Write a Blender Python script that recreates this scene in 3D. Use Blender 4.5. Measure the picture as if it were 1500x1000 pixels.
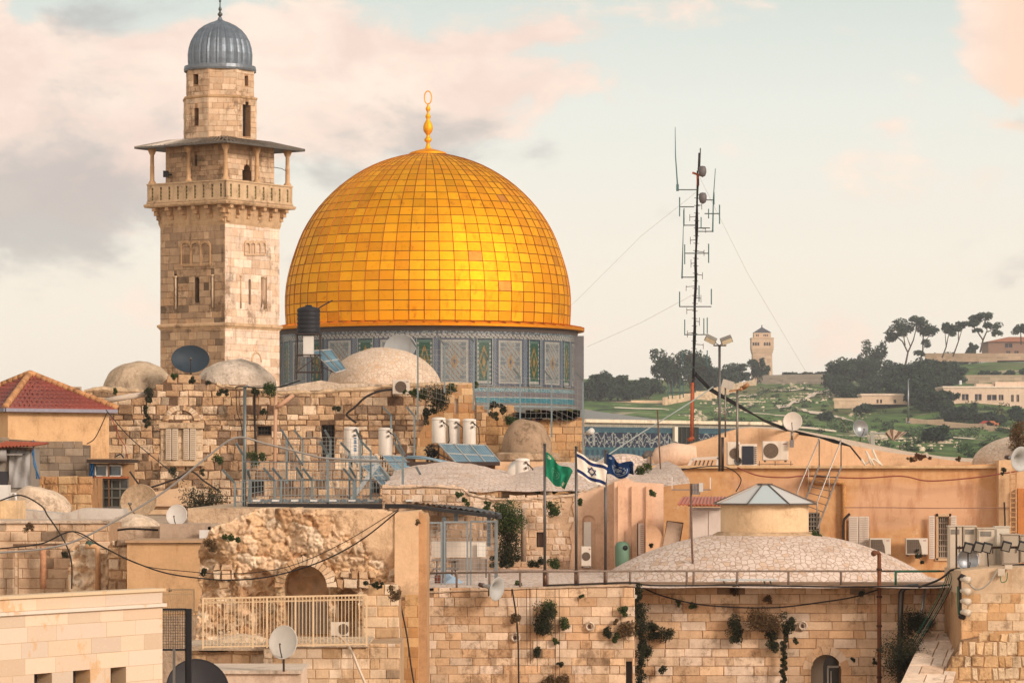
import bpy, math, random
from mathutils import Vector, Matrix, noise
from mathutils.geometry import tessellate_polygon
C = bpy.context.scene
for o in list(bpy.data.objects): bpy.data.objects.remove(o)
# ------------------------------------------------ camera, light, exposure
F = 5000.0; HOR = 690.0; CX = 750.0; CZ = 15.0
cam = bpy.data.cameras.new('camera'); camo = bpy.data.objects.new('camera', cam)
C.collection.objects.link(camo); C.camera = camo
camo.location = (0, 0, CZ); camo.rotation_euler = (math.radians(90), 0, 0)
cam.sensor_width = 36; cam.lens = F * 36 / 1500; cam.shift_y = (HOR - 500) / 1500
cam.clip_start = 1; cam.clip_end = 20000
C.view_settings.view_transform = 'Standard'; C.view_settings.look = 'None'
C.view_settings.exposure = 0.5; C.view_settings.gamma = 1
SUN_EL, SUN_AZ = math.radians(24), math.radians(133)
sd = Vector((math.sin(SUN_AZ) * math.cos(SUN_EL), math.cos(SUN_AZ) * math.cos(SUN_EL), math.sin(SUN_EL)))
sl = bpy.data.lights.new('sun', 'SUN'); sl.energy = 2.2; sl.angle = math.radians(14); sl.color = (1.0, .87, .76)
so = bpy.data.objects.new('sun', sl); C.collection.objects.link(so); so.location = (40, -40, 80)
so.rotation_euler = (-sd).to_track_quat('-Z', 'Y').to_euler()

def lin(c): return tuple(((x / 255 + .055) / 1.055) ** 2.4 if x > 10 else x / 255 / 12.92 for x in c)
def S(r, g, b, k=.78):
    c = lin((r, g, b)); return (c[0] * k, c[1] * k, c[2] * k)

class NT:
    """tiny node-graph helper"""
    def __init__(s, nt): s.nt = nt; nt.nodes.clear()
    def n(s, t, ins=None, **kw):
        nd = s.nt.nodes.new(t)
        for k, v in kw.items(): setattr(nd, k, v)
        for k, v in (ins or {}).items():
            sk = nd.inputs[k]
            if hasattr(v, 'is_output'): s.nt.links.new(v, sk)
            else: sk.default_value = v
        return nd
    def m(s, op, a, b=0.0, c=0.0, clamp=False):
        nd = s.n('ShaderNodeMath', {0: a, 1: b, 2: c}, operation=op); nd.use_clamp = clamp; return nd.outputs[0]
    def mix(s, f, a, b, bt='MIX'):
        nd = s.n('ShaderNodeMix', data_type='RGBA', blend_type=bt)
        for i, v in ((0, f), (6, a), (7, b)):
            if hasattr(v, 'is_output'): s.nt.links.new(v, nd.inputs[i])
            else: nd.inputs[i].default_value = v if i == 0 else (tuple(v) + (1,))[:4]
        return nd.outputs[2]
    def noise(s, vec, scale, detail=4, rough=.55, dist=0):
        return s.n('ShaderNodeTexNoise', {'Vector': vec, 'Scale': scale, 'Detail': detail, 'Roughness': rough, 'Distortion': dist}).outputs[0]
    def ramp(s, f, stops):
        nd = s.n('ShaderNodeValToRGB', {0: f}); cr = nd.color_ramp
        while len(cr.elements) < len(stops): cr.elements.new(.5)
        for e, (p, c) in zip(cr.elements, stops):
            e.position = p; e.color = (tuple(c) + (1,))[:4] if not isinstance(c, (int, float)) else (c, c, c, 1)
        return nd.outputs[0]
    def smooth(s, x, a, b):
        nd = s.n('ShaderNodeMapRange', {0: x, 1: a, 2: b}); nd.interpolation_type = 'SMOOTHERSTEP'; return nd.outputs[0]
    def map(s, vec, sc, loc=(0, 0, 0)):
        return s.n('ShaderNodeMapping', {'Vector': vec, 'Scale': sc, 'Location': loc}).outputs[0]

# ------------------------------------------------ sky (world): clear evening sky with cumulus lit from the west
W = bpy.data.worlds.new('World'); C.world = W; W.use_nodes = True
g = NT(W.node_tree)
sky = g.n('ShaderNodeTexSky', sky_type='NISHITA', sun_disc=False, sun_elevation=SUN_EL, sun_rotation=SUN_AZ)
tc = g.n('ShaderNodeTexCoord'); sep = g.n('ShaderNodeSeparateXYZ', {0: tc.outputs['Generated']})
dx, dy, dz = sep.outputs
base = g.ramp(g.m('MULTIPLY_ADD', dz, .5, .5), [(.0, lin((150, 120, 92))), (.49, lin((205, 178, 150))), (.502, lin((252, 237, 217))), (.53, lin((240, 230, 214))), (.553, lin((226, 226, 216))), (.572, lin((202, 211, 203))), (.7, lin((205, 205, 198))), (1, lin((170, 168, 165)))])
# western glow behind the viewer
west = g.smooth(dy, .25, -.8); low = g.smooth(dz, .75, -.05)
glow = g.m('MULTIPLY', west, low)
base = g.mix(glow, base, (2.6, 2.18, 1.86))
# clouds: warped noise, denser to the left (north)
def at_dir(px, py): return ((px - CX) / F, (HOR - py) / F)
def blob(px, py, wx, wy):
    x, z = at_dir(px, py)
    a = g.m('DIVIDE', g.m('SUBTRACT', dx, x), wx / F); b = g.m('DIVIDE', g.m('SUBTRACT', dz, z), wy / F)
    r = g.m('ADD', g.m('MULTIPLY', a, a), g.m('MULTIPLY', b, b))
    return g.m('EXPONENT', g.m('MULTIPLY', r, -1.0))
def addm(*l):
    r = l[0]
    for x in l[1:]: r = g.m('ADD', r, x)
    return r
wv = g.map(tc.outputs['Generated'], (1, 1, 1.9))
n1 = g.noise(wv, 16, 7, .56, .35); n2 = g.noise(g.map(wv, (1, 1, 1), (3.1, 1.2, 4.4)), 34, 6, .6, .3)
n1c = g.m('SUBTRACT', n1, .5)
fld = addm(blob(80, 130, 330, 105), g.m('MULTIPLY', blob(420, 130, 300, 105), 1.0), g.m('MULTIPLY', blob(700, 140, 130, 80), .55), g.m('MULTIPLY', blob(860, 30, 190, 55), .4), g.m('MULTIPLY', blob(1475, 80, 70, 110), .95),
           g.m('MULTIPLY', blob(1290, 190, 40, 18), .3), g.m('MULTIPLY', blob(1100, 100, 50, 30), .35), g.m('MULTIPLY', blob(60, 250, 240, 130), .8), g.m('MULTIPLY', g.smooth(west, 0, 1), .35))
cl = g.smooth(addm(fld, g.m('MULTIPLY', n1c, 2.6), g.m('MULTIPLY', g.m('SUBTRACT', n2, .5), 1.2)), .2, .7)
peach = g.ramp(n2, [(.35, lin((238, 206, 190))), (.62, lin((255, 228, 208)))])
peach = g.mix(g.smooth(dx, .125, .15), peach, lin((250, 208, 178)))
c1 = g.mix(g.m('MULTIPLY', cl, .86), base, peach)
gf = addm(blob(20, 270, 230, 120), g.m('MULTIPLY', blob(250, 330, 150, 90), .45), g.m('MULTIPLY', blob(600, 190, 220, 80), .5))
gcl = g.smooth(addm(gf, g.m('MULTIPLY', n1c, -2.2), g.m('MULTIPLY', g.m('SUBTRACT', n2, .5), 1.2)), .2, .85)
c2 = g.mix(g.m('MULTIPLY', gcl, .75), c1, lin((172, 166, 164)))
nish = g.mix(1.0, sky.outputs[0], (.07, .07, .07), 'MULTIPLY')
c3 = g.mix(.12, c2, nish)
bg = g.n('ShaderNodeBackground', {'Color': c3, 'Strength': .89})
g.nt.links.new(bg.outputs[0], g.n('ShaderNodeOutputWorld').inputs[0])

# ------------------------------------------------ geometry helpers
def P(px, py, D): return Vector(((px - CX) * D / F, D, CZ + (HOR - py) * D / F))
def PX(px, D): return (px - CX) * D / F
def PZ(py, D): return CZ + (HOR - py) * D / F

class Pl:
    """a vertical plane through pixel column px0 at distance D0, heading ang degrees"""
    def __init__(s, px0, D0, ang=0):
        a = math.radians(ang); s.O = Vector((PX(px0, D0), D0, 0)); s.U = Vector((math.cos(a), math.sin(a), 0)); s.N = Vector((math.sin(a), -math.cos(a), 0))
    def uv(s, px, py):
        rx = (px - CX) / F; u = (rx * s.O.y - s.O.x) / (s.U.x - rx * s.U.y); t = s.O.y + u * s.U.y
        return (u, CZ + (HOR - py) / F * t)
    def pt(s, u, z, off=0.0): return Vector((s.O.x + u * s.U.x + s.N.x * off, s.O.y + u * s.U.y + s.N.y * off, z))
    def at(s, px, py, off=0.0): u, z = s.uv(px, py); return s.pt(u, z, off)
    def uvs(s, pts): return [s.uv(*p) for p in pts]
    def shift(s, off):
        q = Pl.__new__(Pl); q.O = s.O + s.N * off; q.U = s.U; q.N = s.N; return q

MATS = {}
class MB:
    def __init__(s, mat='plain', col=(1, 1, 1), smooth=False):
        s.v = []; s.f = []; s.m = []; s.c = []; s.s = []; s.mat = mat; s.col = col; s.smooth = smooth
    def add(s, vs, fs, mat=None, col=None, smooth=None):
        b = len(s.v); s.v.extend([tuple(x) for x in vs]); mat = mat or s.mat; col = col or s.col; smooth = s.smooth if smooth is None else smooth
        for f in fs:
            s.f.append([b + i for i in f]); s.m.append(mat); s.c.append(col); s.s.append(smooth)
        return s
    def quad(s, a, b, c, d, **k): return s.add([a, b, c, d], [(0, 1, 2, 3)], **k)
    def box(s, x0, x1, y0, y1, z0, z1, **k):
        return s.add([(x0, y0, z0), (x1, y0, z0), (x1, y1, z0), (x0, y1, z0), (x0, y0, z1), (x1, y0, z1), (x1, y1, z1), (x0, y1, z1)],
                     [(0, 3, 2, 1), (4, 5, 6, 7), (0, 1, 5, 4), (1, 2, 6, 5), (2, 3, 7, 6), (3, 0, 4, 7)], **k)
    def bbox(s, x0, x1, y0, y1, z0, z1, b=.01, **k):
        """box with chamfered edges"""
        q = []
        for z, i in ((z0, b), (z0 + b, 0), (z1 - b, 0), (z1, b)):
            q += [(x0 + i, y0 + b, z), (x0 + b, y0 + i, z), (x1 - b, y0 + i, z), (x1 - i, y0 + b, z), (x1 - i, y1 - b, z), (x1 - b, y1 - i, z), (x0 + b, y1 - i, z), (x0 + i, y1 - b, z)]
        fs = [tuple(range(7, -1, -1)), tuple(range(24, 32))]
        for r in range(3):
            for j in range(8): fs.append((r * 8 + j, r * 8 + (j + 1) % 8, r * 8 + 8 + (j + 1) % 8, r * 8 + 8 + j))
        return s.add(q, fs, **k)
    def pbox(s, pl, px0, px1, py0, py1, o0, o1, **k):
        """box on a plane given by photo extents; o0,o1 = offsets toward viewer"""
        (u0, z1), (u1, z0) = pl.uv(px0, py0), pl.uv(px1, py1)
        return s.ubox(pl, u0, u1, z0, z1, o0, o1, **k)
    def ubox(s, pl, u0, u1, z0, z1, o0, o1, **k):
        vs = [pl.pt(u, z, o) for z in (z0, z1) for (u, o) in ((u0, o1), (u1, o1), (u1, o0), (u0, o0))]
        return s.add(vs, [(0, 3, 2, 1), (4, 5, 6, 7), (0, 1, 5, 4), (1, 2, 6, 5), (2, 3, 7, 6), (3, 0, 4, 7)], **k)
    def tube(s, pts, r, n=6, cap=True, **k):
        pts = [Vector(p) for p in pts]; N = len(pts); rs = r if isinstance(r, (list, tuple)) else [r] * N
        vs = []; prev = None
        for i, p in enumerate(pts):
            t = (pts[min(i + 1, N - 1)] - pts[max(i - 1, 0)])
            if t.length < 1e-9: t = Vector((0, 0, 1))
            t.normalize()
            if prev is None:
                a = Vector((0, 0, 1)) if abs(t.z) < .9 else Vector((1, 0, 0)); u = t.cross(a).normalized()
            else:
                u = (prev - t * prev.dot(t))
                u = u.normalized() if u.length > 1e-6 else t.orthogonal().normalized()
            prev = u; w = t.cross(u)
            for j in range(n):
                a = 2 * math.pi * j / n; vs.append(p + (u * math.cos(a) + w * math.sin(a)) * rs[i])
        fs = [(i * n + j, i * n + (j + 1) % n, (i + 1) * n + (j + 1) % n, (i + 1) * n + j) for i in range(N - 1) for j in range(n)]
        if cap: fs += [tuple(range(n - 1, -1, -1)), tuple(range((N - 1) * n, N * n))]
        k.setdefault('smooth', n > 5)
        return s.add(vs, fs, **k)
    def bar(s, a, b, w, d=None, **k):
        """square bar between points"""
        a = Vector(a); b = Vector(b); t = (b - a).normalized(); d = d or w
        up = Vector((0, 1, 0)) if abs(t.y) < .9 else Vector((0, 0, 1)); u = t.cross(up).normalized(); q = t.cross(u)
        vs = [p + u * (i * w / 2) + q * (j * d / 2) for p in (a, b) for (i, j) in ((-1, -1), (1, -1), (1, 1), (-1, 1))]
        return s.add(vs, [(0, 3, 2, 1), (4, 5, 6, 7), (0, 1, 5, 4), (1, 2, 6, 5), (2, 3, 7, 6), (3, 0, 4, 7)], smooth=False, **k)
    def lathe(s, prof, n, c, a0=0, a1=2 * math.pi, sx=1, sy=1, **k):
        full = abs(a1 - a0 - 2 * math.pi) < 1e-6; m = n if full else n + 1; vs = []
        for (r, z) in prof:
            for j in range(m):
                a = a0 + (a1 - a0) * j / n; vs.append((c[0] + r * sx * math.cos(a), c[1] + r * sy * math.sin(a), c[2] + z))
        fs = [(i * m + j, i * m + (j + 1) % m, (i + 1) * m + (j + 1) % m, (i + 1) * m + j) for i in range(len(prof) - 1) for j in range(n)]
        k.setdefault('smooth', True)
        return s.add(vs, fs, **k)
    def panel(s, pl, poly, holes=(), thick=.3, back=True, base=0.0, **k):
        """poly in (u,z); holes = [(poly_uv, reveal)]: recessed openings; thick = depth behind the face"""
        pls = [[Vector((u, z, 0)) for u, z in poly]] + [[Vector((u, z, 0)) for u, z in h[0]] for h in holes]
        fl = [p for q in pls for p in q]
        tr = tessellate_polygon(pls)
        s.add([pl.pt(p.x, p.y, base) for p in fl], tr, **k)
        n = len(poly); vs = [pl.pt(u, z, base) for u, z in poly] + [pl.pt(u, z, -thick) for u, z in poly]
        s.add(vs, [(i, (i + 1) % n, n + (i + 1) % n, n + i) for i in range(n)], **k)
        if back: s.add([pl.pt(u, z, -thick) for u, z in poly], tessellate_polygon(pls[:1]), **k)
        for h in holes:
            hp, rv = h[0], h[1]; n = len(hp); vs = [pl.pt(u, z, base) for u, z in hp] + [pl.pt(u, z, -rv) for u, z in hp]
            s.add(vs, [(i, (i + 1) % n, n + (i + 1) % n, n + i) for i in range(n)], **k)
            kk = dict(k)
            if len(h) > 2: kk['mat'] = h[2]; kk['col'] = S(44, 38, 36) if h[2] == 'dark' else S(206, 184, 160)
            s.add([pl.pt(u, z, -rv) for u, z in hp], tessellate_polygon([[Vector((u, z, 0)) for u, z in hp]]), **kk)
        return s
    def build(s, name, parent=None, label=None, cat=None, group=None, kind=None, origin=None):
        me = bpy.data.meshes.new(name); mats = []
        for m in s.m:
            if m not in mats: mats.append(m)
        if parent is not None:
            r = parent
            while r.parent: r = r.parent
            inv = r.matrix_basis.inverted(); vs = [inv @ Vector(v) for v in s.v]
        else:
            if origin is None:
                xs = [v[0] for v in s.v]; ys = [v[1] for v in s.v]
                origin = ((min(xs) + max(xs)) / 2, (min(ys) + max(ys)) / 2, min(v[2] for v in s.v))
            vs = [(v[0] - origin[0], v[1] - origin[1], v[2] - origin[2]) for v in s.v]
        me.from_pydata([tuple(v) for v in vs], [], s.f)
        for m in mats: me.materials.append(MATS[m])
        ix = {m: i for i, m in enumerate(mats)}
        me.polygons.foreach_set('material_index', [ix[m] for m in s.m])
        me.polygons.foreach_set('use_smooth', s.s)
        at = me.attributes.new('Col', 'FLOAT_COLOR', 'FACE')
        fl = []
        for c in s.c: fl.extend((c[0], c[1], c[2], 1))
        at.data.foreach_set('color', fl)
        me.update()
        o = bpy.data.objects.new(name, me); C.collection.objects.link(o)
        if parent is not None: o.parent = parent
        else: o.location = origin
        tagp(o, label, cat, group, kind)
        return o

def tagp(o, label=None, cat=None, group=None, kind=None):
    if label: o['label'] = label
    if cat: o['category'] = cat
    if group: o['group'] = group
    if kind: o['kind'] = kind
    return o
def root(name, loc, label, cat, group=None, rz=0):
    o = bpy.data.objects.new(name, None); C.collection.objects.link(o); o.location = loc; o.rotation_euler = (0, 0, rz)
    o.empty_display_size = .2
    o.matrix_basis = Matrix.Translation(Vector(loc)) @ Matrix.Rotation(rz, 4, 'Z')
    return tagp(o, label, cat, group)
def copy_tree(o, parent=None):
    c = o.copy(); C.collection.objects.link(c); c.parent = parent
    for ch in list(o.children):
        if ch.name in C.collection.objects: copy_tree(ch, c)
    return c
def dup(o, loc, rz=None, label=None, group=None, scale=None):
    c = copy_tree(o); c.location = loc
    if rz is not None: c.rotation_euler = (0, 0, rz)
    if scale: c.scale = scale if isinstance(scale, tuple) else (scale,) * 3
    if label: c['label'] = label
    if group: c['group'] = group
    return c

# ------------------------------------------------ materials
def new_mat(name):
    m = bpy.data.materials.new(name); m.use_nodes = True; MATS[name] = m; return m, NT(m.node_tree)
def finish(g, col, rough=.85, metal=0.0, bump=None, bstr=.4, bdist=.02, spec=.3, extra=None):
    ins = {'Base Color': col, 'Roughness': rough, 'Metallic': metal}
    b = g.n('ShaderNodeBsdfPrincipled', ins); b.inputs['Specular IOR Level'].default_value = spec
    if extra:
        for k, v in extra.items(): b.inputs[k].default_value = v
    if bump is not None:
        bn = g.n('ShaderNodeBump', {'Height': bump, 'Strength': bstr, 'Distance': bdist}); g.nt.links.new(bn.outputs[0], b.inputs['Normal'])
    g.nt.links.new(b.outputs[0], g.n('ShaderNodeOutputMaterial').inputs[0])
def posn(g): return g.n('ShaderNodeNewGeometry').outputs['Position']
def attr(g): return g.n('ShaderNodeAttribute', attribute_name='Col').outputs['Color']
def noisy(name, rough=.9, grime=0, gs=1.6, amt=.28, scale=3.0, stain=.35, staincol=(.36, .31, .26), fine=26, bstr=.5, bdist=.03, metal=0, spec=.25, streak=.25, stscale=.5):
    """attribute colour broken up by weathering: blotches, fine grain, vertical run-off streaks"""
    m, g = new_mat(name); p = posn(g); a = attr(g)
    n1 = g.noise(p, scale, 6, .62); n2 = g.noise(p, fine, 4, .7)
    st = g.noise(g.map(p, (2.2, 2.2, streak)), stscale * 3, 6, .68)
    v = g.m('MULTIPLY_ADD', g.m('SUBTRACT', n1, .5), amt * 2.4, 1.0); v = g.m('MULTIPLY_ADD', g.m('SUBTRACT', n2, .5), amt * 1.6, v)
    c = g.mix(1.0, a, g.n('ShaderNodeCombineColor', {0: v, 1: g.m('MULTIPLY_ADD', v, 1.08, -.08), 2: g.m('MULTIPLY_ADD', v, 1.2, -.2)}).outputs[0], 'MULTIPLY')
    if stain:
        f = g.m('MULTIPLY', g.smooth(st, .5, .74), stain)
        c = g.mix(f, c, g.mix(1.0, c, staincol, 'MULTIPLY'))
    if grime:
        n4 = g.noise(g.map(p, (1, 1, .8)), gs, 9, .82); n5 = g.noise(p, gs * .3, 3, .5)
        f = g.m('MULTIPLY', g.smooth(g.m('MULTIPLY_ADD', n5, .5, n4), .76, .92), grime); c = g.mix(f, c, g.mix(1.0, c, (.36, .32, .28), 'MULTIPLY'))
        f2 = g.m('MULTIPLY', g.smooth(n4, .46, .36), grime * .4); c = g.mix(f2, c, g.mix(1.0, c, (1.22, 1.24, 1.28), 'MULTIPLY'))
    finish(g, c, rough, metal, g.m('ADD', n2, g.m('MULTIPLY', n1, 1.5)), bstr, bdist, spec)
noisy('plain', rough=.7, amt=.12, stain=.3, bstr=.15)
noisy('stone', grime=.75, gs=1.9, amt=.26, scale=2.6, stain=.45, fine=20)
noisy('rubble', grime=.9, gs=2.4, amt=.32, scale=3.6, stain=.6, fine=14, bstr=.9, bdist=.05)
noisy('oldstone', grime=.7, gs=2.8, amt=.32, scale=1.6, stain=.45, fine=9, bdist=.06)
noisy('plaster', grime=.35, gs=1.2, amt=.2, scale=1.1, stain=.5, staincol=(.62, .45, .32), fine=12, bstr=.25, streak=.35)
noisy('farstone', amt=.2, scale=.15, stain=.3, fine=1.2, bstr=.2, bdist=.2)
noisy('paint', rough=.55, amt=.1, stain=.35, staincol=(.6, .45, .32), fine=30, bstr=.08, spec=.4)
noisy('rust', rough=.8, amt=.5, scale=7, stain=.5, staincol=(.4, .22, .12))
noisy('bark', amt=.3, scale=8, stain=.2)
noisy('lead', rough=.42, amt=.4, scale=2.5, stain=.5, staincol=(.5, .45, .42), fine=9, metal=.45, spec=.5, streak=.18, stscale=1.2, bstr=.2)
noisy('tile', rough=.35, amt=.25, scale=1.3, stain=.4, staincol=(.5, .45, .4), fine=7, bstr=.1, spec=.5)
noisy('steel', rough=.45, amt=.2, scale=6, stain=.3, metal=.7, fine=40, bstr=.06, spec=.5)
noisy('cable', rough=.6, amt=.1, stain=0, bstr=0)
noisy('cloth', rough=.9, amt=.12, scale=5, stain=.1, bstr=.1)
noisy('dark', rough=.6, amt=.1, stain=.2, bstr=.05)

m, g = new_mat('sawn'); p = posn(g); a = attr(g); n1 = g.noise(p, 2.2, 6, .7); n2 = g.noise(p, 22, 5, .7); n3 = g.noise(p, .7, 3, .5)
c = g.mix(g.m('MULTIPLY', g.smooth(g.m('MULTIPLY_ADD', n3, .5, n1), .8, .92), .6), a, S(226, 172, 112)); c = g.mix(g.m('MULTIPLY', g.smooth(n2, .55, .75), .3), c, S(222, 178, 130)); c = g.mix(g.m('MULTIPLY', g.smooth(n2, .45, .3), .4), c, S(246, 228, 208))
finish(g, c, .85, 0, n2, .25, .01, .2)
# gold sheets
m, g = new_mat('gold'); p = posn(g); a = attr(g)
n1 = g.noise(p, .8, 5, .6); n2 = g.noise(p, 3.0, 5, .65)
st = g.smooth(g.noise(g.map(p, (1.6, 1.6, .7)), .9, 6, .7), .52, .75)
c = g.mix(g.m('MULTIPLY', st, .75), a, g.mix(1.0, a, (.62, .46, .4), 'MULTIPLY'))
c = g.mix(g.m('MULTIPLY', g.smooth(g.noise(g.map(p, (1, 1, 1.8)), 1.7, 8, .78), .55, .68), .5), c, g.mix(1.0, a, (.6, .45, .42), 'MULTIPLY'))
c = g.mix(g.m('MULTIPLY', g.smooth(n2, .5, .8), .35), c, g.mix(1.0, a, (1.1, .95, .8), 'MULTIPLY'))
finish(g, c, g.m('MULTIPLY_ADD', n2, .3, .5), .88, g.m('ADD', n2, n1), .22, .05, .5)
# glass / panes
m, g = new_mat('pane'); finish(g, g.mix(1.0, attr(g), (1, 1, 1), 'MULTIPLY'), .12, .0, spec=.7)
m, g = new_mat('solar'); p = posn(g); n2 = g.noise(p, 2, 3, .5)
finish(g, g.mix(g.m('MULTIPLY', n2, .6), attr(g), (.35, .5, .55)), .16, .25, spec=.8)
# foliage
m, g = new_mat('leaf'); a = attr(g)
d1 = g.n('ShaderNodeBsdfPrincipled', {'Base Color': a, 'Roughness': .6}); d1.inputs['Specular IOR Level'].default_value = .25
t1 = g.n('ShaderNodeBsdfTranslucent', {'Color': g.mix(1.0, a, (1.2, 1.25, .6), 'MULTIPLY')})
ms = g.n('ShaderNodeMixShader', {0: .25, 1: d1.outputs[0], 2: t1.outputs[0]}); g.nt.links.new(ms.outputs[0], g.n('ShaderNodeOutputMaterial').inputs[0])
# cobbled roofs: flat pale stones set in cement
def cobble(name, scale, ca, cb, cm, mort=.055, zs=1.0):
    m, g = new_mat(name); p = g.map(posn(g), (1, .62, zs)); w = g.noise(p, scale * .45, 3, .5)
    pv = g.n('ShaderNodeVectorMath', {0: p, 1: g.n('ShaderNodeTexNoise', {'Vector': p, 'Scale': scale * .5}).outputs['Color']}, operation='MULTIPLY_ADD')
    pv.inputs[1].default_value = (1, 1, 1)
    g.nt.links.new(p, pv.inputs[0])
    nz = g.n('ShaderNodeTexNoise', {'Vector': p, 'Scale': scale * .6}); sc = g.n('ShaderNodeVectorMath', {0: nz.outputs['Color']}, operation='SCALE'); sc.inputs['Scale'].default_value = .55 / scale
    ad = g.n('ShaderNodeVectorMath', {0: p, 1: sc.outputs[0]}, operation='ADD').outputs[0]
    v1 = g.n('ShaderNodeTexVoronoi', {'Vector': ad, 'Scale': scale, 'Randomness': .8}, feature='DISTANCE_TO_EDGE')
    v2 = g.n('ShaderNodeTexVoronoi', {'Vector': ad, 'Scale': scale, 'Randomness': .8}, feature='F1')
    rs = g.n('ShaderNodeSeparateColor', {0: v2.outputs['Color']}).outputs
    c = g.mix(rs[0], ca, cb); c = g.mix(g.m('MULTIPLY', g.smooth(rs[1], .8, 1.0), .55), c, S(230, 184, 140))
    n2 = g.noise(posn(g), 9, 5, .65); n3 = g.noise(posn(g), .9, 5, .65)
    c = g.mix(g.m('MULTIPLY', g.smooth(n3, .48, .75), .45), c, g.mix(1.0, c, (.62, .52, .42), 'MULTIPLY'))
    edge = g.smooth(g.m('MULTIPLY_ADD', g.m('SUBTRACT', n2, .5), .06, v1.outputs[0]), mort * .35, mort * 1.5)
    c = g.mix(edge, cm, c)
    c = g.mix(g.m('MULTIPLY', g.smooth(g.noise(posn(g), 2.2, 8, .8), .54, .72), .5), c, g.mix(1.0, c, (.5, .44, .4), 'MULTIPLY'))
    c = g.mix(g.m('MULTIPLY', n2, .3), c, g.mix(1.0, c, (.7, .66, .6), 'MULTIPLY'))
    finish(g, c, .9, 0, g.m('ADD', g.m('MULTIPLY', edge, .8), g.m('MULTIPLY', n2, .5)), .6, .03, .2)
cobble('cobble', 6.0, S(250, 228, 212), S(236, 212, 194), S(204, 174, 152), .06)
cobble('cobble_small', 6.5, S(244, 220, 196), S(232, 206, 180), S(214, 186, 158), .05)
# cement-rendered old domes
noisy('cement', grime=.6, gs=2.4, amt=.45, scale=1.8, stain=.6, staincol=(.45, .38, .32), fine=8, bdist=.07, bstr=.8)

# ------------------------------------------------ masonry: every block is its own raised, chamfered stone
def scan(poly, v):
    xs = []
    n = len(poly)
    for i in range(n):
        (x0, y0), (x1, y1) = poly[i], poly[(i + 1) % n]
        if (y0 <= v) != (y1 <= v): xs.append(x0 + (v - y0) * (x1 - x0) / (y1 - y0))
    xs.sort(); return [(xs[i], xs[i + 1]) for i in range(0, len(xs) - 1, 2)]
def subtract(iv, hs):
    for (a, b) in hs:
        out = []
        for (p, q) in iv:
            if b <= p or a >= q: out.append((p, q)); continue
            if a > p: out.append((p, a))
            if b < q: out.append((b, q))
        iv = out
    return iv
PAL = {
 'front': [S(228, 196, 160), S(220, 182, 142), S(234, 208, 178), S(212, 170, 128), S(236, 206, 172), S(226, 190, 150), S(220, 188, 154), S(228, 186, 142), S(238, 214, 188)],
 'rubble': [S(232, 200, 162), S(216, 180, 140), S(194, 160, 124), S(236, 210, 176), S(220, 184, 142), S(160, 134, 108), S(228, 194, 152), S(242, 216, 182), S(204, 166, 126)],
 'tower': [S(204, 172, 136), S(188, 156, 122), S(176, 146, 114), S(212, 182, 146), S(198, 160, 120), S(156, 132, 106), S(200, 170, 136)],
 'towerlight': [S(242, 218, 192), S(238, 212, 184), S(236, 208, 180), S(244, 222, 198), S(232, 200, 168)],  # pale stone; on the minaret it puts the sunlit side into the colour
 'modern': [S(236, 210, 180), S(232, 204, 172), S(226, 204, 180), S(238, 212, 184), S(230, 194, 156), S(234, 206, 176), S(222, 204, 186)],
 'block': [S(150, 132, 112), S(164, 144, 122), S(138, 120, 102), S(172, 152, 128), S(156, 134, 110)],
 'beige': [S(226, 196, 162), S(216, 184, 150), S(230, 204, 172), S(208, 174, 138)],
}
def stones(mb, pl, poly, holes, ch, bw, rnd, pal, d=.03, gap=.012, jit=0.0, mat=None, off=0.0, drop=0.0, chv=.15, bev=None, dark=0.0):
    v = min(p[1] for p in poly); vmax = max(p[1] for p in poly); pal = PAL[pal] if isinstance(pal, str) else pal
    bev = bev if bev is not None else min(d * .7, ch * .12)
    while v < vmax - ch * .2:
        h = ch * rnd.uniform(1 - chv, 1 + chv); vm = v + h / 2
        if v + h > vmax: h = vmax - v; vm = v + h / 2
        iv = scan(poly, vm)
        for hp in holes:
            hs = scan(hp, vm) or scan(hp, v + h * .1) or scan(hp, v + h * .9); iv = subtract(iv, hs)
        for (a, b) in iv:
            x = a - rnd.random() * bw * .5
            while x < b:
                w = bw * rnd.uniform(.55, 1.55); x0, x1 = max(x, a), min(x + w, b); x += w
                if x1 - x0 < gap * 3: continue
                if rnd.random() < drop: continue
                j = lambda: rnd.uniform(-jit, jit)
                dd = d * rnd.uniform(.4, 1.3); g2 = gap / 2
                lo = [(x0 + g2 + j(), v + g2 + j()), (x1 - g2 + j(), v + g2 + j()), (x1 - g2 + j(), v + h - g2 + j()), (x0 + g2 + j(), v + h - g2 + j())]
                cx = (lo[0][0] + lo[1][0] + lo[2][0] + lo[3][0]) / 4; cz = (lo[0][1] + lo[2][1] + lo[1][1] + lo[3][1]) / 4
                hi = []
                for (px, pz) in lo:
                    hi.append((px + (bev if px < cx else -bev), pz + (bev if pz < cz else -bev)))
                c = rnd.choice(pal); k = rnd.uniform(.85, 1.1)
                if dark and rnd.random() < dark: k *= rnd.uniform(.35, .65)
                c = (c[0] * k, c[1] * k, c[2] * k)
                vs = [pl.pt(p, q, off + .001) for p, q in lo] + [pl.pt(p, q, off + dd * rnd.uniform(.75, 1.2)) for p, q in hi]
                mb.add(vs, [(4, 5, 6, 7), (0, 1, 5, 4), (1, 2, 6, 5), (2, 3, 7, 6), (3, 0, 4, 7)], col=c, mat=mat)
        v += h
def clipz(poly, z0):
    out = []
    for i in range(len(poly)):
        a, b = poly[i], poly[(i + 1) % len(poly)]
        if a[1] >= z0: out.append(a)
        if (a[1] >= z0) != (b[1] >= z0):
            t = (z0 - a[1]) / (b[1] - a[1]); out.append((a[0] + (b[0] - a[0]) * t, z0))
    return out
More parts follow.
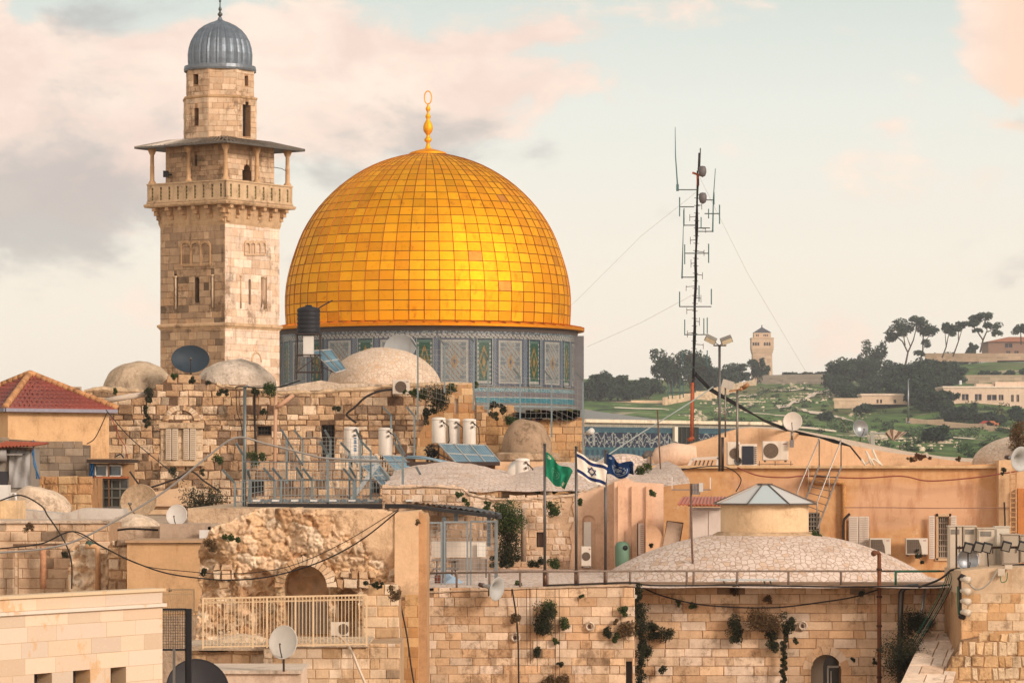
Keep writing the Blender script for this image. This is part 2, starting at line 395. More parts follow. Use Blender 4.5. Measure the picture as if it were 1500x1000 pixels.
def wall(mb, pl, poly_px, holes_px=(), thick=6, ch=.25, bw=.5, seed=1, pal='front', mort=S(150, 118, 86), d=.03, jit=0, gap=.014, mat='stone', drop=0, chv=.15, dark=0, back=True):
    """holes_px = [(poly_px, reveal[, material])]"""
    poly = pl.uvs(poly_px); holes = [(pl.uvs(h[0]),) + tuple(h[1:]) for h in holes_px]
    mb.panel(pl, poly, holes, thick, back=back, mat=mat, col=mort)
    poly = clipz(poly, CZ + (HOR - 1025) / F * pl.O.y)
    stones(mb, pl, poly, [h[0] for h in holes], ch, bw, random.Random(seed), pal, d, gap, jit, mat, drop=drop, chv=chv, dark=dark)
def rect(x0, x1, y0, y1): return [(x0, y1), (x1, y1), (x1, y0), (x0, y0)]
def archp(x0, x1, ytop, ybot, n=8, k=1.0):
    r = (x1 - x0) / 2; c = (x0 + x1) / 2; ys = ytop + r * k
    return [(x0, ybot), (x1, ybot)] + [(c + r * math.cos(math.pi * i / n), ys - r * k * math.sin(math.pi * i / n)) for i in range(n + 1)]
def cyl_stones(mb, c, r, z0, z1, ch, bw, seed, pal, d=.02, gap=.012, a0=0, a1=2 * math.pi, mat='stone', mort=S(150, 118, 86)):
    rnd = random.Random(seed); pal = PAL[pal] if isinstance(pal, str) else pal
    mb.lathe([(r, z0), (r, z1)], 48, (c[0], c[1], 0), a0, a1, mat=mat, col=mort)
    z = z0
    while z < z1 - .02:
        h = min(ch * rnd.uniform(.85, 1.15), z1 - z); a = a0 + rnd.random() * .1
        while a < a1:
            w = bw / r * rnd.uniform(.6, 1.4); b = min(a + w, a1); e = gap / 2 / r; k = rnd.uniform(.88, 1.1); cc = rnd.choice(pal); cc = (cc[0] * k, cc[1] * k, cc[2] * k)
            m = max(1, int((b - a) / .12)); vs = []
            for i in range(m + 1):
                t = a + e + (b - a - 2 * e) * i / m
                for (rr, zz) in ((r + .001, z + gap / 2), (r + d, z + gap / 2 + d * .4), (r + d, z + h - gap / 2 - d * .4), (r + .001, z + h - gap / 2)):
                    vs.append((c[0] + rr * math.cos(t), c[1] + rr * math.sin(t), zz))
            fs = [(i * 4 + j, i * 4 + 4 + j, i * 4 + 5 + j, i * 4 + 1 + j) for i in range(m) for j in range(3)]
            mb.add(vs, fs, mat=mat, col=cc); a = b
        z += h

# ------------------------------------------------ foliage
def soft(p, t):
    m = [sum(c[i] for c in p) / len(p) for i in range(3)]; return [tuple(c[i] * t + m[i] * (1 - t) for i in range(3)) for c in p]
for k_ in ('front', 'rubble', 'tower', 'towerlight', 'beige', 'modern'): PAL[k_] = [(c[0] * 1.06, c[1] * 1.03, c[2] * 1.03) for c in PAL[k_]]
PAL['front'] = soft(PAL['front'], .85); PAL['modern'] = [(c[0] * .97, c[1], c[2] * 1.02) for c in soft(PAL['modern'], .4)]; PAL['tower'] = soft(PAL['tower'], .62); PAL['beige'] = soft(PAL['beige'], .7)
GREEN = [S(58, 76, 38, .9), S(76, 92, 44, .9), S(44, 60, 34, .9), S(94, 104, 50, .9), S(64, 76, 40, .9)]
DARKG = [S(36, 58, 46, .8), S(46, 70, 50, .8), S(28, 48, 42, .8), S(58, 80, 54, .8)]
def leaves(mb, c, r, n, size, rnd, pal=GREEN, shell=.45):
    """n leaf-sized faces through an ellipsoid of radii r"""
    for _ in range(n):
        while True:
            q = Vector((rnd.uniform(-1, 1), rnd.uniform(-1, 1), rnd.uniform(-1, 1)))
            if shell < q.length < 1: break
        p = Vector(c) + Vector((q.x * r[0], q.y * r[1], q.z * r[2])); s = size * rnd.uniform(.6, 1.5)
        a = Vector((rnd.gauss(0, 1), rnd.gauss(0, 1), rnd.gauss(0, 1))).normalized(); b = a.orthogonal().normalized() * .5
        t = a.cross(b)
        mb.add([p - a * s * .5, p + b * s * .6, p + a * s * .5 + t * s * .2, p - b * s * .5], [(0, 1, 2, 3)], mat='leaf', col=rnd.choice(pal))
def shrub(px, py, w, h, D, label, seed=0, pal=GREEN, n=None, cat='wall plant', size=None, depth=None, name='wall_plant', group='plants growing out of the walls', drop=.25):
    """a plant rooted in a wall: clumps of leaves round a few stems, w,h in photo units"""
    w *= 1.22; h *= 1.12; rnd = random.Random(seed + int(px) * 7 + int(py)); W_ = w * D / F; H_ = h * D / F; c = P(px, py, D - min(W_, H_) * .25); mb = MB('leaf'); n = n or int(110 + w * h * 1.9)
    size = size or 2.5 * D / F; k = max(3, int(w * h / 60) + 3); dd = min(W_, H_) * .5
    st = MB('bark', S(90, 72, 52))
    for i in range(k):
        q = Vector((rnd.uniform(-.5, .5) * W_ * .7, rnd.uniform(-.5, .4) * dd, (((i + .5) / k - .5) * .95 if h > 2.4 * w else rnd.uniform(-.5, .5) * .75) * H_)); rr = min(W_, H_) * rnd.uniform(.22, .42)
        leaves(mb, c + q, (rr, rr * .8, rr), n // k, size, rnd, [tuple(x * .85 for x in q_) for q_ in pal], .2)
        st.tube([c + Vector((0, dd * .6, -H_ * .1)), c + q * .6, c + q], [.014, .01, .005], 4)
    r = root(name, (c.x, c.y + dd * .6, c.z - H_ / 2), label, cat, group)
    mb.build('foliage', r); st.build('stem', r); return r

m, g = new_mat('orange_plaster'); p = posn(g); sx, sy, sz = g.n('ShaderNodeSeparateXYZ', {0: p}).outputs
n1 = g.noise(p, .55, 6, .65); n2 = g.noise(p, 4, 5, .65); n3 = g.noise(g.map(p, (1.5, 1, .35)), 1.2, 6, .7); w = g.m('MULTIPLY', g.m('SUBTRACT', n1, .5), 2.4)
def band(v, a, b, e): return g.m('MULTIPLY', g.smooth(v, a - e, a + e), g.smooth(v, b + e, b - e))
xw, zw = g.m('ADD', sx, w), g.m('ADD', sz, g.m('MULTIPLY', w, .5)); Z = lambda y: PZ(y, 122)
f = g.m('MAXIMUM', g.m('MULTIPLY', band(xw, PX(1248, 122), PX(1464, 122), .35), band(zw, Z(772), Z(708), .25)), g.m('MULTIPLY', band(xw, PX(1070, 122), PX(1182, 122), .35), band(zw, Z(750), Z(700), .3)))
c = g.mix(g.smooth(n2, .3, .7), S(228, 178, 128), S(220, 163, 110)); c = g.mix(g.m('MULTIPLY', f, .92), c, g.mix(n2, S(226, 172, 130), S(232, 186, 150)))
c = g.mix(g.m('MULTIPLY', g.smooth(n3, .48, .7), .55), c, g.mix(1.0, c, (.66, .5, .4), 'MULTIPLY')); n6 = g.noise(p, 2.6, 9, .82)
c = g.mix(g.m('MULTIPLY', g.smooth(n6, .58, .68), .5), c, g.mix(1.0, c, (.55, .45, .38), 'MULTIPLY')); c = g.mix(g.m('MULTIPLY', g.smooth(n6, .42, .34), .5), c, S(238, 210, 178)); c = g.mix(g.m('MULTIPLY', g.smooth(g.noise(p, 1.6, 7, .7), .58, .7), .35), c, S(240, 206, 160))
finish(g, c, .9, 0, n2, .3, .03, .2)
# ================================================ ground and far hillside
def sst(x, a, b):
    t = max(0, min(1, (x - a) / (b - a))); return t * t * (3 - 2 * t)
def pyhill(px, D):
    """elevation of the hillside seen at column px and distance D, as photo height"""
    t = (D - 520) / 980
    b = 690 - 132 * t if t < 1 else 558 + 12 * (t - 1) * 3
    b += -26 * sst(px, 1230, 1460) * sst(D, 950, 1350) + 50 * (1 - sst(px, 560, 840)) * sst(D, 700, 1400)
    return b
def hz(x, y):
    px = CX + F * x / max(y, 1)
    z = PZ(pyhill(px, min(y, 1700)), min(y, 1700)) if y > 520 else PZ(690, 520) - (520 - y) * .06
    if y > 1700: z -= (y - 1700) * .05
    z += (noise.noise(Vector((x * .012, y * .012, 0))) * 5 + noise.noise(Vector((x * .05, y * .05, 3))) * 1.6) * sst(y, 520, 700) * (1 - .7 * sst(y, 1300, 1500))
    return max(z, .3)
m, g = new_mat('hillside'); p = posn(g)
n1 = g.noise(p, .018, 5, .6); n2 = g.noise(p, .11, 6, .7); n3 = g.noise(g.map(p, (.6, 1, 1)), .05, 7, .72); n4 = g.noise(p, .9, 4, .7)
n5 = g.noise(g.map(p, (.3, 1, 1)), .16, 6, .75)
c = g.ramp(n2, [(.34, S(56, 78, 42)), (.47, S(86, 114, 56)), (.55, S(102, 134, 68)), (.68, S(130, 146, 88))])
c = g.mix(g.m('MULTIPLY', g.smooth(n5, .52, .62), .75), c, S(44, 62, 40))
c = g.mix(g.smooth(n1, .5, .68), c, S(118, 120, 78)); c = g.mix(g.m('MULTIPLY', g.smooth(n4, .5, .75), .5), c, S(58, 70, 42))
c = g.mix(g.smooth(n3, .56, .66), c, g.mix(n4, S(226, 206, 178), S(150, 130, 104)))
finish(g, c, .95, 0, n4, .6, .5, .1)
m, g = new_mat('ground'); p = posn(g); n1 = g.noise(p, .3, 5, .6)
finish(g, g.ramp(n1, [(.3, S(160, 136, 108)), (.7, S(190, 164, 132))]), .9, 0, n1, .3, .05, .1)
mb = MB('ground'); mb.quad((-6000, -2000, 0), (6000, -2000, 0), (6000, 12000, 0), (-6000, 12000, 0))
mb.build('ground', kind='structure', origin=(0, 0, 0))
mb = MB('hillside', smooth=True); nx, ny = 190, 150; ys = [430 + 1900 * (j / ny) ** 1.15 for j in range(ny + 1)]
vs = []
for y in ys:
    for i in range(nx + 1):
        x = -260 + (900) * i / nx; x = x * (y / 1500) if False else x; vs.append((x, y, hz(x, y)))
mb.add(vs, [(j * (nx + 1) + i, j * (nx + 1) + i + 1, (j + 1) * (nx + 1) + i + 1, (j + 1) * (nx + 1) + i) for j in range(ny) for i in range(nx)])
mb.build('hill', kind='structure', origin=(0, 0, 0))
def solveD(px, py):
    """distance at which the hillside is met through photo point (px,py)"""
    best = None
    D = 540
    while D < 1650:
        x = PX(px, D)
        if PZ(py, D) <= hz(x, D): return D
        D += 6
    return 1500
def path(pts, w, name='path'):
    mb = MB('farstone', S(226, 208, 184)); L = []
    for i in range(len(pts) - 1):
        (a, b), (c2, d) = pts[i], pts[i + 1]; n = 8
        for k in range(n + (i == len(pts) - 2)):
            t = k / n; px, py = a + (c2 - a) * t, b + (d - b) * t; D = solveD(px, py); L.append((PX(px, D), D))
    vs = []
    for (x, y) in L: vs += [(x, y - w / 2, hz(x, y - w / 2) + .5), (x, y + w / 2, hz(x, y + w / 2) + .7)]
    mb.add(vs, [(2 * i, 2 * i + 2, 2 * i + 3, 2 * i + 1) for i in range(len(L) - 1)]); mb.build(name, kind='structure')
path([(1138, 598), (1160, 597), (1185, 606), (1215, 611), (1250, 619)], 8)
path([(1140, 600), (1165, 592), (1200, 578), (1222, 570)], 6)
# limestone outcrops
rnd = random.Random(5); mb = MB('farstone', S(214, 196, 168))
for (px, py, w) in [(1115, 588, 40), (1090, 592, 26), (1170, 585, 25), (1215, 582, 30), (1340, 652, 46), (1380, 650, 30), (1290, 642, 24), (1165, 562, 20), (1060, 600, 24), (1255, 606, 20), (1020, 612, 20)]:
    for k in range(50):
        q, r_ = px + rnd.gauss(0, w * .4), py + rnd.gauss(0, 4.5); D = solveD(q, r_); x = PX(q, D); s = rnd.uniform(.3, 1.1)
        z = hz(x, D); vs = [(x + s * math.cos(a) * rnd.uniform(.6, 1.3), D + s * math.sin(a) * rnd.uniform(.6, 1.2), z - .3) for a in [i * 1.05 for i in range(6)]]
        vs += [(v[0] * .4 + x * .6, v[1] * .4 + D * .6, z + s * rnd.uniform(.25, .5)) for v in vs]
        k_ = rnd.uniform(.7, 1.1); mb.add(vs, [(i, (i + 1) % 6, 6 + (i + 1) % 6, 6 + i) for i in range(6)] + [tuple(range(6, 12))], col=tuple(v * k_ for v in S(214, 196, 168)))
tagp(mb.build('rock_outcrop'), 'pale limestone rocks scattered over the green hillside', 'rocks', kind='stuff')

for (a, b, d_) in (((1090, 606), (1150, 612), 3), ((1150, 628), (1225, 636), 3), ((1225, 640), (1300, 646), 3), ((1130, 576), (1190, 572), 3), ((1060, 588), (1110, 580), 2), ((1350, 640), (1440, 648), 3), ((900, 600), (980, 603), 3)):
    path([a, b], 1.4, 'terrace_edge')
# ---- trees
def tree_mesh(name, H, crown, n, seed, lsize, pal=DARKG, tr=.22, trunks=None):
    """crown = [(x,z,rx,rz)] clumps relative to base, metres; trunks = list of polylines"""
    rnd = random.Random(seed); f = MB('leaf'); t = MB('bark', S(86, 74, 64))
    tot = sum(c[2] * c[3] for c in crown)
    for (x, z, rx, rz) in crown:
        k = int(n * rx * rz / tot); sub = 6
        for i in range(sub):
            a = rnd.uniform(0, 6.28); q = rnd.uniform(.35, .75); cx = x + math.cos(a) * rx * q; cy = math.sin(a) * rx * q * .9; cz = z + rnd.uniform(-.6, .65) * rz
            s = rnd.uniform(.38, .6); leaves(f, (cx, cy, cz), (rx * s, rx * s, rz * s), k // sub, lsize, rnd, pal, .3)
        t.tube([(0, 0, max(0, z - rz * 2.5) * .6), (x * .6, 0, z - rz), (x, 0, z)], [tr * .5, tr * .35, tr * .15], 5)
    t.tube([(0, 0, -1), (.1, 0, H * .3), (0, 0, H * .6)], [tr, tr * .85, tr * .5], 6)
    for (pl_, w) in (trunks or []): t.tube(pl_, w, 5)
    return f, t
def plant_tree(name, px, py, H, crown, n, seed, label, D=None, lsize=1.15, pal=DARKG, tr=.25, group='trees on the far hillside', trunks=None):
    D = D or solveD(px, py); x = PX(px, D); z = min(hz(x, D), PZ(py, D))
    f, t = tree_mesh(name, H, crown, n, seed, lsize, pal, tr, trunks)
    r = root(name, (0, 0, 0), label, 'tree', group); f.build('crown', r); t.build('trunk', r); r.location = (x, D, z); r.rotation_euler = (0, 0, 0)
    return r
def px2m(D): return D / F
def bushy(px, pybase, pytop, wpx, seed, label, D=None, n=1500, name='broadleaf_tree', pal=DARKG):
    D = D or solveD(px, pybase); H = (pybase - pytop) * D / F; w = wpx * 1.22 * D / F; rnd = random.Random(seed)
    cr = [(0, H * .52, w * .42, H * .46)] + [(rnd.uniform(-.4, .4) * w, H * rnd.uniform(.25, .85), w * rnd.uniform(.18, .3), H * rnd.uniform(.16, .26)) for _ in range(8)]
    return plant_tree(name, px, pybase, H, cr, n, seed, label, D=D)
tl = [  # px, base, top, width, label
 (868, 588, 552, 34, 'low dark tree at the left end of the far wood, next to the golden shrine'),
 (893, 588, 546, 40, 'round dark tree in the far wood, just right of the shrine drum'),
 (922, 588, 548, 40, 'dark tree with a thin top shoot in the far wood above the beige wall'),
 (950, 586, 552, 36, 'dark tree in the far wood, left of the tallest one behind the mast'),
 (985, 580, 510, 62, 'tallest dark tree of the far wood, left behind the antenna mast'),
 (1022, 578, 520, 46, 'dark tree directly behind the antenna mast foot'),
 (1045, 572, 540, 26, 'small dark tree right of the antenna mast'),
 (1078, 565, 532, 40, 'dark tree left of the far square tower'),
 (1110, 562, 523, 22, 'slim dark tree in front of the far square tower'),
 (1158, 553, 538, 24, 'small tree right of the far square tower'),
 (1182, 553, 537, 22, 'small tree on the skyline above the grey retaining wall'),
 (1204, 553, 537, 22, 'small tree where the skyline wall meets the big wood'),
 (1236, 568, 520, 44, 'dark tree at the left edge of the big wood'),
 (1262, 572, 524, 48, 'dark tree in the left part of the big wood'),
 (1276, 560, 497, 38, 'tall narrow dark tree rising above the big wood'),
 (1300, 575, 526, 50, 'wide dark tree in the middle of the big wood'),
 (1330, 578, 524, 50, 'dark tree under the umbrella pine in the big wood'),
 (1362, 574, 526, 46, 'dark tree in the right part of the big wood'),
 (1392, 570, 530, 44, 'dark tree at the right edge of the big wood'),
 (1410, 563, 532, 30, 'small dark tree beside the olive terrace'),
 (1283, 579, 555, 44, 'low dark tree over the small stone house'),
 (1238, 583, 560, 36, 'low dark tree above the left stone enclosure'),
 (1345, 596, 560, 34, 'dark tree left of the long modern building'),
 (1368, 606, 568, 44, 'large round green tree in front of the long modern building'),
 (1412, 618, 592, 24, 'dark bush tree before the ground floor of the modern building'),
 (1395, 618, 598, 26, 'dark bushes by the path under the modern building'),
 (1462, 622, 608, 22, 'round dark bush by the parked cars'),
 (1492, 622, 598, 22, 'dark tree at the right picture edge by the modern building'),
 (1372, 650, 622, 30, 'round green bush below the long garden wall'),
 (1265, 606, 592, 20, 'small green bush on the slope under the stone enclosure'),
 (1210, 618, 604, 16, 'small round bush beside the slope path'),
 (1440, 552, 532, 22, 'round tree on the terrace below the red roofed house'),
 (1250, 592, 566, 30, 'dark tree right above the small beige wall'),
 (1220, 575, 545, 30, 'dark tree at the far left foot of the big wood'),
 (1352, 590, 552, 40, 'dark tree at the lower right of the big wood'),
 (1318, 584, 552, 44, 'dark tree at the lower edge of the big wood'),
 (1385, 600, 572, 30, 'dark tree touching the left end of the modern building'),
 (1415, 545, 520, 36, 'dark tree under the thin pines'),
 (1380, 545, 515, 40, 'dark tree left under the thin pines'),
 (1440, 622, 604, 26, 'dark shrub tree right of the cypress'),
 (905, 588, 556, 60, 'broad low tree closing the far wood at the left'),
 (1060, 575, 548, 34, 'low dark tree right behind the mast'),
 (1425, 535, 503, 14, 'slim dark tree between the umbrella pines'),
]
for i, (px, b, t, w, lb) in enumerate(tl): bushy(px, b, t, w, 100 + i, lb, n=3600 if w > 30 else 1800, D=(1500 if b < 566 else None))
for i, (px, py) in enumerate([(1441, 551), (1459, 553), (1478, 553), (1496, 553)]):
    D = 1330; s = D / F; H = 13 * s
    plant_tree('olive_tree', px, py, H, [(0, H * .65, 8.5 * s, 5 * s), (2 * s, H * .7, 6 * s, 4 * s)], 500, 300 + i, 'small round olive tree on the lawn terrace, number %s from the left' % ['first', 'second', 'third', 'fourth'][i], D=D, group='olive trees on the terrace')
# cypress and palm
D = 1080; s = D / F
plant_tree('cypress_tree', 1428, 620, 30 * s, [(0, z * s, r * s, 5 * s) for z, r in ((6, 5), (12, 5.5), (18, 4.6), (23, 3.4), (27, 2))], 900, 41, 'narrow dark cypress in front of the modern building', D=D, lsize=.5)
r = root('palm_tree', (0, 0, 0), 'palm tree in front of the modern building', 'tree', 'trees on the far hillside'); f = MB('leaf'); t = MB('bark', S(110, 92, 72)); rnd = random.Random(3)
for i in range(34):
    a = rnd.uniform(0, 6.28); e = rnd.uniform(-.5, 1.2); L = 16 * s * rnd.uniform(.7, 1.1); p0 = Vector((0, 0, 16 * s)); prev = p0
    d = Vector((math.cos(a) * math.cos(e), math.sin(a) * math.cos(e), math.sin(e)))
    for k in range(5):
        q = prev + d * L / 5; d.z -= .28; d.normalize(); w = d.cross(Vector((0, 0, 1))).normalized() * .35
        f.quad(prev - w, prev + w, q + w * .7, q - w * .7, col=rnd.choice([S(120, 122, 84), S(90, 98, 66)])); prev = q
t.tube([(0, 0, 0), (0, 0, 8 * s), (0, 0, 17 * s)], [.7, .5, .5], 7); f.build('crown', r); t.build('trunk', r); r.location = (PX(1465, D), D, PZ(618, D))
# umbrella pines
def pine(pxb, pyb, clumps, trunks, seed, label, n=2200, D=1430):
    s = D / F; cr = [((a - pxb) * s, (pyb - b) * s, w * s * .66, h * s * .68) for (a, b, w, h) in clumps]
    rnd = random.Random(seed); f = MB('leaf'); t = MB('bark', S(84, 66, 56)); tot = sum(c[2] * c[3] for c in cr)
    for (x, z, rx, rz) in cr:
        k = int(n * rx * rz / tot)
        for i in range(7):
            a = rnd.uniform(0, 6.28); q = rnd.uniform(.2, .75); sc = rnd.uniform(.3, .5)
            leaves(f, (x + math.cos(a) * rx * q, math.sin(a) * rx * q, z + rnd.uniform(-.5, .5) * rz), (rx * sc, rx * sc, rz * .5), k // 7, 1.0, rnd, DARKG, .3)
    for tr in trunks:
        pts = [((a - pxb) * s, 0, (pyb - b) * s) for (a, b) in tr[0]]; m = len(pts); t.tube(pts, [tr[1] * s * (1 - .55 * i / (m - 1)) for i in range(m)], 5)
    r = root('umbrella_pine', (0, 0, 0), label, 'tree', 'umbrella pines on the ridge'); f.build('crown', r); t.build('trunk', r); r.location = (PX(pxb, D), D, PZ(pyb, D)); return r
pine(1326, 536, [(1322, 478, 34, 18), (1342, 471, 26, 14), (1314, 488, 26, 12), (1305, 496, 16, 10)],
     [([(1326, 536), (1330, 516), (1322, 500), (1310, 490)], 1.6), ([(1330, 516), (1338, 498), (1343, 478)], 1.3), ([(1326, 506), (1322, 482)], 1.0), ([(1334, 508), (1328, 492)], .9)], 61, 'leftmost umbrella pine on the ridge with a broad crown and forked trunk', 2600)
pine(1346, 536, [(1354, 480, 30, 16), (1360, 486, 24, 12), (1356, 503, 14, 10), (1348, 518, 16, 10)],
     [([(1346, 536), (1352, 512), (1352, 496), (1356, 482)], 1.5), ([(1352, 505), (1362, 490)], .9)], 62, 'second umbrella pine on the ridge, leaning against the leftmost one', 1500)
pine(1380, 524, [(1388, 480, 16, 12), (1394, 486, 18, 12), (1384, 476, 10, 7)],
     [([(1380, 524), (1386, 508), (1390, 488)], 1.3), ([(1386, 508), (1384, 482)], .8)], 63, 'small umbrella pine between the two broad ones', 1000)
pine(1396, 522, [(1402, 482, 18, 12), (1408, 476, 14, 9)], [([(1396, 522), (1404, 500), (1404, 484)], 1.2), ([(1404, 500), (1410, 480)], .8)], 64, 'thin umbrella pine just left of the broad right-hand pine', 900)
pine(1436, 516, [(1424, 473, 24, 12), (1438, 466, 32, 14), (1452, 478, 22, 12), (1462, 486, 14, 10), (1432, 484, 14, 8)],
     [([(1436, 516), (1440, 498), (1432, 486), (1422, 474)], 1.6), ([(1440, 498), (1446, 484), (1442, 468)], 1.2), ([(1446, 486), (1458, 482)], .9)], 65, 'broad umbrella pine on the ridge left of the red roofed house', 2600)
pine(1496, 505, [(1494, 483, 22, 14), (1504, 480, 20, 12)], [([(1496, 505), (1495, 484)], 1.3)], 66, 'umbrella pine cut by the right picture edge', 900)

# ---- far walls and buildings
def farwall(name, a, b, D0, D1, h, label, col=S(214, 184, 152), thick=1.2, group='walls on the far hillside', ch=1.2, bw=2.6):
    """wall between two photo points (top line), h = height in photo units"""
    p, q = P(a[0], a[1], D0), P(b[0], b[1], D1); ang = math.degrees(math.atan2(q.y - p.y, q.x - p.x)); pl = Pl(a[0], D0, ang)
    u1 = math.hypot(q.x - p.x, q.y - p.y); z0 = p.z - h * D0 / F; z1 = q.z - h * D1 / F
    mb = MB('farstone', col); poly = [(0, z0), (u1, z1), (u1, q.z), (0, p.z)]; mb.panel(pl, poly, (), thick)
    stones(mb, pl, poly, [], ch, bw, random.Random(int(a[0])), [col, tuple(c * .88 for c in col), tuple(c * 1.06 for c in col)], .05, .08, .05, 'farstone')
    mb.ubox(pl, -.2, u1 + .2, min(p.z, q.z) + .01, max(p.z, q.z) + .5, -thick - .1, .15) if abs(p.z - q.z) < 1 else None
    return mb.build(name, label=label, cat='wall', group=group)
farwall('stone_wall', (1110, 551), (1216, 552), 1500, 1480, 14, 'grey retaining wall on the skyline right of the far tower', S(186, 170, 152))
farwall('stone_wall', (852, 590), (975, 586), 1250, 1250, 19, 'long beige wall under the far wood left of the antenna mast', S(228, 196, 158))
farwall('stone_wall', (975, 582), (1050, 570), 1240, 1300, 16, 'beige wall climbing behind the antenna mast foot', S(228, 196, 158))
farwall('stone_wall', (1050, 568), (1108, 556), 1300, 1420, 12, 'beige wall climbing toward the far tower', S(224, 194, 160))
farwall('stone_wall', (1222, 587), (1264, 585), 1120, 1120, 11, 'small beige wall left of the low stone house', S(220, 192, 160))
farwall('stone_wall', (1327, 612), (1477, 626), 950, 930, 6, 'long low garden wall sloping down below the modern building', S(222, 192, 162))
farwall('stone_wall', (1355, 522), (1500, 519), 1440, 1440, 8, 'long terrace wall under the umbrella pines', S(196, 168, 140))
farwall('stone_wall', (1415, 551), (1500, 552), 1300, 1300, 10, 'terrace wall above the roof of the modern building', S(186, 166, 140))
def house(name, label, cat, pl, body, wins, thick, col, group=None, roofcol=None, winmat='dark', over=.3, sill=True):
    r = root(name, pl.at((body[0][0] + body[2][0]) / 2, body[0][1], -thick / 2), label, cat, group)
    mb = MB('farstone', col); holes = [(rect(*w), .5) for w in wins]
    mb.panel(pl, pl.uvs(body), [(pl.uvs(h[0]), h[1]) for h in holes], thick); mb.build('wall', r)
    for w in wins:
        wb = MB(winmat, S(52, 54, 60)); (u0, z1), (u1, z0) = pl.uv(w[0], w[2]), pl.uv(w[1], w[3]); wb.ubox(pl, u0, u1, z0, z1, -.52, -.42)
        o = wb.build('window', r); fb = MB('farstone', tuple(c * 1.05 for c in col)); e = (u1 - u0) * .07
        fb.ubox(pl, (u0 + u1) / 2 - e / 2, (u0 + u1) / 2 + e / 2, z0, z1, -.42, -.36); fb.ubox(pl, u0 - e, u1 + e, z0 - e * 1.4, z0 - .01, .002, .18); fb.build('window_frame', o)
    if roofcol:
        rb = MB('farstone', roofcol); u0, z = pl.uv(body[3][0], body[3][1]); u1, _ = pl.uv(body[2][0], body[2][1]); rb.ubox(pl, u0 - over, u1 + over, z + .01, z + .6, -thick - over, over); rb.build('roof', r)
    return r
D = 1120; pl = Pl(1440, D)
wn = [(1390 + 19 * i, 1400 + 19 * i, 577, 586) for i in range(3)] + [(1390, 1398, 594, 603), (1407, 1416, 594, 603)] + [(1446, 1460, 578, 586), (1463, 1470, 578, 586), (1481, 1485, 578, 588), (1489, 1493, 578, 588), (1444, 1452, 594, 602), (1482, 1494, 594, 604)]
b = house('long_building', 'long pale two storey building with recessed windows on the far slope', 'building', pl, [(1382, 616), (1560, 616), (1560, 568), (1382, 568)], wn, 20, S(230, 202, 176), None, S(240, 222, 200))
mb = MB('farstone', S(234, 206, 180)); mb.pbox(pl.shift(-3), 1458, 1560, 559, 567.5, -8, 0); mb.pbox(pl.shift(-4), 1430, 1456, 562, 567.5, -5, 0); mb.build('penthouse', b)
mb = MB('paint', S(238, 240, 240)); mb.pbox(pl.shift(1), 1406, 1409, 557, 563, -2, 0); mb.build('roof_tank', b)
pl = Pl(1300, 1130)
house('low_stone_house', 'low flat stone house in a dark clump of trees', 'building', pl, [(1262, 592), (1346, 592), (1346, 577), (1262, 579)], [(1284, 1287, 585, 590), (1289, 1292, 585, 590), (1309, 1313, 585, 590)], 12, S(226, 196, 166), None, S(238, 214, 188))
pl = Pl(1480, 1560)
r = house('red_roofed_house', 'dark stone house with a low red tiled roof on the ridge', 'building', pl, [(1448, 528), (1560, 528), (1560, 500), (1448, 500)], [(1472, 1483, 503, 509), (1474, 1480, 514, 521), (1486, 1492, 514, 521)], 22, S(150, 116, 96), None)
mb = MB('farstone', S(176, 110, 76)); a, c2 = pl.at(1444, 500.5, 1), pl.at(1564, 500.5, 1); e = pl.at(1482, 492, -11); e2 = pl.at(1530, 492, -11)
mb.add([a, c2, c2 + Vector((0, 24, 0)), a + Vector((0, 24, 0)), e, e2], [(0, 1, 5, 4), (1, 2, 5), (2, 3, 4, 5), (3, 0, 4), (0, 3, 2, 1)]); mb.build('roof', r)
# far tower
D = 1600; s = D / F; cx = PX(1116, D); r = root('square_tower', (cx, D, PZ(562, D)), 'tall square stone tower with a pyramid roof on the skyline', 'tower')
mb = MB('farstone', S(216, 184, 154)); pal = [S(216, 184, 154), S(206, 172, 142), S(222, 192, 164)]
def sq(mb, hw0, hw1, y0, y1, col=None): # tapered square section
    z0, z1 = PZ(y0, D), PZ(y1, D); a, b = hw0 * s, hw1 * s
    mb.add([(cx - a, D - a, z0), (cx + a, D - a, z0), (cx + a, D + a, z0), (cx - a, D + a, z0), (cx - b, D - b, z1), (cx + b, D - b, z1), (cx + b, D + b, z1), (cx - b, D + b, z1)],
           [(0, 3, 2, 1), (4, 5, 6, 7), (0, 1, 5, 4), (1, 2, 6, 5), (2, 3, 7, 6), (3, 0, 4, 7)], col=col)
sq(mb, 15, 14, 565, 518); sq(mb, 14.6, 16.2, 517.9, 511); sq(mb, 16.2, 16.2, 510.9, 496); sq(mb, 16.8, 16.8, 495.9, 495); sq(mb, 12.4, 12.2, 494.9, 487.5)
stones(mb, Pl(1116, D - 15 * s), [((-14) * s, PZ(562, D)), (14 * s, PZ(562, D)), (13.4 * s, PZ(519, D)), (-13.4 * s, PZ(519, D))], [], 1.6, 3, random.Random(2), pal, .06, .1, .05, 'farstone'); mb.build('shaft', r)
for x0 in (1102.5, 1106, 1109.5, 1119, 1122.5, 1126):
    wb = MB('dark', S(70, 62, 60)); q = Pl(1116, D - 16.2 * s); wb.panel(q, q.uvs(archp(x0, x0 + 2.6, 501, 506)), (), .3, base=.05); wb.build('window', r)
for x0 in (1107.5, 1110, 1118.5, 1121, 1123.5):
    wb = MB('dark', S(70, 62, 60)); q = Pl(1116, D - 12.4 * s); wb.pbox(q, x0, x0 + 1.3, 489.5, 492.5, -.1, .06); wb.build('window', r)
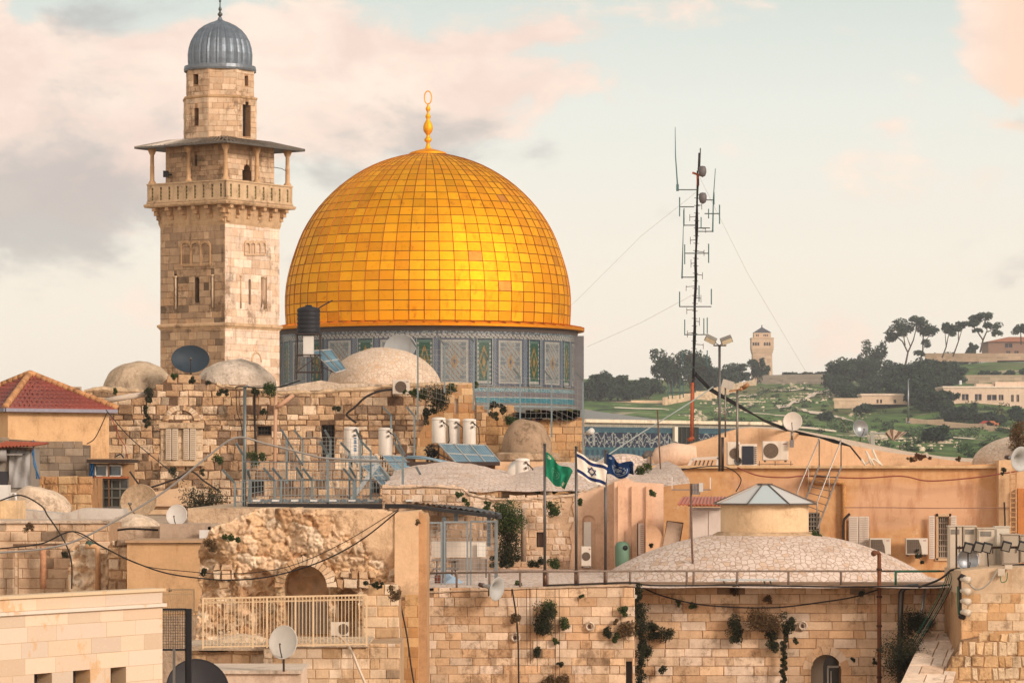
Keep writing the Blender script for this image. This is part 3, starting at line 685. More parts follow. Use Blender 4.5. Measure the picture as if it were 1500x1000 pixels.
mb = MB('farstone', S(84, 84, 92)); sq(mb, 13, .3, 487.3, 479); mb.tube([(cx, D, PZ(479.5, D)), (cx, D, PZ(476, D))], .25, 5); mb.build('roof', r)
# pole on the slope and cars
D = 700; mb = MB('steel', S(150, 150, 152)); mb.tube([P(1330.5, 618, D), P(1330.5, 585, D), P(1330.5, 556, D)], [.22, .18, .12], 8); mb.tube([P(1330.5, 620, D), P(1330.5, 617, D)], .4, 8); mb.tube([P(1330.5, 556, D), P(1333, 555, D)], .1, 6)
mb.build('tall_pole', label='tall thin grey pole standing on the green slope left of the modern building', cat='pole')
for i, (px, col, lb) in enumerate([(1446, S(176, 60, 46), 'small red car parked before the modern building'), (1453, S(196, 110, 60), 'small orange car parked next to the red car')]):
    D = 990; c = P(px, 623, D); r = root('parked_car', c, lb, 'car', 'cars parked below the modern building'); mb = MB('paint', col); x, y, z = c
    mb.panel(Pl(px, D), [(-2.0 + 0, z), (2.0, z), (2.05, z + .7), (1.2, z + .8), (.7, z + 1.35), (-.9, z + 1.4), (-1.7, z + .85), (-2.05, z + .75)], (), 1.7) ; mb.build('body', r)
    for dx_ in (-1.25, 1.25):
        w = MB('dark', S(40, 38, 38)); w.tube([(x + dx_, y - .12, z + .1), (x + dx_, y + 1.8, z + .1)], .33, 10); w.build('wheel', r)

# low scrub scattered over the slope
rnd = random.Random(77); mb = MB('leaf')
for k in range(560):
    px, py = rnd.uniform(1040, 1500), rnd.uniform(568, 672); D = solveD(px, py)
    if noise.noise(Vector((px * .03, py * .06, 5))) < -.15 or D > 1450: continue
    x = PX(px, D); r_ = rnd.uniform(.5, 1.7); leaves(mb, (x, D, hz(x, D) + r_ * .3), (r_ * 1.5, r_ * 1.5, r_ * .7), 34, .8, rnd, [S(40, 62, 38), S(58, 84, 44), S(48, 66, 44), S(76, 98, 54)], .2)
tagp(mb.build('scrub'), 'low dark green scrub scattered over the hillside', 'scrub', kind='stuff')
# ================================================ golden domed shrine
DC = 250.0; CCX = PX(627, DC); sh = root('domed_shrine', (CCX, DC, 0), 'octagonal shrine with a golden dome and blue tiled drum', 'shrine')
PS = DC / F
prof = [(207, 478), (208.5, 455), (208.3, 430), (205, 408), (200, 388), (193, 368), (187, 350), (177, 330), (165, 312), (152, 296), (137, 281), (122, 268), (106, 257), (88, 246.5), (68, 237.5), (46, 230.5), (27, 226.5)]
# resample the profile at equal arc length
def resample(pr, n):
    L = [0]
    for i in range(1, len(pr)): L.append(L[-1] + math.hypot(pr[i][0] - pr[i - 1][0], pr[i][1] - pr[i - 1][1]))
    out = []
    for k in range(n + 1):
        t = L[-1] * k / n; i = 1
        while i < len(L) - 1 and L[i] < t: i += 1
        f = (t - L[i - 1]) / (L[i] - L[i - 1]); out.append((pr[i - 1][0] + (pr[i][0] - pr[i - 1][0]) * f, pr[i - 1][1] + (pr[i][1] - pr[i - 1][1]) * f))
    return out
fine = resample(prof, 80)
sm = []
for i in range(len(fine)):
    a = fine[max(0, i - 3):i + 4]; sm.append((sum(p[0] for p in a) / len(a), sum(p[1] for p in a) / len(a)))
sm[0] = fine[0]; sm[-1] = fine[-1]
ROWS = 24; NC = 60; pr = resample(sm, ROWS); rnd = random.Random(8)
pr = [(r * PS, PZ(y, DC)) for r, y in pr]
GC = [S(240, 171, 22, 1), S(236, 165, 20, 1), S(244, 177, 28, 1), S(233, 160, 26, 1)]
mb = MB('gold', GC[0])
mb.lathe([(r - .03, z) for r, z in pr], NC * 2, (CCX, DC, 0), mat='gold', col=S(120, 70, 28, 1))
def dp(r, z, a): return Vector((CCX + r * math.cos(a), DC + r * math.sin(a), z))
for i in range(ROWS):
    (r0, z0), (r1, z1) = pr[i], pr[i + 1]
    for j in range(NC):
        a0 = 2 * math.pi * j / NC; a1 = 2 * math.pi * (j + 1) / NC; e = .024 / max(r0, 1.5); f = .035
        am = (a0 + a1) / 2
        q = [(0, a0 + e), (0, am), (0, a1 - e), (1, a1 - e), (1, am), (1, a0 + e)]
        tl_ = rnd.uniform(-.014, .014); tw = rnd.uniform(-.013, .013)
        vs = []
        for (t, a) in q:
            tt = f if t == 0 else 1 - f; r = r0 + (r1 - r0) * tt; z = z0 + (z1 - z0) * tt
            off = .012 + tl_ * (t - .5) * 2 + tw * (1 if a > am else -1 if a < am else 0); vs.append(dp(r + off, z + off * .3, a))
        k = rnd.uniform(.9, 1.04); c = rnd.choice(GC)
        if rnd.random() < .014: c = rnd.choice([S(206, 132, 44, 1), S(210, 142, 62, 1), S(186, 120, 56, 1)])
        if rnd.random() < .05: k *= .86
        mb.add(vs, [(0, 1, 4, 5), (1, 2, 3, 4)], col=(c[0] * k, c[1] * k, c[2] * k))
for j in range(NC):  # standing seams
    a = 2 * math.pi * j / NC
    pts = [dp(r + .035, z + .01, a) for r, z in pr]; w = .022
    vs = []
    for (r, z) in pr:
        for (da, o) in ((-w, .0), (0, .06), (w, .0)): vs.append(dp(r + o, z + o * .3, a + da / max(r, .8)))
    mb.add(vs, [(3 * i + k, 3 * i + 3 + k, 3 * i + 4 + k, 3 * i + 1 + k) for i in range(ROWS) for k in (0, 1)], col=S(158, 94, 30, 1))
mb.build('dome', sh)
# cap and finial
mb = MB('gold', S(236, 160, 30, 1), smooth=True)
zt = PZ(226.5, DC)
mb.lathe([(27 * PS, 0), (27.4 * PS, .12), (24 * PS, .2), (16 * PS, .32), (8 * PS, .42), (.0, .5)], 40, (CCX, DC, zt - .02)); mb.build('cap', sh)
fp = [(6.5, 223), (7, 221.5), (5, 218), (3, 214), (2.2, 209), (5, 207), (5.6, 204), (3.5, 202), (2.2, 199), (3, 197), (6, 193), (7, 190), (7.2, 187), (6.5, 183), (4, 178), (2.2, 175), (3.8, 172), (4, 170), (2, 167), (1.6, 164), (3.4, 161), (3.6, 159), (2, 156), (1.2, 153)]
mb = MB('gold', S(238, 176, 40, 1), smooth=True); mb.lathe([(r * PS, PZ(y, DC)) for r, y in fp], 18, (CCX, DC, 0))
mb.tube([(CCX + 5 * PS * math.sin(t) * 1.05, DC, PZ(143, DC) + 9.5 * PS * math.cos(t)) for t in [math.pi + 2 * math.pi * i / 26 for i in range(27)]], .045, 8); mb.build('finial', sh)
# eaves
mb = MB('gold', S(214, 138, 22, 1), smooth=False)
zc = PZ(482, DC)
mb.lathe([(10.35, zc + .1), (10.55, zc + .16), (11.35, zc - .0), (11.45, zc - .02), (11.45, zc - .2), (11.38, zc - .22), (10.9, zc - .2)], 60, (CCX, DC, 0), smooth=False)
for j in range(60): # roof sheet ribs on the eaves
    a = 2 * math.pi * j / 60; mb.bar(dp(10.5, zc + .2, a), dp(11.46, zc + .03, a), .09, .07, col=S(186, 112, 22, 1))
mb.build('eaves', sh)
# drum with tile mosaic
RD = 10.9; zb = PZ(600, DC); ztp = zc - .18; rnd = random.Random(4)
mb = MB('dark', S(96, 84, 78)); mb.lathe([(11.0, zc - .2), (10.95, zc - .55)], 90, (CCX, DC, 0)); mb.build('eaves_painted_shade', sh)  # dark band coloured as the shade under the eaves
def mosaic(t, v):
    """t = angle in degrees around, v = 0 bottom .. 1 top; glazed tile pattern colour"""
    blue = S(58, 88, 124); teal = S(44, 140, 160); lt = S(176, 186, 184); grey = S(128, 138, 142); buff = S(176, 150, 120); green = S(24, 92, 72); yel = S(190, 146, 60); navy = S(34, 50, 84); white = S(206, 204, 194)
    n = rnd.random()
    if v > .9:   # border + inscription
        if v > .965: return buff if int(t * 1.4) % 2 else grey
        h = noise.noise(Vector((t * 1.2, v * 60, 0))) ; return lt if h > .05 else S(92, 104, 118)
    if v > .85:
        return white if (int(t * 1.6) + int(v * 60)) % 3 else S(110, 104, 110)
    if v < .05: return S(150, 140, 128)
    if v < .115: return teal if n > .3 else S(92, 176, 186)
    if v < .13: return white
    if v < .2: return S(146, 120, 112) if int(t * .9) % 2 == 0 and .145 < v < .19 else S(132, 140, 150)
    if v < .235: return S(84, 160, 176) if n > .5 else S(190, 206, 204)
    if v < .265: return buff if int(t * 2) % 2 else grey
    # panels every 11.25 degrees
    tt = ((t + 93.4) % 22.5 + 22.5) % 22.5; vv = (v - .27) / .58
    def frame(u, w, p): return min(u, w - u, )
    # green window 0 .. 7.2 (centre 3.4), white 9.3 .. 20.3
    if tt < 6.9:
        u = tt / 6.9
        if u < .1 or u > .9 or vv < .04 or vv > .96: return navy if n > .3 else S(60, 110, 120)
        if u < .2 or u > .8 or vv < .1 or vv > .9: return white if (int(vv * 22) % 2) else S(98, 134, 120)
        d = abs(u - .5) / .3 + abs(vv - .5) / .36; d2 = abs(u - .5) / .3 + abs((vv * 2 % 1) - .5) / .3
        if d < .35: return yel
        if .75 < d < 1.0: return yel if n > .3 else S(140, 104, 44)
        if d2 < .3: return S(160, 150, 90)
        return green if n > .25 else S(70, 120, 84)
    if 8.6 < tt < 20.6:
        u = (tt - 8.6) / 12
        if u < .07 or u > .93 or vv < .035 or vv > .965: return S(90, 100, 120)
        if u < .14 or u > .86 or vv < .07 or vv > .93: return white
        cu = u - .5; w = .26 + .1 * math.cos(vv * math.pi * 6)
        d = abs(cu) / .3 + abs(vv - .5) / .42
        if d < .28: return S(84, 96, 120) if d < .14 else buff
        if d < .42: return S(196, 160, 110)
        if abs(cu) < w and vv > .1 and vv < .9:
            h = (int(u * 26) + int(vv * 34)) % 4; return lt if h else S(170, 132, 100)
        return S(136, 146, 150) if (int(u * 20) * 3 + int(vv * 30)) % 3 else S(182, 184, 176)
    return S(104, 124, 150) if (int(tt * 4) + int(v * 70)) % 3 else S(166, 170, 166)
mb = MB('tile'); NA, NV = 760, 92; A0, A1 = math.radians(178), math.radians(362)
vs = [dp(RD, zb + (ztp - zb) * j / NV, A0 + (A1 - A0) * i / NA) for i in range(NA + 1) for j in range(NV + 1)]
mb.add(vs, [])
for i in range(NA):
    t = math.degrees(A0 + (A1 - A0) * (i + .5) / NA) - 270
    for j in range(NV):
        c = mosaic(t, (j + .5) / NV); k = rnd.uniform(.4, .6); b = i * (NV + 1) + j
        mb.f.append([b, b + NV + 1, b + NV + 2, b + 1]); mb.m.append('tile'); mb.c.append((c[0] * k, c[1] * k, c[2] * k)); mb.s.append(False)
mb.lathe([(RD, zb), (RD, ztp)], 60, (CCX, DC, 0), math.radians(2), math.radians(178), col=S(120, 134, 144))
mb.build('drum', sh)
for k in range(-4, 4): # window frames raised from the drum wall
    t0 = -93.4 + 22.5 * (k + 4) + .4; 
    a0 = math.radians(t0 + 270); a1 = math.radians(t0 + 6.4 + 270); z0 = zb + (ztp - zb) * .28; z1 = zb + (ztp - zb) * .845
    f = MB('tile', S(140, 142, 136)); w = .06
    for (aa, bb, za, zbb) in ((a0, a0 + w / RD, z0, z1), (a1 - w / RD, a1, z0, z1), (a0, a1, z0 - w, z0), (a0, a1, z1, z1 + w)):
        m_ = 4; vs = []
        for i in range(m_ + 1):
            a = aa + (bb - aa) * i / m_; vs += [dp(RD + .001, za, a), dp(RD + .09, za, a), dp(RD + .09, zbb, a), dp(RD + .001, zbb, a)]
        f.add(vs, [(4 * i + q, 4 * i + 4 + q, 4 * i + 5 + q, 4 * i + 1 + q) for i in range(m_) for q in range(3)])
    f.build('window_frame', sh)
# mouldings round the foot of the drum
mb = MB('tile', S(130, 140, 140)); mb.lathe([(RD, zb - .02), (RD + .14, zb), (RD + .14, zb + .12), (RD + .002, zb + .16)], 90, (CCX, DC, 0)); mb.build('drum_moulding', sh)
for a in (math.radians(-9), math.radians(-171)):  # stair turrets / buttress strips at the sides
    f = MB('tile', S(112, 110, 112)); c = dp(RD + .05, 0, a); f.box(c.x - .55, c.x + .55, c.y - .5, c.y + .5, zb - .5, ztp - .4); f.build('buttress', sh)
# lead roof and octagon
RO = 27.0; zo = PZ(621, 233)
og = [Vector((CCX + RO * math.cos(math.radians(22.5 + 45 * k)), DC + RO * math.sin(math.radians(22.5 + 45 * k)), 0)) for k in range(8)]
mb = MB('lead', S(150, 142, 132)); vs = [(p.x * .97 + CCX * .03, p.y * .97 + DC * .03, zo - .6) for p in og] + [(CCX + 10.95 * math.cos(math.radians(22.5 + 45 * k)), DC + 10.95 * math.sin(math.radians(22.5 + 45 * k)), zb + .1) for k in range(8)]
mb.add(vs, [(k, (k + 1) % 8, 8 + (k + 1) % 8, 8 + k) for k in range(8)]); mb.build('roof', sh)
def octo(u, v, w, h):
    navy = S(46, 58, 90); wh = S(206, 212, 206); teal = S(84, 138, 150); pale = S(150, 168, 174); z = v
    if z > h - .25: return S(226, 220, 200)
    if z > h - .5: return S(84, 124, 144)
    if z > h - 1.75:  # inscription band: interlaced pale strokes on blue
        q = (h - .5 - z) / 1.25; e = .55 + .45 * math.sin(u * .9)
        if q < .08 or q > .92: return teal
        for k in range(3):
            if abs(q - (.3 + .2 * k + .17 * math.sin(u * (6.1 + 2.3 * k) + k * 2 + 1.5 * math.sin(u * 2.1)))) < .035: return wh
        if abs((u * 1.9 + .3 * math.sin(u * 5)) % 1 - .5) < .07 and .15 < q < .8: return wh
        return navy if rnd.random() > .15 else S(80, 100, 130)
    if z > h - 2.1: return teal if int(u * 4) % 2 else S(66, 100, 126)
    bay = u % 2.6; d = h - 2.1 - z
    if bay < .25: return S(66, 96, 126)
    if d < 1.5:
        if .55 < bay < 2.3 and .25 < d < 1.25: return S(168, 160, 146) if (int(bay * 8) + int(d * 8)) % 3 else S(70, 100, 130)
        return pale if rnd.random() > .4 else S(84, 118, 140)
    return pale if rnd.random() > .5 else S(100, 130, 148)
for k in range(8):
    a, b = og[k], og[(k + 1) % 8]; mb = MB('tile'); h = 7.5
    if k in (5, 6):
        n, m_ = (340, 84); L = (b - a).length
        vs = [(a + (b - a) * (i / n)) + Vector((0, 0, zo - h + h * j / m_)) for i in range(n + 1) for j in range(m_ + 1)]; mb.add(vs, [])
        for i in range(n):
            for j in range(m_):
                c = octo(L * (i + .5) / n, h * (j + .5) / m_, L, h); kk = rnd.uniform(.36, .55); q = i * (m_ + 1) + j
                mb.f.append([q, q + m_ + 1, q + m_ + 2, q + 1]); mb.m.append('tile'); mb.c.append(tuple(x * kk for x in c)); mb.s.append(False)
        mb.add([a, b, b + Vector((0, 0, zo - h)), a + Vector((0, 0, zo - h))], [(0, 1, 2, 3)], col=S(200, 190, 176))
    else: mb.add([a, b, b + Vector((0, 0, zo)), a + Vector((0, 0, zo))], [(0, 1, 2, 3)], col=S(110, 140, 160))
    o = mb.build('facade', sh)
# coping round the octagon
mb = MB('stone', S(236, 220, 192)); 
for k in range(8):
    a, b = og[k], og[(k + 1) % 8]; mb.bar(a + Vector((0, 0, zo + .12)), b + Vector((0, 0, zo + .12)), .22, .5)
mb.build('coping', sh)
mb = MB('dark', S(48, 52, 52)); q = Pl.__new__(Pl); a, b = og[6], og[7]; q.O = Vector((a.x, a.y, 0)); q.U = (b - a).normalized(); q.N = Vector((q.U.y, -q.U.x, 0))
u0, z1 = q.uv(990, 625); u1, z0 = q.uv(1022, 650); mb.ubox(q, u0, u1, z0, z1, .01, .1); o = mb.build('window', sh)
mb = MB('paint', S(230, 222, 200)); mb.ubox(q, u0 - .35, u0 - .02, z0, z1, .01, .22)
for i in range(1, 5): mb.ubox(q, u0 + (u1 - u0) * i / 5 - .02, u0 + (u1 - u0) * i / 5 + .02, z0, z1, .1, .14, col=S(96, 88, 70))
mb.build('window_frame', o)

# ================================================ minaret
DM = 175.0; th = math.radians(35.5); ms_ = 4.39; co = P(329.5, 0, DM); co.z = 0
mn = root('minaret', (0, 0, 0), 'square stone minaret with a columned balcony and grey ribbed dome', 'minaret')
e1 = Vector((math.cos(th), -math.sin(th), 0)); e2 = Vector((math.sin(th), math.cos(th), 0))
mc = co - e1 * ms_ / 2 + e2 * ms_ / 2; mn.location = (mc.x, mc.y, 0); mn.matrix_basis = Matrix.Translation((mc.x, mc.y, 0)) @ Matrix.Rotation(-th, 4, 'Z'); mn.rotation_euler = (0, 0, -th)
def mface(hs):
    """left and right visible faces of a square of half side hs round the minaret axis"""
    c = mc + e1 * hs - e2 * hs; L = Pl.__new__(Pl); L.O = Vector((c.x, c.y, 0)) - e1 * hs; L.U = e1; L.N = Vector((e1.y, -e1.x, 0)); R = Pl.__new__(Pl); R.O = Vector((c.x, c.y, 0)) + e2 * hs; R.U = e2; R.N = Vector((e2.y, -e2.x, 0)); return L, R
def mz(py): return PZ(py, DM)
def sqprism(mb, prof, cols=None, **k):
    """prof = [(half side, z)] square section lofted round the minaret axis"""
    vs = []
    for (h, z) in prof:
        for (i, j) in ((-1, -1), (1, -1), (1, 1), (-1, 1)): p = mc + e1 * (i * h) + e2 * (j * h); vs.append((p.x, p.y, z))
    fs = [(4 * i + j, 4 * i + (j + 1) % 4, 4 * i + 4 + (j + 1) % 4, 4 * i + 4 + j) for i in range(len(prof) - 1) for j in range(4)] + [(3, 2, 1, 0), tuple(range(4 * len(prof) - 4, 4 * len(prof)))]
    mb.add(vs, fs, **k)
hs = ms_ / 2; L, R = mface(hs); mb = MB('oldstone', S(150, 118, 88))
# the shaft: two solid tiers with a moulded string course, window slits cut in
slL = [(L.uvs(archp(285, 292, 406, 443)), .5, 'dark'), (L.uvs(rect(255, 261, 401, 450)), .14), (L.uvs(rect(309, 314, 400, 450)), .12)]
slR = [(R.uvs(archp(364, 367.5, 409, 446)), .5, 'dark'), (R.uvs(rect(382, 385, 406, 450)), .12), (R.uvs(rect(388, 391, 406, 452)), .12)]
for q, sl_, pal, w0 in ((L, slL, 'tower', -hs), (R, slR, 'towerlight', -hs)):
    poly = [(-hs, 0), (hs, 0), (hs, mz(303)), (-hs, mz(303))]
    mort = S(150, 124, 98) if q is L else S(226, 198, 170)  # left joints and stones darker, right paler: sun side painted into the stone
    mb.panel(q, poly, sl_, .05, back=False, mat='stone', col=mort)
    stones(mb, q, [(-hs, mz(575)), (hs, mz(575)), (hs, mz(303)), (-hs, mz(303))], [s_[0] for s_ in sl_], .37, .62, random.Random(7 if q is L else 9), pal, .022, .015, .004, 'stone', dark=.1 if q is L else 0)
for q in (L, R):
    n = q.O - q.N * ms_; mb.add([q.pt(-hs, 0, -ms_), q.pt(hs, 0, -ms_), q.pt(hs, mz(303), -ms_), q.pt(-hs, mz(303), -ms_)], [(0, 1, 2, 3)], mat='stone')
mb.build('shaft', mn)
mb = MB('stone', S(220, 184, 144)); z = mz(478); sqprism(mb, [(hs + .02, z - .1), (hs + .07, z), (hs + .13, z + .06), (hs + .13, z + .16), (hs + .05, z + .2), (hs + .01, z + .22)]); mb.build('string_course', mn)
# blind tracery of small arches
for q, x0, x1, yt, yb, n, nm in ((L, 266, 309, 356, 388, 3, 'blind_arch'), (R, 357, 388, 356, 372, 4, 'blind_arch')):
    for i in range(n):
        a = x0 + (x1 - x0) * i / n; b = x0 + (x1 - x0) * (i + 1) / n; f = MB('stone', S(196, 158, 118) if q is L else S(226, 190, 152)); f2 = q.uvs(archp(a + .8, b - .8, yt, yb))  # left arches in a shaded tone, right ones in a sunlit tone
        f.panel(q, q.uvs(archp(a, b, yt - 4, yb + 2)), [(f2, .0)], .02, base=.09); f.build(nm, mn)
for (q, x) in ((L, 258), (L, 312), (R, 386.5), (R, 352)):
    mb = MB('stone', S(214, 184, 152)); c = q.at(x, 0, .04); mb.tube([(c.x, c.y, mz(450)), (c.x, c.y, mz(404))], .05, 8); mb.tube([(c.x, c.y, mz(405)), (c.x, c.y, mz(401))], [.05, .1], 8); mb.build('blind_column', mn)
fr = MB('stone', S(226, 192, 154)); c0 = R.at(375, 522, .01); pts = [R.at(375 + 7 * math.cos(t), 530 - 14 * math.sin(t), .03) for t in [math.pi * i / 14 for i in range(15)]]; fr.tube(pts, .05, 6); fr.build('blind_arch', mn)
# flare under the balcony, corbels, balcony
HB = 5.35 / 2
mb = MB('stone', S(212, 176, 136)); sqprism(mb, [(hs, mz(330)), (hs + .06, mz(324)), (hs + .12, mz(306)), (hs + .14, mz(300.5)), (HB + .1, mz(299.4)), (HB + .14, mz(297)), (HB + .14, mz(295)), (HB, mz(293))]); mb.build('balcony_floor', mn)
for q in mface(HB):
    for i in range(6):
        u = -HB + HB * 2 * (i + .5) / 6; f = MB('stone', S(206, 166, 124)); z = mz(300)
        for (o0, o1, a, b) in ((-.8, .02, -.14, 0), (-.8, -.14, -.32, -.141), (-.8, -.34, -.5, -.321), (-.8, -.5, -.66, -.501)): f.ubox(q, u - .12, u + .12, z + a * 1.25, z + b * 1.25, o0, o1)
        f.build('corbel', mn)
GR = [S(120, 140, 60), S(150, 128, 54), S(70, 110, 60)]
for qi, q in enumerate(mface(HB)):
    f = MB('stone', S(216, 184, 146)); hl = []; n = 9 if qi == 0 else 8
    zs0, zs1 = mz(289), mz(270)
    for i in range(n):
        u = -HB + HB * 2 * (i + .6) / (n + .2); hl.append(([(u - .07, zs0), (u + .07, zs0), (u + .07, zs1), (u - .07, zs1)], .12))
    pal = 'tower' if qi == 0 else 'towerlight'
    f.panel(q, [(-HB, mz(293)), (HB, mz(293)), (HB, mz(266)), (-HB, mz(266))], hl, .2)
    f.ubox(q, -HB - .02, HB + .02, mz(266) + .002, mz(264), -.24, .05); f.ubox(q, -HB - .02, HB + .02, mz(292.9), mz(290.5), .004, .05)
    o = f.build('parapet', mn)
    for i, h in enumerate(hl):
        u = (h[0][0][0] + h[0][1][0]) / 2; s_ = MB('paint', GR[i % 3] if qi else S(150, 120, 60)); s_.ubox(q, u - .06, u + .06, zs0, zs1, -.11, -.09)
        for k in range(7): z = zs0 + (zs1 - zs0) * k / 7; s_.ubox(q, u - .06, u + .06, z, z + .05, -.09, -.05, col=S(200, 176, 110) if k % 2 else S(90, 100, 60))
        s_.build('tracery_slot', o)
for (i, j) in ((-1, 1), (1, 1)): # rear parapets
    pass
f = MB('stone', S(206, 170, 130)); 
for q, sgn in ((mface(HB)[0], 1), (mface(HB)[1], 1)):
    f.ubox(q, -HB, HB, mz(293), mz(265), -2 * HB, -2 * HB + .2)
f.build('parapet', mn)
# upper room under the canopy
hu = 2.0; L2, R2 = mface(hu)
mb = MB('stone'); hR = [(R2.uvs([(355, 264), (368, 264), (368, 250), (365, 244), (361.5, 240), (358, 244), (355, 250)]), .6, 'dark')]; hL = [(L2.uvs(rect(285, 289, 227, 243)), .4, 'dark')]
for q, hl, pal in ((L2, hL, 'tower'), (R2, hR, 'beige')):  # left face shaded, right face sunlit, by choice of stone colours
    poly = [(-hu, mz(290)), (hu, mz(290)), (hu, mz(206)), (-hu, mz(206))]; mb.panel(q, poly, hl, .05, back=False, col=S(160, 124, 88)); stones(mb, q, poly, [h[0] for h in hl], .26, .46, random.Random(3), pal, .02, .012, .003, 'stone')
    mb.add([q.pt(-hu, mz(290), -2 * hu), q.pt(hu, mz(290), -2 * hu), q.pt(hu, mz(206), -2 * hu), q.pt(-hu, mz(206), -2 * hu)], [(0, 1, 2, 3)])
mb.build('upper_room', mn)
hc = 3.15
mb = MB('lead', S(112, 104, 96)); sqprism(mb, [(hu - .1, mz(203.5)), (hc - .1, mz(212.5)), (hc, mz(212)), (hc, mz(209.5)), (hc - .1, mz(209)), (hu * .6, mz(196))])
for q in mface(hc):
    for i in range(22):
        u = -hc + 2 * hc * i / 21; u2 = u * .62; mb.bar(q.pt(u, mz(209.2), .0), q.pt(u2, mz(198), -hc * .45), .06, .07, col=S(128, 118, 106))
mb.build('canopy_roof', mn)
HCc = HB - .18
for (i, j) in ((-1, -1), (-.0, -1), (1, -1), (1, 0), (1, 1), (0, 1), (-1, 1), (-1, 0)):
    p = mc + e1 * (i * HCc) + e2 * (j * HCc); f = MB('stone', S(214, 172, 128)); z0, z1 = mz(268), mz(211.5)
    f.lathe([(.2, z0 - .0), (.2, z0 + .22), (.15, z0 + .28), (.12, z0 + .34), (.11, (z0 + z1) / 2), (.13, (z0 + z1) / 2 + .04), (.105, (z0 + z1) / 2 + .08), (.1, z1 - .34), (.15, z1 - .26), (.2, z1 - .14), (.22, z1 - .1), (.22, z1)], 12, (p.x, p.y, 0)); f.build('column', mn)
f = MB('cable', S(110, 96, 84))
for (i, j) in ((-1, 1), (1, 1)):
    a = mc + e1 * (i * HCc) + e2 * (j * HCc); b = mc + e1 * (i * hu) * .98 + e2 * (j * hu) * .98; f.tube([(a.x, a.y, mz(243)), (a.x * .6 + b.x * .4, a.y * .6 + b.y * .4, mz(238)), (b.x, b.y, mz(236))], .02, 5)
f.build('tie_rod', mn)
f = MB('dark', S(50, 48, 46)); c = L2.at(249, 256, .3); f.box(c.x - .15, c.x + .12, c.y - .1, c.y + .1, c.z - .15, c.z + .18); f.bar(c, L2.at(252, 256, 0), .05); f.build('floodlight', mn)
# octagonal lantern
def octa(r, z0, z1, f, pal, seed, ch=.3, holes=None, rot=math.radians(22.5)):
    for k in range(8):
        a0 = rot + k * math.pi / 4 - th; p = Vector((mc.x + r * math.cos(a0), mc.y + r * math.sin(a0), 0)); p2 = Vector((mc.x + r * math.cos(a0 + math.pi / 4), mc.y + r * math.sin(a0 + math.pi / 4), 0))
        q = Pl.__new__(Pl); q.U = (p2 - p).normalized(); q.N = Vector((q.U.y, -q.U.x, 0)); q.O = (p + p2) / 2; w = (p2 - p).length / 2
        hl = (holes or {}).get(k, []); hl2 = []
        for (x0, x1, yt, yb, kk) in hl: hl2.append((q.uvs(archp(x0, x1, yt, yb, 8, kk)), .35, 'dark'))
        poly = [(-w, z0), (w, z0), (w, z1), (-w, z1)]; f.panel(q, poly, hl2, .05, back=False, col=S(180, 140, 104))
        stones(f, q, poly, [h[0] for h in hl2], ch, .6, random.Random(seed + k), pal, .018, .012, .002, 'stone')
    return f
def facek(px, r, rot=math.radians(22.5)):
    """which octagon face is seen at column px"""
    best = None
    for k in range(8):
        a = rot + (k + .5) * math.pi / 4 - th; c = Vector((mc.x + r * math.cos(a), mc.y + r * math.sin(a)))
        if math.sin(a) < -.1:
            d = abs(CX + F * c.x / c.y - px)
            if best is None or d < best[0]: best = (d, k)
    return best[1]
r1 = 55.5 * DM / F * 1.02; k1, k2 = facek(288, r1), facek(361, r1)
f = MB('stone'); octa(r1, mz(206), mz(137), f, 'beige', 20, holes={k1: [(284.5, 291, 158, 184, .6)], k2: [(355.5, 367, 149, 200, 1.2)]}); f.build('lantern', mn)
r2 = 51.5 * DM / F * 1.02
f = MB('stone'); octa(r2, mz(137), mz(94), f, 'beige', 40, holes={facek(286, r2): [(283, 290.5, 109, 124, .1)], facek(361, r2): [(358.5, 363.5, 111, 126, .8)]}); f.build('lantern_top', mn)
f = MB('stone', S(204, 166, 124)); f.lathe([(r2 * .96, mz(141)), (r1 * 1.0, mz(140)), (r1 * 1.03, mz(137.5)), (r1 * 1.03, mz(135.5)), (r2, mz(134))], 8, (mc.x, mc.y, 0), math.radians(22.5) - th, math.radians(382.5) - th, smooth=False); f.build('string_course', mn)
f = MB('stone', S(186, 140, 96)) # lattice in the right lantern window
q = None
# grey ribbed dome
DMm = DM / F
f = MB('lead', S(122, 128, 134), smooth=True); f.lathe([(r2 * .95, mz(96)), (53.5 * DMm, mz(96)), (54 * DMm, mz(93)), (53 * DMm, mz(88)), (48 * DMm, mz(87))], 48, (mc.x, mc.y, 0), smooth=False)
NRB = 20; dpf = [(47, 88), (47.6, 80), (47.8, 70), (46.5, 60), (43.5, 50), (38.5, 41), (32, 33), (24, 27), (15, 22.5), (8, 20), (4, 18), (2.5, 14)]
vs = []; NS = NRB * 6
for (r, y) in dpf:
    for j in range(NS):
        ph = (j % 6) / 6; bulge = 1 - .045 * (1 - math.sin(math.pi * ph)) if r > 5 else 1
        if j % 6 == 0: bulge = 1.012 if r > 5 else 1
        a = 2 * math.pi * j / NS; vs.append((mc.x + r * DMm * bulge * math.cos(a), mc.y + r * DMm * bulge * math.sin(a), mz(y)))
f.add(vs, [(i * NS + j, i * NS + (j + 1) % NS, (i + 1) * NS + (j + 1) % NS, (i + 1) * NS + j) for i in range(len(dpf) - 1) for j in range(NS)], smooth=False, col=S(120, 130, 140)); f.build('dome', mn)
f = MB('lead', S(84, 88, 86), smooth=True); f.lathe([(r * DMm, mz(y)) for r, y in [(2.5, 16), (1.6, 13), (3.6, 11), (3.8, 9), (2, 7), (1.2, 5), (2.6, 3), (2.4, 1), (1, -2), (.8, -8), (2, -10), (.6, -13), (.3, -20)]], 14, (mc.x, mc.y, 0)); f.build('finial', mn)
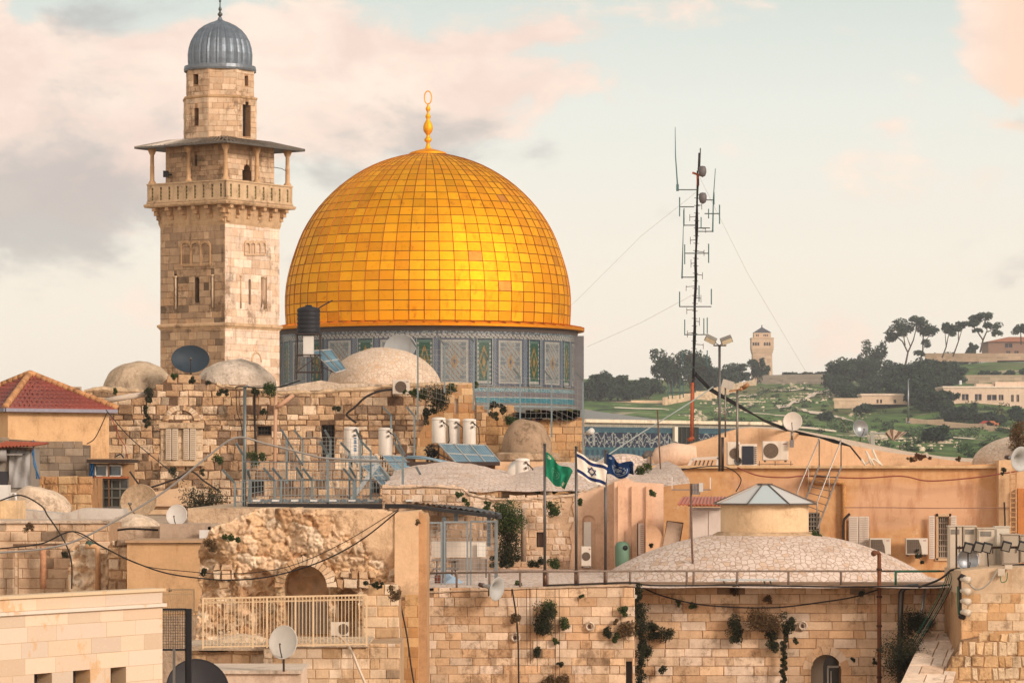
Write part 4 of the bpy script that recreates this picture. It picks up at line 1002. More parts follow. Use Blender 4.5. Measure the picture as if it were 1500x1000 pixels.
# ================================================ middle distance: old rubble building, roofs and domes
def hole(poly, rv=.35, mat='dark'): return (poly, rv, mat)
D = 150; pl = Pl(400, D)
ob = root('rubble_building', pl.at(400, 760, -4), 'long old building of rough rubble stone below the minaret', 'building')
top = [(125, 572), (150, 568), (214, 572), (232, 566), (243, 556), (262, 549), (280, 551), (296, 556), (318, 562), (345, 565), (398, 572), (430, 573), (480, 571), (530, 569), (590, 563), (640, 562), (692, 560)]
w1 = rect(377, 397, 624, 637); w2 = rect(471, 490, 622, 672); w3 = rect(368, 386, 702, 722); w4 = rect(542, 556, 707, 722)
mb = MB('rubble'); wall(mb, pl, [(125, 800), (696, 800)] + [(696, 590), (692, 560)] + top[::-1][1:], [hole(w1), hole(w2), hole(w3), hole(w4)], 7, .33, .44, 11, 'rubble', S(122, 94, 72), .045, .03, .024, 'rubble', drop=.035, chv=.3, dark=.15)
mb.build('wall', ob)
# uneven cement coping along the wall head
mb = MB('cement', S(222, 190, 152)); rnd = random.Random(2)
def coping(mb, pl, pts, h, o0=-.5, o1=.1, sub=4, wob=.05, **k):
    L = []
    for i in range(len(pts) - 1):
        for j in range(sub): t = j / sub; L.append((pts[i][0] + (pts[i + 1][0] - pts[i][0]) * t, pts[i][1] + (pts[i + 1][1] - pts[i][1]) * t))
    L.append(pts[-1]); vs = []
    for (px, py) in L:
        u, z = pl.uv(px, py); a, b = rnd.uniform(-wob, wob), rnd.uniform(-wob, wob)
        vs += [pl.pt(u, z - h + a, o1 * .3), pl.pt(u, z - h * .5 + a, o1 + a * .4), pl.pt(u, z + b, o1 * .6), pl.pt(u, z + h * .25 + b, o0 * .4), pl.pt(u, z + b, o0)]
    n = len(L); mb.add(vs, [(5 * i + j, 5 * i + 5 + j, 5 * i + 6 + j, 5 * i + 1 + j) for i in range(n - 1) for j in range(4)] + [(0, 1, 2, 3, 4), tuple(5 * n - 5 + j for j in range(5))], **k)
coping(mb, pl, top[8:], .16); coping(mb, pl, [(123, 571), (150, 567), (200, 571), (214, 571)], .2); mb.build('coping', ob)
mb = MB('stone'); 
wall(mb, Pl(270, D - .1), [(235, 681), (297, 681), (297, 619), (235, 619)], [], .08, .3, .5, 5, [S(238, 210, 176), S(232, 204, 168)], S(206, 176, 140), .03, .004, .01); 
q = Pl(270, D - .24); mb.pbox(q, 233, 299, 675, 682, -.1, .06, col=S(226, 194, 156)); mb.pbox(q, 233, 299, 619, 627, -.1, .05, col=S(222, 190, 152))
for i in range(15):  # voussoirs of the relieving arch
    a0 = math.pi * (i + .06) / 15; a1 = math.pi * (i + .94) / 15; c = random.Random(i).choice(PAL['rubble']); ps = [(266 + r_ * math.cos(a), 616 - r_ * .82 * math.sin(a)) for r_, a in ((19, a0), (27.5, a0), (27.5, a1), (19, a1))]; mb.panel(Pl(270, D), Pl(270, D).uvs(ps), (), .05, base=.1, col=c, back=False)
o = mb.build('window_surround', ob)
for (a, b) in ((243, 251), (252.4, 261), (269, 277), (278.4, 287.5)):
    f = MB('paint', S(222, 204, 180)); q = Pl(270, D - .2); f.pbox(q, a, b, 628, 673, -.02, .04)
    for k in range(14): y = 630 + 43 * k / 14; f.pbox(q, a + 1.2, b - 1.2, y, y + 1.4, .04, .055, col=S(176, 152, 124))
    f.build('shutter', o)
def bars(name, parent, pl, x0, x1, y0, y1, nx, ny, off, col=S(70, 62, 56), w=.02, mat='rust'):
    f = MB(mat, col); (u0, z1), (u1, z0) = pl.uv(x0, y0), pl.uv(x1, y1)
    for i in range(nx + 1): u = u0 + (u1 - u0) * i / nx; f.ubox(pl, u - w / 2, u + w / 2, z0, z1, off, off + w)
    for i in range(ny + 1): z = z0 + (z1 - z0) * i / ny; f.ubox(pl, u0, u1, z - w / 2, z + w / 2, off + w, off + 2 * w)
    return f.build(name, parent)
bars('window_grille', ob, pl, 472, 489, 624, 671, 4, 8, -.2, w=.035); bars('window_grille', ob, pl, 378, 396, 625, 636, 4, 2, -.2, w=.035); bars('window_grille', ob, pl, 369, 385, 703, 721, 4, 4, -.2, w=.035); bars('window_grille', ob, pl, 543, 555, 708, 721, 3, 3, -.2, w=.035)
mb = MB('stone'); wall(mb, Pl(386, D - .12), [(376, 666), (398, 666), (398, 638), (376, 638)], [], .1, .4, .6, 5, 'tower', S(150, 120, 90), .02); mb.build('blocked_window', ob)
# ochre pier and right wing under the shrine
pq = Pl(640, D - .35); mb = MB('stone'); wall(mb, pq, [(600, 760), (695, 760), (695, 592), (691, 562), (652, 566), (648, 600), (630, 606), (612, 640)], [hole(rect(666, 671, 584, 606), .1, 'paint')], .4, .36, .5, 31, [S(222, 172, 118), S(214, 160, 106), S(232, 190, 140), S(204, 150, 100)], S(200, 152, 104), .03, .012, .014, drop=.25); mb.build('pier', ob)
pr_ = Pl(770, 157); mb = MB('stone'); wall(mb, pr_, [(690, 800), (856, 800), (856, 612), (842, 610), (800, 610), (790, 606), (760, 606), (752, 598), (730, 592), (712, 600), (690, 590)], [], 5, .33, .5, 37, [S(224, 178, 128), S(210, 162, 112), S(230, 190, 144), S(216, 172, 124)], S(168, 126, 88), .03, .008, .016, dark=.05); mb.build('side_wall', ob)
mb = MB('rubble', S(60, 50, 44)); rnd = random.Random(6)
for i in range(70):
    px = 756 + 92 * i / 70; p = P(px, 610 - (6 if px > 770 else 2) * rnd.random() - 1, 157); s = rnd.uniform(.06, .16); mb.box(p.x - s, p.x + s, p.y - .4, p.y + .2, p.z - .2, p.z + s * .8, col=tuple(v * rnd.uniform(.6, 2.6) for v in S(80, 64, 52)))
mb.build('rough_coping', ob)
mb = MB('stone'); wall(mb, Pl(760, D - 2.5), [(712, 700), (772, 700), (772, 640), (760, 628), (748, 622), (712, 608)], [], 2, .36, .6, 77, [S(222, 174, 120), S(214, 164, 112), S(228, 188, 140)], S(180, 136, 94), .05, .015, .02, 'rubble'); mb.build('buttress', ob)
# roofs on top: domes
def dome(name, px, pytop, pybase, w, D, label, mat, col=(1, 1, 1), pw=2.2, seed=0, bump=.05, n=48, taper=0, group='old domed roofs'):
    """squat masonry dome with an uneven surface"""
    x = PX(px, D); zb_, zt_ = PZ(pybase, D), PZ(pytop, D); R_ = w / 2 * D / F; H_ = zt_ - zb_; mb = MB(mat, col, smooth=True); m_ = 20; vs = []
    for i in range(m_ + 1):
        t = i / m_; r = (1 - t ** (1.0 if taper else 1)) ; a = math.pi / 2 * t; r = math.cos(a) ** (1 if not taper else taper); h = math.sin(a) ** (1 if not taper else 1 / taper ** .3)
        for j in range(n):
            b = 2 * math.pi * j / n; p = Vector((math.cos(b) * r * R_, math.sin(b) * r * R_, h * H_)); k = 1 + bump * noise.noise(p * .9 + Vector((seed, 0, 0))) + bump * .5 * noise.noise(p * 2.5 + Vector((seed, 3, 0)))
            vs.append((x + p.x * k, D + p.y * k, zb_ + p.z * k))
    mb.add(vs, [(i * n + j, i * n + (j + 1) % n, (i + 1) * n + (j + 1) % n, (i + 1) * n + j) for i in range(m_) for j in range(n)]); mb.lathe([(R_ * .99, -2.0), (R_, .02)], n, (x, D, zb_))
    return mb.build(name, label=label, cat='dome', group=group)
dome('dome', 203, 529, 574, 108, 156, 'weathered grey cement dome left of the minaret foot', 'cement', S(206, 180, 150), seed=3)
dome('dome', 346, 526, 566, 118, 156, 'pale cement dome right below the minaret corner', 'cement', S(226, 206, 184), seed=7, taper=1.1)
dome('dome', 562, 508, 570, 168, 156, 'large pale stone paved dome in front of the tiled drum', 'cobble_small', S(230, 204, 174), seed=9, bump=.02, taper=1.15)
dome('dome', 771, 614, 664, 74, 146, 'small cracked rubble dome right of the water tanks', 'oldstone', S(176, 148, 120), seed=12, bump=.09, taper=.9)
mb = MB('cement', S(198, 168, 136), smooth=False); x = PX(771, 146); mb.lathe([(1.3, -1.6), (1.3, -.32), (1.42, -.3), (1.42, -.05), (1.2, .02)], 12, (x, 146, PZ(663, 146)), smooth=False); tagp(mb.build('stone_plinth'), 'ring shaped stone plinth carrying the small cracked dome', 'plinth')
# white rendered roof edge under the shrine
mb = MB('cement', S(228, 204, 178)); q = Pl(450, 152)
mb.panel(q, q.uvs([(395, 574), (560, 574), (590, 566), (590, 562), (540, 561), (500, 562), (470, 557), (440, 562), (410, 568), (395, 569)]), (), 3); tagp(mb.build('roof_edge'), 'low white rendered roof edge between the pale domes', 'roof')
# courtyard roofs between the rubble building and the front row
mb = MB('cement', S(206, 176, 144)); z = PZ(742, 112); mb.box(PX(292, 112), PX(660, 112), 108, 150.2, z - 6, z); tagp(mb.build('flat_roof'), 'flat roof behind the ruin where the wire cage stands', 'roof')
mb = MB('cement', S(206, 178, 150)); z = PZ(772, 100); mb.box(PX(-60, 100), PX(300, 100), 101, 150.1, z - 6, z); tagp(mb.build('flat_roof'), 'flat roof between the yellow house and the lower stone wall', 'roof')

# ---- yellow house with the red roof
D0 = 140; th2 = math.radians(37.7); FL = P(8, 598, D0); S2 = 190 * D0 / F; u1_ = Vector((math.cos(th2), math.sin(th2), 0)); u2_ = Vector((-math.sin(th2), math.cos(th2), 0))
FR = FL + u1_ * S2; BL = FL + u2_ * S2; BR = FR + u2_ * S2; cc = (FR + BL) / 2; ap = Vector((cc.x, cc.y, PZ(549, cc.y)))
yh = root('yellow_house', (cc.x, cc.y, PZ(760, D0)), 'yellow plastered house with a hipped red tiled roof', 'house')
mb = MB('plaster', S(226, 182, 134)); ins = .25; qf = Pl.__new__(Pl); qf.O = Vector((FL.x, FL.y, 0)) + (u1_ + u2_) * ins; qf.U = u1_; qf.N = Vector((u1_.y, -u1_.x, 0)); wz0 = PZ(780, D0)
mb.panel(qf, [(0, wz0), (S2 - 2 * ins, wz0), (S2 - 2 * ins, FL.z), (0, FL.z)], (), S2 - 2 * ins); mb.build('wall', yh)
mb = MB('tile', S(140, 66, 50)); rows = 9
def lerp(a, b, t): return a + (b - a) * t
for (A, B) in ((FL, FR), (FR, BR), (BR, BL), (BL, FL)):
    for i in range(rows): # overlapping tile courses
        t0, t1 = i / rows, (i + 1.12) / rows; t1 = min(t1, .999); up = Vector((0, 0, .07)); a0, b0 = lerp(A, ap, t0) + up, lerp(B, ap, t0) + up; a1, b1 = lerp(A, ap, t1), lerp(B, ap, t1); n = max(4, int((b0 - a0).length / .24)); vs = []
        for j in range(n * 4 + 1):
            s_ = j / (n * 4); w = Vector((0, 0, .035 * math.cos(j * math.pi / 2))); vs += [lerp(a0, b0, s_) + w - Vector((0, 0, .08)), lerp(a0, b0, s_) + w, lerp(a1, b1, s_) + w]
        k = .85 + .3 * random.Random(i * 7).random(); mb.add(vs, [(3 * j + q_, 3 * j + 3 + q_, 3 * j + 4 + q_, 3 * j + 1 + q_) for j in range(n * 4) for q_ in (0, 1)], col=tuple(v * k for v in S(142, 64, 48)))
rf = mb.build('roof', yh)
for A in (FL, FR, BL):
    mb = MB('stone', S(206, 150, 104)); n = 16
    for i in range(n): mb.tube([lerp(A, ap, i / n) + Vector((0, 0, .06)), lerp(A, ap, (i + 1.1) / n) + Vector((0, 0, .1))], [.15, .11], 8, col=tuple(v * random.Random(i).uniform(.85, 1.1) for v in S(208, 152, 104)))
    mb.build('hip_tiles', rf)
mb = MB('steel', S(150, 146, 158)); 
for (A, B) in ((FL, FR), (FL, BL)): mb.bar(A + Vector((0, -.08, -.06)), B + Vector((0, -.08, -.06)), .14, .14)
mb.build('gutter', yh)
# ---- grey block wall, shed, shack
D = 133; pl = Pl(90, D); mb = MB('stone'); wall(mb, pl, [(-30, 720), (131, 720), (131, 652), (60, 646), (-30, 640)], [], .4, .28, .5, 3, 'block', S(120, 104, 88), .02, .0, .012, drop=.0, chv=.04); tagp(mb.build('block_wall'), 'grey concrete block wall in front of the yellow house', 'wall')
D = 126; pl = Pl(100, D); mb = MB('rubble'); wall(mb, pl, [(40, 790), (136, 790), (136, 700), (100, 700), (40, 697)], [], 3, .4, .5, 23, [S(216, 168, 118), S(206, 156, 108), S(222, 182, 134)], S(186, 140, 96), .04, .02, .03, 'rubble'); tagp(mb.build('stone_wall'), 'ochre rubble wall under the grey block wall', 'wall')
D = 124; x = PX(25, D); sd_ = root('plastic_shed', P(20, 730, D), 'grey plastic sheeted shed with a rusty red corrugated roof', 'shed'); pl = Pl(20, D)
mb = MB('steel', S(140, 134, 128)); mb.pbox(pl, -10, 47, 656, 735, -2, 0, mat='plaster', col=S(150, 140, 128)); mb.build('wall', sd_)
mb = MB('paint', S(168, 164, 160), smooth=True); vs = []
for i in range(13):
    for j in range(9): u, z = pl.uv(14 + 30 * i / 12, 658 + 56 * j / 8); vs.append(pl.pt(u, z, .08 + .05 * math.sin(i * 1.3 + j * .6) + .04 * math.sin(i * .5 - j)))
mb.add(vs, [(i * 9 + j, i * 9 + 9 + j, i * 9 + 10 + j, i * 9 + 1 + j) for i in range(12) for j in range(8)]); mb.build('plastic_sheet', sd_)
mb = MB('dark', S(58, 56, 60)); mb.pbox(pl, -2, 12, 690, 716, .01, .06); mb.build('window', sd_)
mb = MB('paint', S(156, 150, 144)); mb.tube([pl.at(-8, 662, .4), pl.at(-8, 678, .4)], .2); mb.tube([pl.at(-20, 666, .35), pl.at(12, 666, .35)], .24, 12); mb.pbox(pl, 12, 35, 664, 667, .05, .4, mat='steel'); mb.build('air_duct', sd_)
mb = MB('rust', S(168, 84, 56)); vs = []
for i in range(49): u = i / 48; p, q = pl.at(-14 + 62 * u, 655.5 - 2.5 * u, .7), pl.at(-2 + 64 * u, 646 + 2 * u, -2.0); w = Vector((0, 0, .04 * math.sin(i * math.pi / 2))); vs += [p + w, q + w]
mb.add(vs, [(2 * i, 2 * i + 2, 2 * i + 3, 2 * i + 1) for i in range(48)]); mb.pbox(pl, -10, 50, 655, 658.5, .05, .5, mat='bark', col=S(84, 62, 48)); mb.build('roof', sd_)
mb = MB('cable', S(60, 108, 150)); mb.tube([P(49, 660, 123.5), P(50, 680, 123.4), P(58, 701, 123.3)], .035); mb.tube([P(47, 662, 123.5), P(53, 684, 123.4), P(54, 701, 123.3)], .03); mb.tube([P(49, 645, 128), P(49, 660, 123.5)], .03)
tagp(mb.build('hose'), 'blue hose pipes hanging beside the plastic shed', 'hose')
D = 131; pl = Pl(160, D); sk = root('roof_shack', pl.at(160, 745, -1), 'small roof shack with white framed windows and a greenhouse front', 'shack')
mb = MB('plaster', S(176, 136, 96)); mb.pbox(pl, 132, 188, 678, 760, -2.2, -.1); mb.build('wall', sk)
mb = MB('dark', S(60, 46, 38)); mb.pbox(pl, 129, 192, 672.5, 677.5, -2.5, .5); mb.pbox(pl, 131, 191, 671, 672.4, -2.4, .4, mat='plaster', col=S(186, 150, 112)); mb.build('roof', sk)
f = MB('pane', S(52, 66, 72)); f.pbox(pl, 140, 178, 682, 697, -.05, -.02); w = f.build('window', sk)
f = MB('paint', S(214, 208, 198)); 
for (a, b, c, d_) in ((139, 179, 680.5, 682.5), (139, 179, 696, 698), (139, 140.8, 680.5, 698), (177.2, 179, 680.5, 698), (155.5, 158.5, 682.5, 696)): f.pbox(pl, a, b, c, d_, -.02, .05)
f.build('window_frame', w)
f = MB('rust', S(172, 100, 60)); f.pbox(pl, 139, 189, 697.5, 700.5, -.1, .35); f.build('ledge', sk)
f = MB('pane', S(58, 64, 60)); f.pbox(pl, 140, 188, 702, 742, -.05, .0); w = f.build('glazing', sk); bars('glazing_frame', w, pl, 140, 188, 702, 742, 4, 3, .01, S(120, 116, 104), .05, 'paint')
f = MB('bark', S(120, 84, 56)); f.bar(pl.at(160, 678, .25), pl.at(161, 742, .25), .06); f.bar(pl.at(136, 700, .3), pl.at(131, 740, .3), .09, col=S(196, 168, 148)); f.build('post', sk)
# blue tarp
f = MB('cloth', S(40, 84, 124), smooth=True); vs = []
for i in range(7):
    for j in range(9): vs.append(pl.at(133 + i * 1.1 + math.sin(j * .8) * .8, 678 + j * 2.8, .35 + .07 * math.sin(i * 2 + j)))
f.add(vs, [(i * 9 + j, i * 9 + 9 + j, i * 9 + 10 + j, i * 9 + 1 + j) for i in range(6) for j in range(8)]); tagp(f.build('tarpaulin'), 'crumpled blue tarpaulin hanging on the left of the roof shack', 'tarpaulin')

# lumpy vault and low roofs on the left
dome('vault_roof', 58, 711, 752, 92, 116, 'lumpy pale old vault on the roof at the left', 'oldstone', S(226, 200, 172), seed=21, bump=.2)
dome('vault_roof', 196, 753, 787, 92, 103, 'small pale cement vault above the plain plastered wall', 'cement', S(230, 204, 176), seed=25, bump=.06)
D = 108; pl = Pl(100, D)
mb = MB('plaster', S(204, 194, 182)); mb.panel(pl, pl.uvs([(28, 790), (180, 790), (180, 745), (120, 744), (95, 752), (28, 746)]), (), 1.5); tagp(mb.build('concrete_parapet'), 'whitewashed grey concrete parapet stained with streaks', 'parapet')
mb = MB('plaster', S(240, 204, 158)); mb.pbox(Pl(0, 106), -20, 24, 733, 770, -2, 0); tagp(mb.build('plaster_block'), 'small cream plastered block at the left picture edge', 'wall')
# rubble slabs beside the rusty dish
mb = MB('plaster', S(220, 186, 150)); q = Pl(250, 128); mb.panel(q, q.uvs([(208, 765), (282, 765), (282, 738), (276, 712), (226, 720), (210, 742)]), (), 3); mb.pbox(q, 212, 284, 737.5, 741, .01, .25, col=S(214, 180, 146)); mb.pbox(q, 213, 248, 746, 753, .01, .15, col=S(222, 190, 152)); tagp(mb.build('rubble_vault'), 'pale rendered vault shoulder behind the rusty dish', 'vault')
mb = MB('plaster', S(190, 164, 140)); mb.pbox(Pl(270, 100), 234, 300, 767, 790, -2, 0); mb.pbox(Pl(294, 99.5), 292, 307, 776, 790, -.3, 0, mat='paint', col=S(230, 224, 216)); tagp(mb.build('low_wall'), 'low grey rendered wall beneath the white satellite dish', 'wall')
# stone wall with pipes at the left
D = 99; pl = Pl(80, D); mb = MB('stone')
wall(mb, pl, [(-20, 900), (162, 900), (162, 830), (160, 766), (-20, 766)], [], 3, .27, .5, 51, 'beige', S(190, 152, 116), .03, .006, .012, dark=.06); mb.pbox(pl, -20, 161, 762, 766, -3.2, .1, mat='cement', col=S(216, 192, 168)); tagp(mb.build('stone_wall'), 'patched beige stone wall with a cement coping above the modern block', 'wall')
mb = MB('stone'); wall(mb, Pl(80, 98.6), [(21, 900), (26, 900), (26, 800), (21, 800)], [], .2, .27, .3, 5, 'beige', S(190, 152, 116), .02); tagp(mb.build('wall_pier'), 'narrow stone pier on the patched wall at the far left', 'pier')
mb = MB('rust', S(206, 150, 112)); q = Pl(64, 98.7); mb.tube([q.at(64, 862, .1), q.at(64, 800, .1)], .09, 8); tagp(mb.build('drain_pipe'), 'pinkish drain pipe on the patched stone wall', 'pipe')
mb = MB('rust', S(120, 92, 70)); mb.bar(q.at(20, 798, .12), q.at(95, 797, .12), .07, .1); tagp(mb.build('ledge_beam'), 'dark stained ledge beam on the patched stone wall', 'ledge')
mb = MB('plaster', S(222, 172, 126)); pts = [P(125, 800, 97.6), P(139, 800, 97.6), P(143, 803, 97.6), P(143.5, 812, 97.6), P(143.5, 864, 97.6)]; mb.tube(pts, .075, 10); mb.tube([P(128, 796, 97.7), P(135, 799, 97.6)], .1, 8, col=S(80, 100, 84)); tagp(mb.build('drain_pipe'), 'fat beige downpipe with a bent top beside the crumbling stones', 'pipe')
D = 96; pl = Pl(240, D); mb = MB('plaster', S(216, 172, 126)); mb.panel(pl, pl.uvs([(186, 900), (297, 900), (297, 796), (186, 794)]), (), 3); mb.pbox(pl, 184, 299, 791, 794.5, -3.1, .12, col=S(196, 158, 122)); tagp(mb.build('plaster_wall'), 'plain tan plastered wall with a thin coping left of the ruin', 'wall')
mb = MB('stone'); wall(mb, Pl(172, 96.6), [(158, 900), (189, 900), (189, 790), (166, 792), (158, 800)], [], 1, .3, .34, 54, 'rubble', S(170, 130, 94), .09, .03, .03, 'rubble'); tagp(mb.build('stone_pier'), 'rough stone pier left of the plain plastered wall', 'pier')

# ---- crumbling relief surfaces (ruin)
def relief(mb, pl, poly_px, res, hf, cf, thick=.8):
    poly = pl.uvs(poly_px); us = [p[0] for p in poly]; zs = [p[1] for p in poly]; u0, u1, z0, z1 = min(us), max(us), min(zs), max(zs); nu, nz = int((u1 - u0) / res), int((z1 - z0) / res); ok = {}
    def inside(u, z):
        return any(a <= u <= b for a, b in scan(poly, z))
    vs = []; idx = {}
    for j in range(nz + 1):
        for i in range(nu + 1):
            u, z = u0 + (u1 - u0) * i / nu, z0 + (z1 - z0) * j / nz; w = noise.noise(Vector((u * 4, z * 4, 9))) * res * 1.2
            idx[i, j] = (u, z, w)
    keep = [(i, j) for j in range(nz) for i in range(nu) if inside(idx[i, j][0] + res / 2 + idx[i, j][2], idx[i, j][1] + res / 2 + idx[i, j][2])]
    vi = {}; fs = []; cs = []
    def V(i, j):
        if (i, j) not in vi: u, z, w = idx[i, j]; vi[i, j] = len(vs); vs.append(pl.pt(u, z, hf(u, z)))
        return vi[i, j]
    ks = set(keep); b = len(mb.v)
    for (i, j) in keep: fs.append((V(i, j), V(i + 1, j), V(i + 1, j + 1), V(i, j + 1))); cs.append(cf(idx[i, j][0], idx[i, j][1]))
    nb = len(vs); back = {}
    def Bk(i, j):
        if (i, j) not in back: u, z, w = idx[i, j]; back[i, j] = len(vs); vs.append(pl.pt(u, z, -thick))
        return back[i, j]
    for (i, j) in keep:
        for (di, dj, p, q) in ((-1, 0, (0, 0), (0, 1)), (1, 0, (1, 1), (1, 0)), (0, 1, (0, 1), (1, 1)), (0, -1, (1, 0), (0, 0))):
            if (i + di, j + dj) not in ks: fs.append((V(i + p[0], j + p[1]), V(i + q[0], j + q[1]), Bk(i + q[0], j + q[1]), Bk(i + p[0], j + p[1]))); cs.append(cf(idx[i, j][0], idx[i, j][1]))
    for v in vs: mb.v.append(tuple(v))
    for f, c in zip(fs, cs): mb.f.append([b + k for k in f]); mb.m.append(mb.mat); mb.c.append(c); mb.s.append(True)
def rocky(u, z, s=1.0, seed=0):
    p = Vector((u, z, seed)); v = noise.voronoi(p * 3.2, distance_metric='DISTANCE', exponent=2.5)[0]; v2 = noise.voronoi(p * 6.5)[0]
    v3 = noise.voronoi(p * 11)[0]; pit = noise.noise(p * 4.3 + Vector((7, 1, 2)))
    return s * (.22 * noise.fractal(p * .9, 1, 2, 4) + .07 * sst(v[1] - v[0], 0, .25) + .05 * sst(v2[1] - v2[0], 0, .25) + .03 * v3[0] + .035 * noise.noise(p * 16) - .16 * sst(pit, .28, .5))
RC = [S(236, 204, 168), S(226, 188, 146), S(242, 216, 184), S(214, 172, 130), S(232, 196, 158)]
def rockcol(u, z, seed=0):
    v = noise.voronoi(Vector((u, z, seed)) * 3.2)[1][0]; k = int(abs(v.x * 37 + v.y * 91)) % 5; c = RC[k]; m_ = 1 + .3 * noise.noise(Vector((u * 5, z * 5, 3)))
    return (c[0] * m_, c[1] * m_, c[2] * m_)
# crumbling stones beside the downpipe
pl = Pl(130, 97.9); mb = MB('oldstone'); relief(mb, pl, [(100, 870), (162, 870), (160, 810), (150, 812), (138, 800), (118, 797), (104, 800), (101, 830)], .05, lambda u, z: rocky(u, z, 1.0, 4), lambda u, z: rockcol(u, z, 4)); tagp(mb.build('crumbling_masonry'), 'crumbling pale masonry hanging around the fat downpipe', 'ruined wall')

D = 85; pr2 = Pl(440, D); RU = [(282, 960), (590, 960), (583, 884), (583, 862), (580, 840), (579, 752), (560, 748), (470, 746), (390, 744), (374, 746), (366, 752), (350, 756), (340, 764), (322, 768), (310, 776), (306, 786), (298, 792), (292, 806), (294, 830), (290, 850), (296, 862), (290, 890)]
def pxy(u, z): return (CX + F * u_to_x(u) / D, HOR - (z - CZ) * F / D)
def u_to_x(u): return pr2.O.x + u
def ruin_arch(px, py, cx, rx, ytop, ybot):
    """depth mask of a round arch opening"""
    ys = ytop + rx * 1.0
    if py > ybot: return 0
    if abs(px - cx) >= rx: return 0
    if py >= ys: return min(1, (rx - abs(px - cx)) / 2)
    d = math.hypot(px - cx, py - ys); return max(0, min(1, (rx - d) / 2.0))
def smooth_mask(px, py):
    """1 where the ruin is still plastered smooth (upper right)"""
    return sst(px + (py - 745) * -1.25 + 14 * noise.noise(Vector((px * .05, py * .05, 2))), 455, 478)
def hruin(u, z):
    px, py = pxy(u, z); m_ = smooth_mask(px, py); a = ruin_arch(px, py, 448, 33, 826, 960); b = ruin_arch(px, py, 378, 26, 832, 960) * .35; c = ruin_arch(px, py, 383, 13, 866, 960) * .6; d2 = ruin_arch(px, py, 507, 16, 862, 960)
    h = rocky(u, z, .85 * (1 - m_) + .03, 0) + m_ * .1
    h += .25 * sst(py, 835, 800) - .18 * sst(py, 840, 870)
    h += .35 * sst(abs(px - 320), 30, 8) * sst(py, 830, 800)
    sh_ = max(a, d2) ; return h * (1 - sh_) - sh_ * 1.25 - max(b, c) * .8
def cruin(u, z):
    px, py = pxy(u, z); m_ = smooth_mask(px, py); c = rockcol(u, z); s_ = S(234, 196, 156); k = 1 + .06 * noise.noise(Vector((u * 2, z * 2, 5)))
    if math.hypot(px - 448, (py - 862)) < 46 and math.hypot(px - 448, (py - 862)) > 33 and py < 880: c = tuple(v * (1.0 if int(math.atan2(py - 862, px - 448) * 9) % 2 else .82) for v in S(232, 198, 156))
    return tuple((c[i] * (1 - m_) + s_[i] * m_) * k for i in range(3))
ru = root('ruined_building', P(440, 960, D - .3), 'crumbling ruined stone building with a round arch', 'ruin')
mb = MB('oldstone'); relief(mb, pr2, RU, .025, hruin, cruin, 2.6)
for (pp, b_) in (([(430, 812), (520, 812), (528, 786), (500, 776), (440, 784)], .26), ([(310, 862), (345, 862), (345, 800), (318, 806)], .34), ([(490, 862), (545, 862), (552, 838), (500, 834)], .26), ([(296, 945), (345, 945), (345, 880), (300, 880)], .2)):
    stones(mb, pr2, pr2.uvs(pp), [], .2, .24, random.Random(int(pp[0][0])), [tuple(x * .95 for x in c_) for c_ in RC], .1, .02, .03, 'oldstone', off=b_ - .12, drop=.3, chv=.3)
mb.build('wall', ru)
f = MB('stone')
for i in range(17):
    a0, a1 = math.pi * (i + .05) / 17, math.pi * (i + .95) / 17; rr = random.Random(i); ps = [(448 + r_ * math.cos(a), 859 - r_ * math.sin(a)) for r_, a in ((32, a0), (44 + rr.uniform(-2, 3), a0), (44 + rr.uniform(-2, 3), a1), (32, a1))]; f.panel(pr2, pr2.uvs(ps), (), .3, base=.3 + rr.uniform(0, .08), col=rr.choice(RC), back=False)
f.build('arch_stones', ru)
f = MB('paint', S(196, 180, 162)); q = Pl(440, 86.2); f.pbox(q, 424, 452, 880, 928, -.05, .0); f.pbox(q, 453, 482, 880, 928, -.05, .02)
for i in range(9): x = 426 + i * 6.4; f.pbox(q, x, x + .8, 883, 926, .021, .045, col=S(170, 154, 136))
f.build('door', ru)
# plastered right end of the ruin
q = Pl(602, 84.6); mb = MB('plaster', S(232, 192, 150)); mb.panel(q, q.uvs([(578, 1400), (613, 1400), (613, 748), (578, 751)]), (), 3.2); mb.panel(Pl(619, 84.9), Pl(619, 84.9).uvs([(613.2, 1400), (625, 1400), (625, 760), (623, 752), (618, 752), (613.2, 749)]), (), 3.0, col=S(206, 160, 116)); mb.build('plaster_pier', ru)
mb = MB('stone'); wall(mb, Pl(602, 84.5), [(579, 1010), (613, 1010), (613, 870), (579, 884)], [], .1, .25, .42, 64, [S(214, 164, 108), S(222, 176, 122), S(204, 150, 96)], S(196, 148, 104), .012, .003, .01); mb.build('pier_stones', ru)
# rounded stone buttress in front
mb = MB('stone'); wall(mb, Pl(560, 82.5), [(532, 1400), (586, 1400), (586, 934), (584, 862), (572, 855), (548, 858), (532, 868)], [], 1.6, .26, .36, 66, [S(236, 204, 166), S(226, 190, 150), S(218, 178, 134), S(240, 212, 178)], S(196, 156, 118), .03, .008, .012); mb.build('buttress', ru)
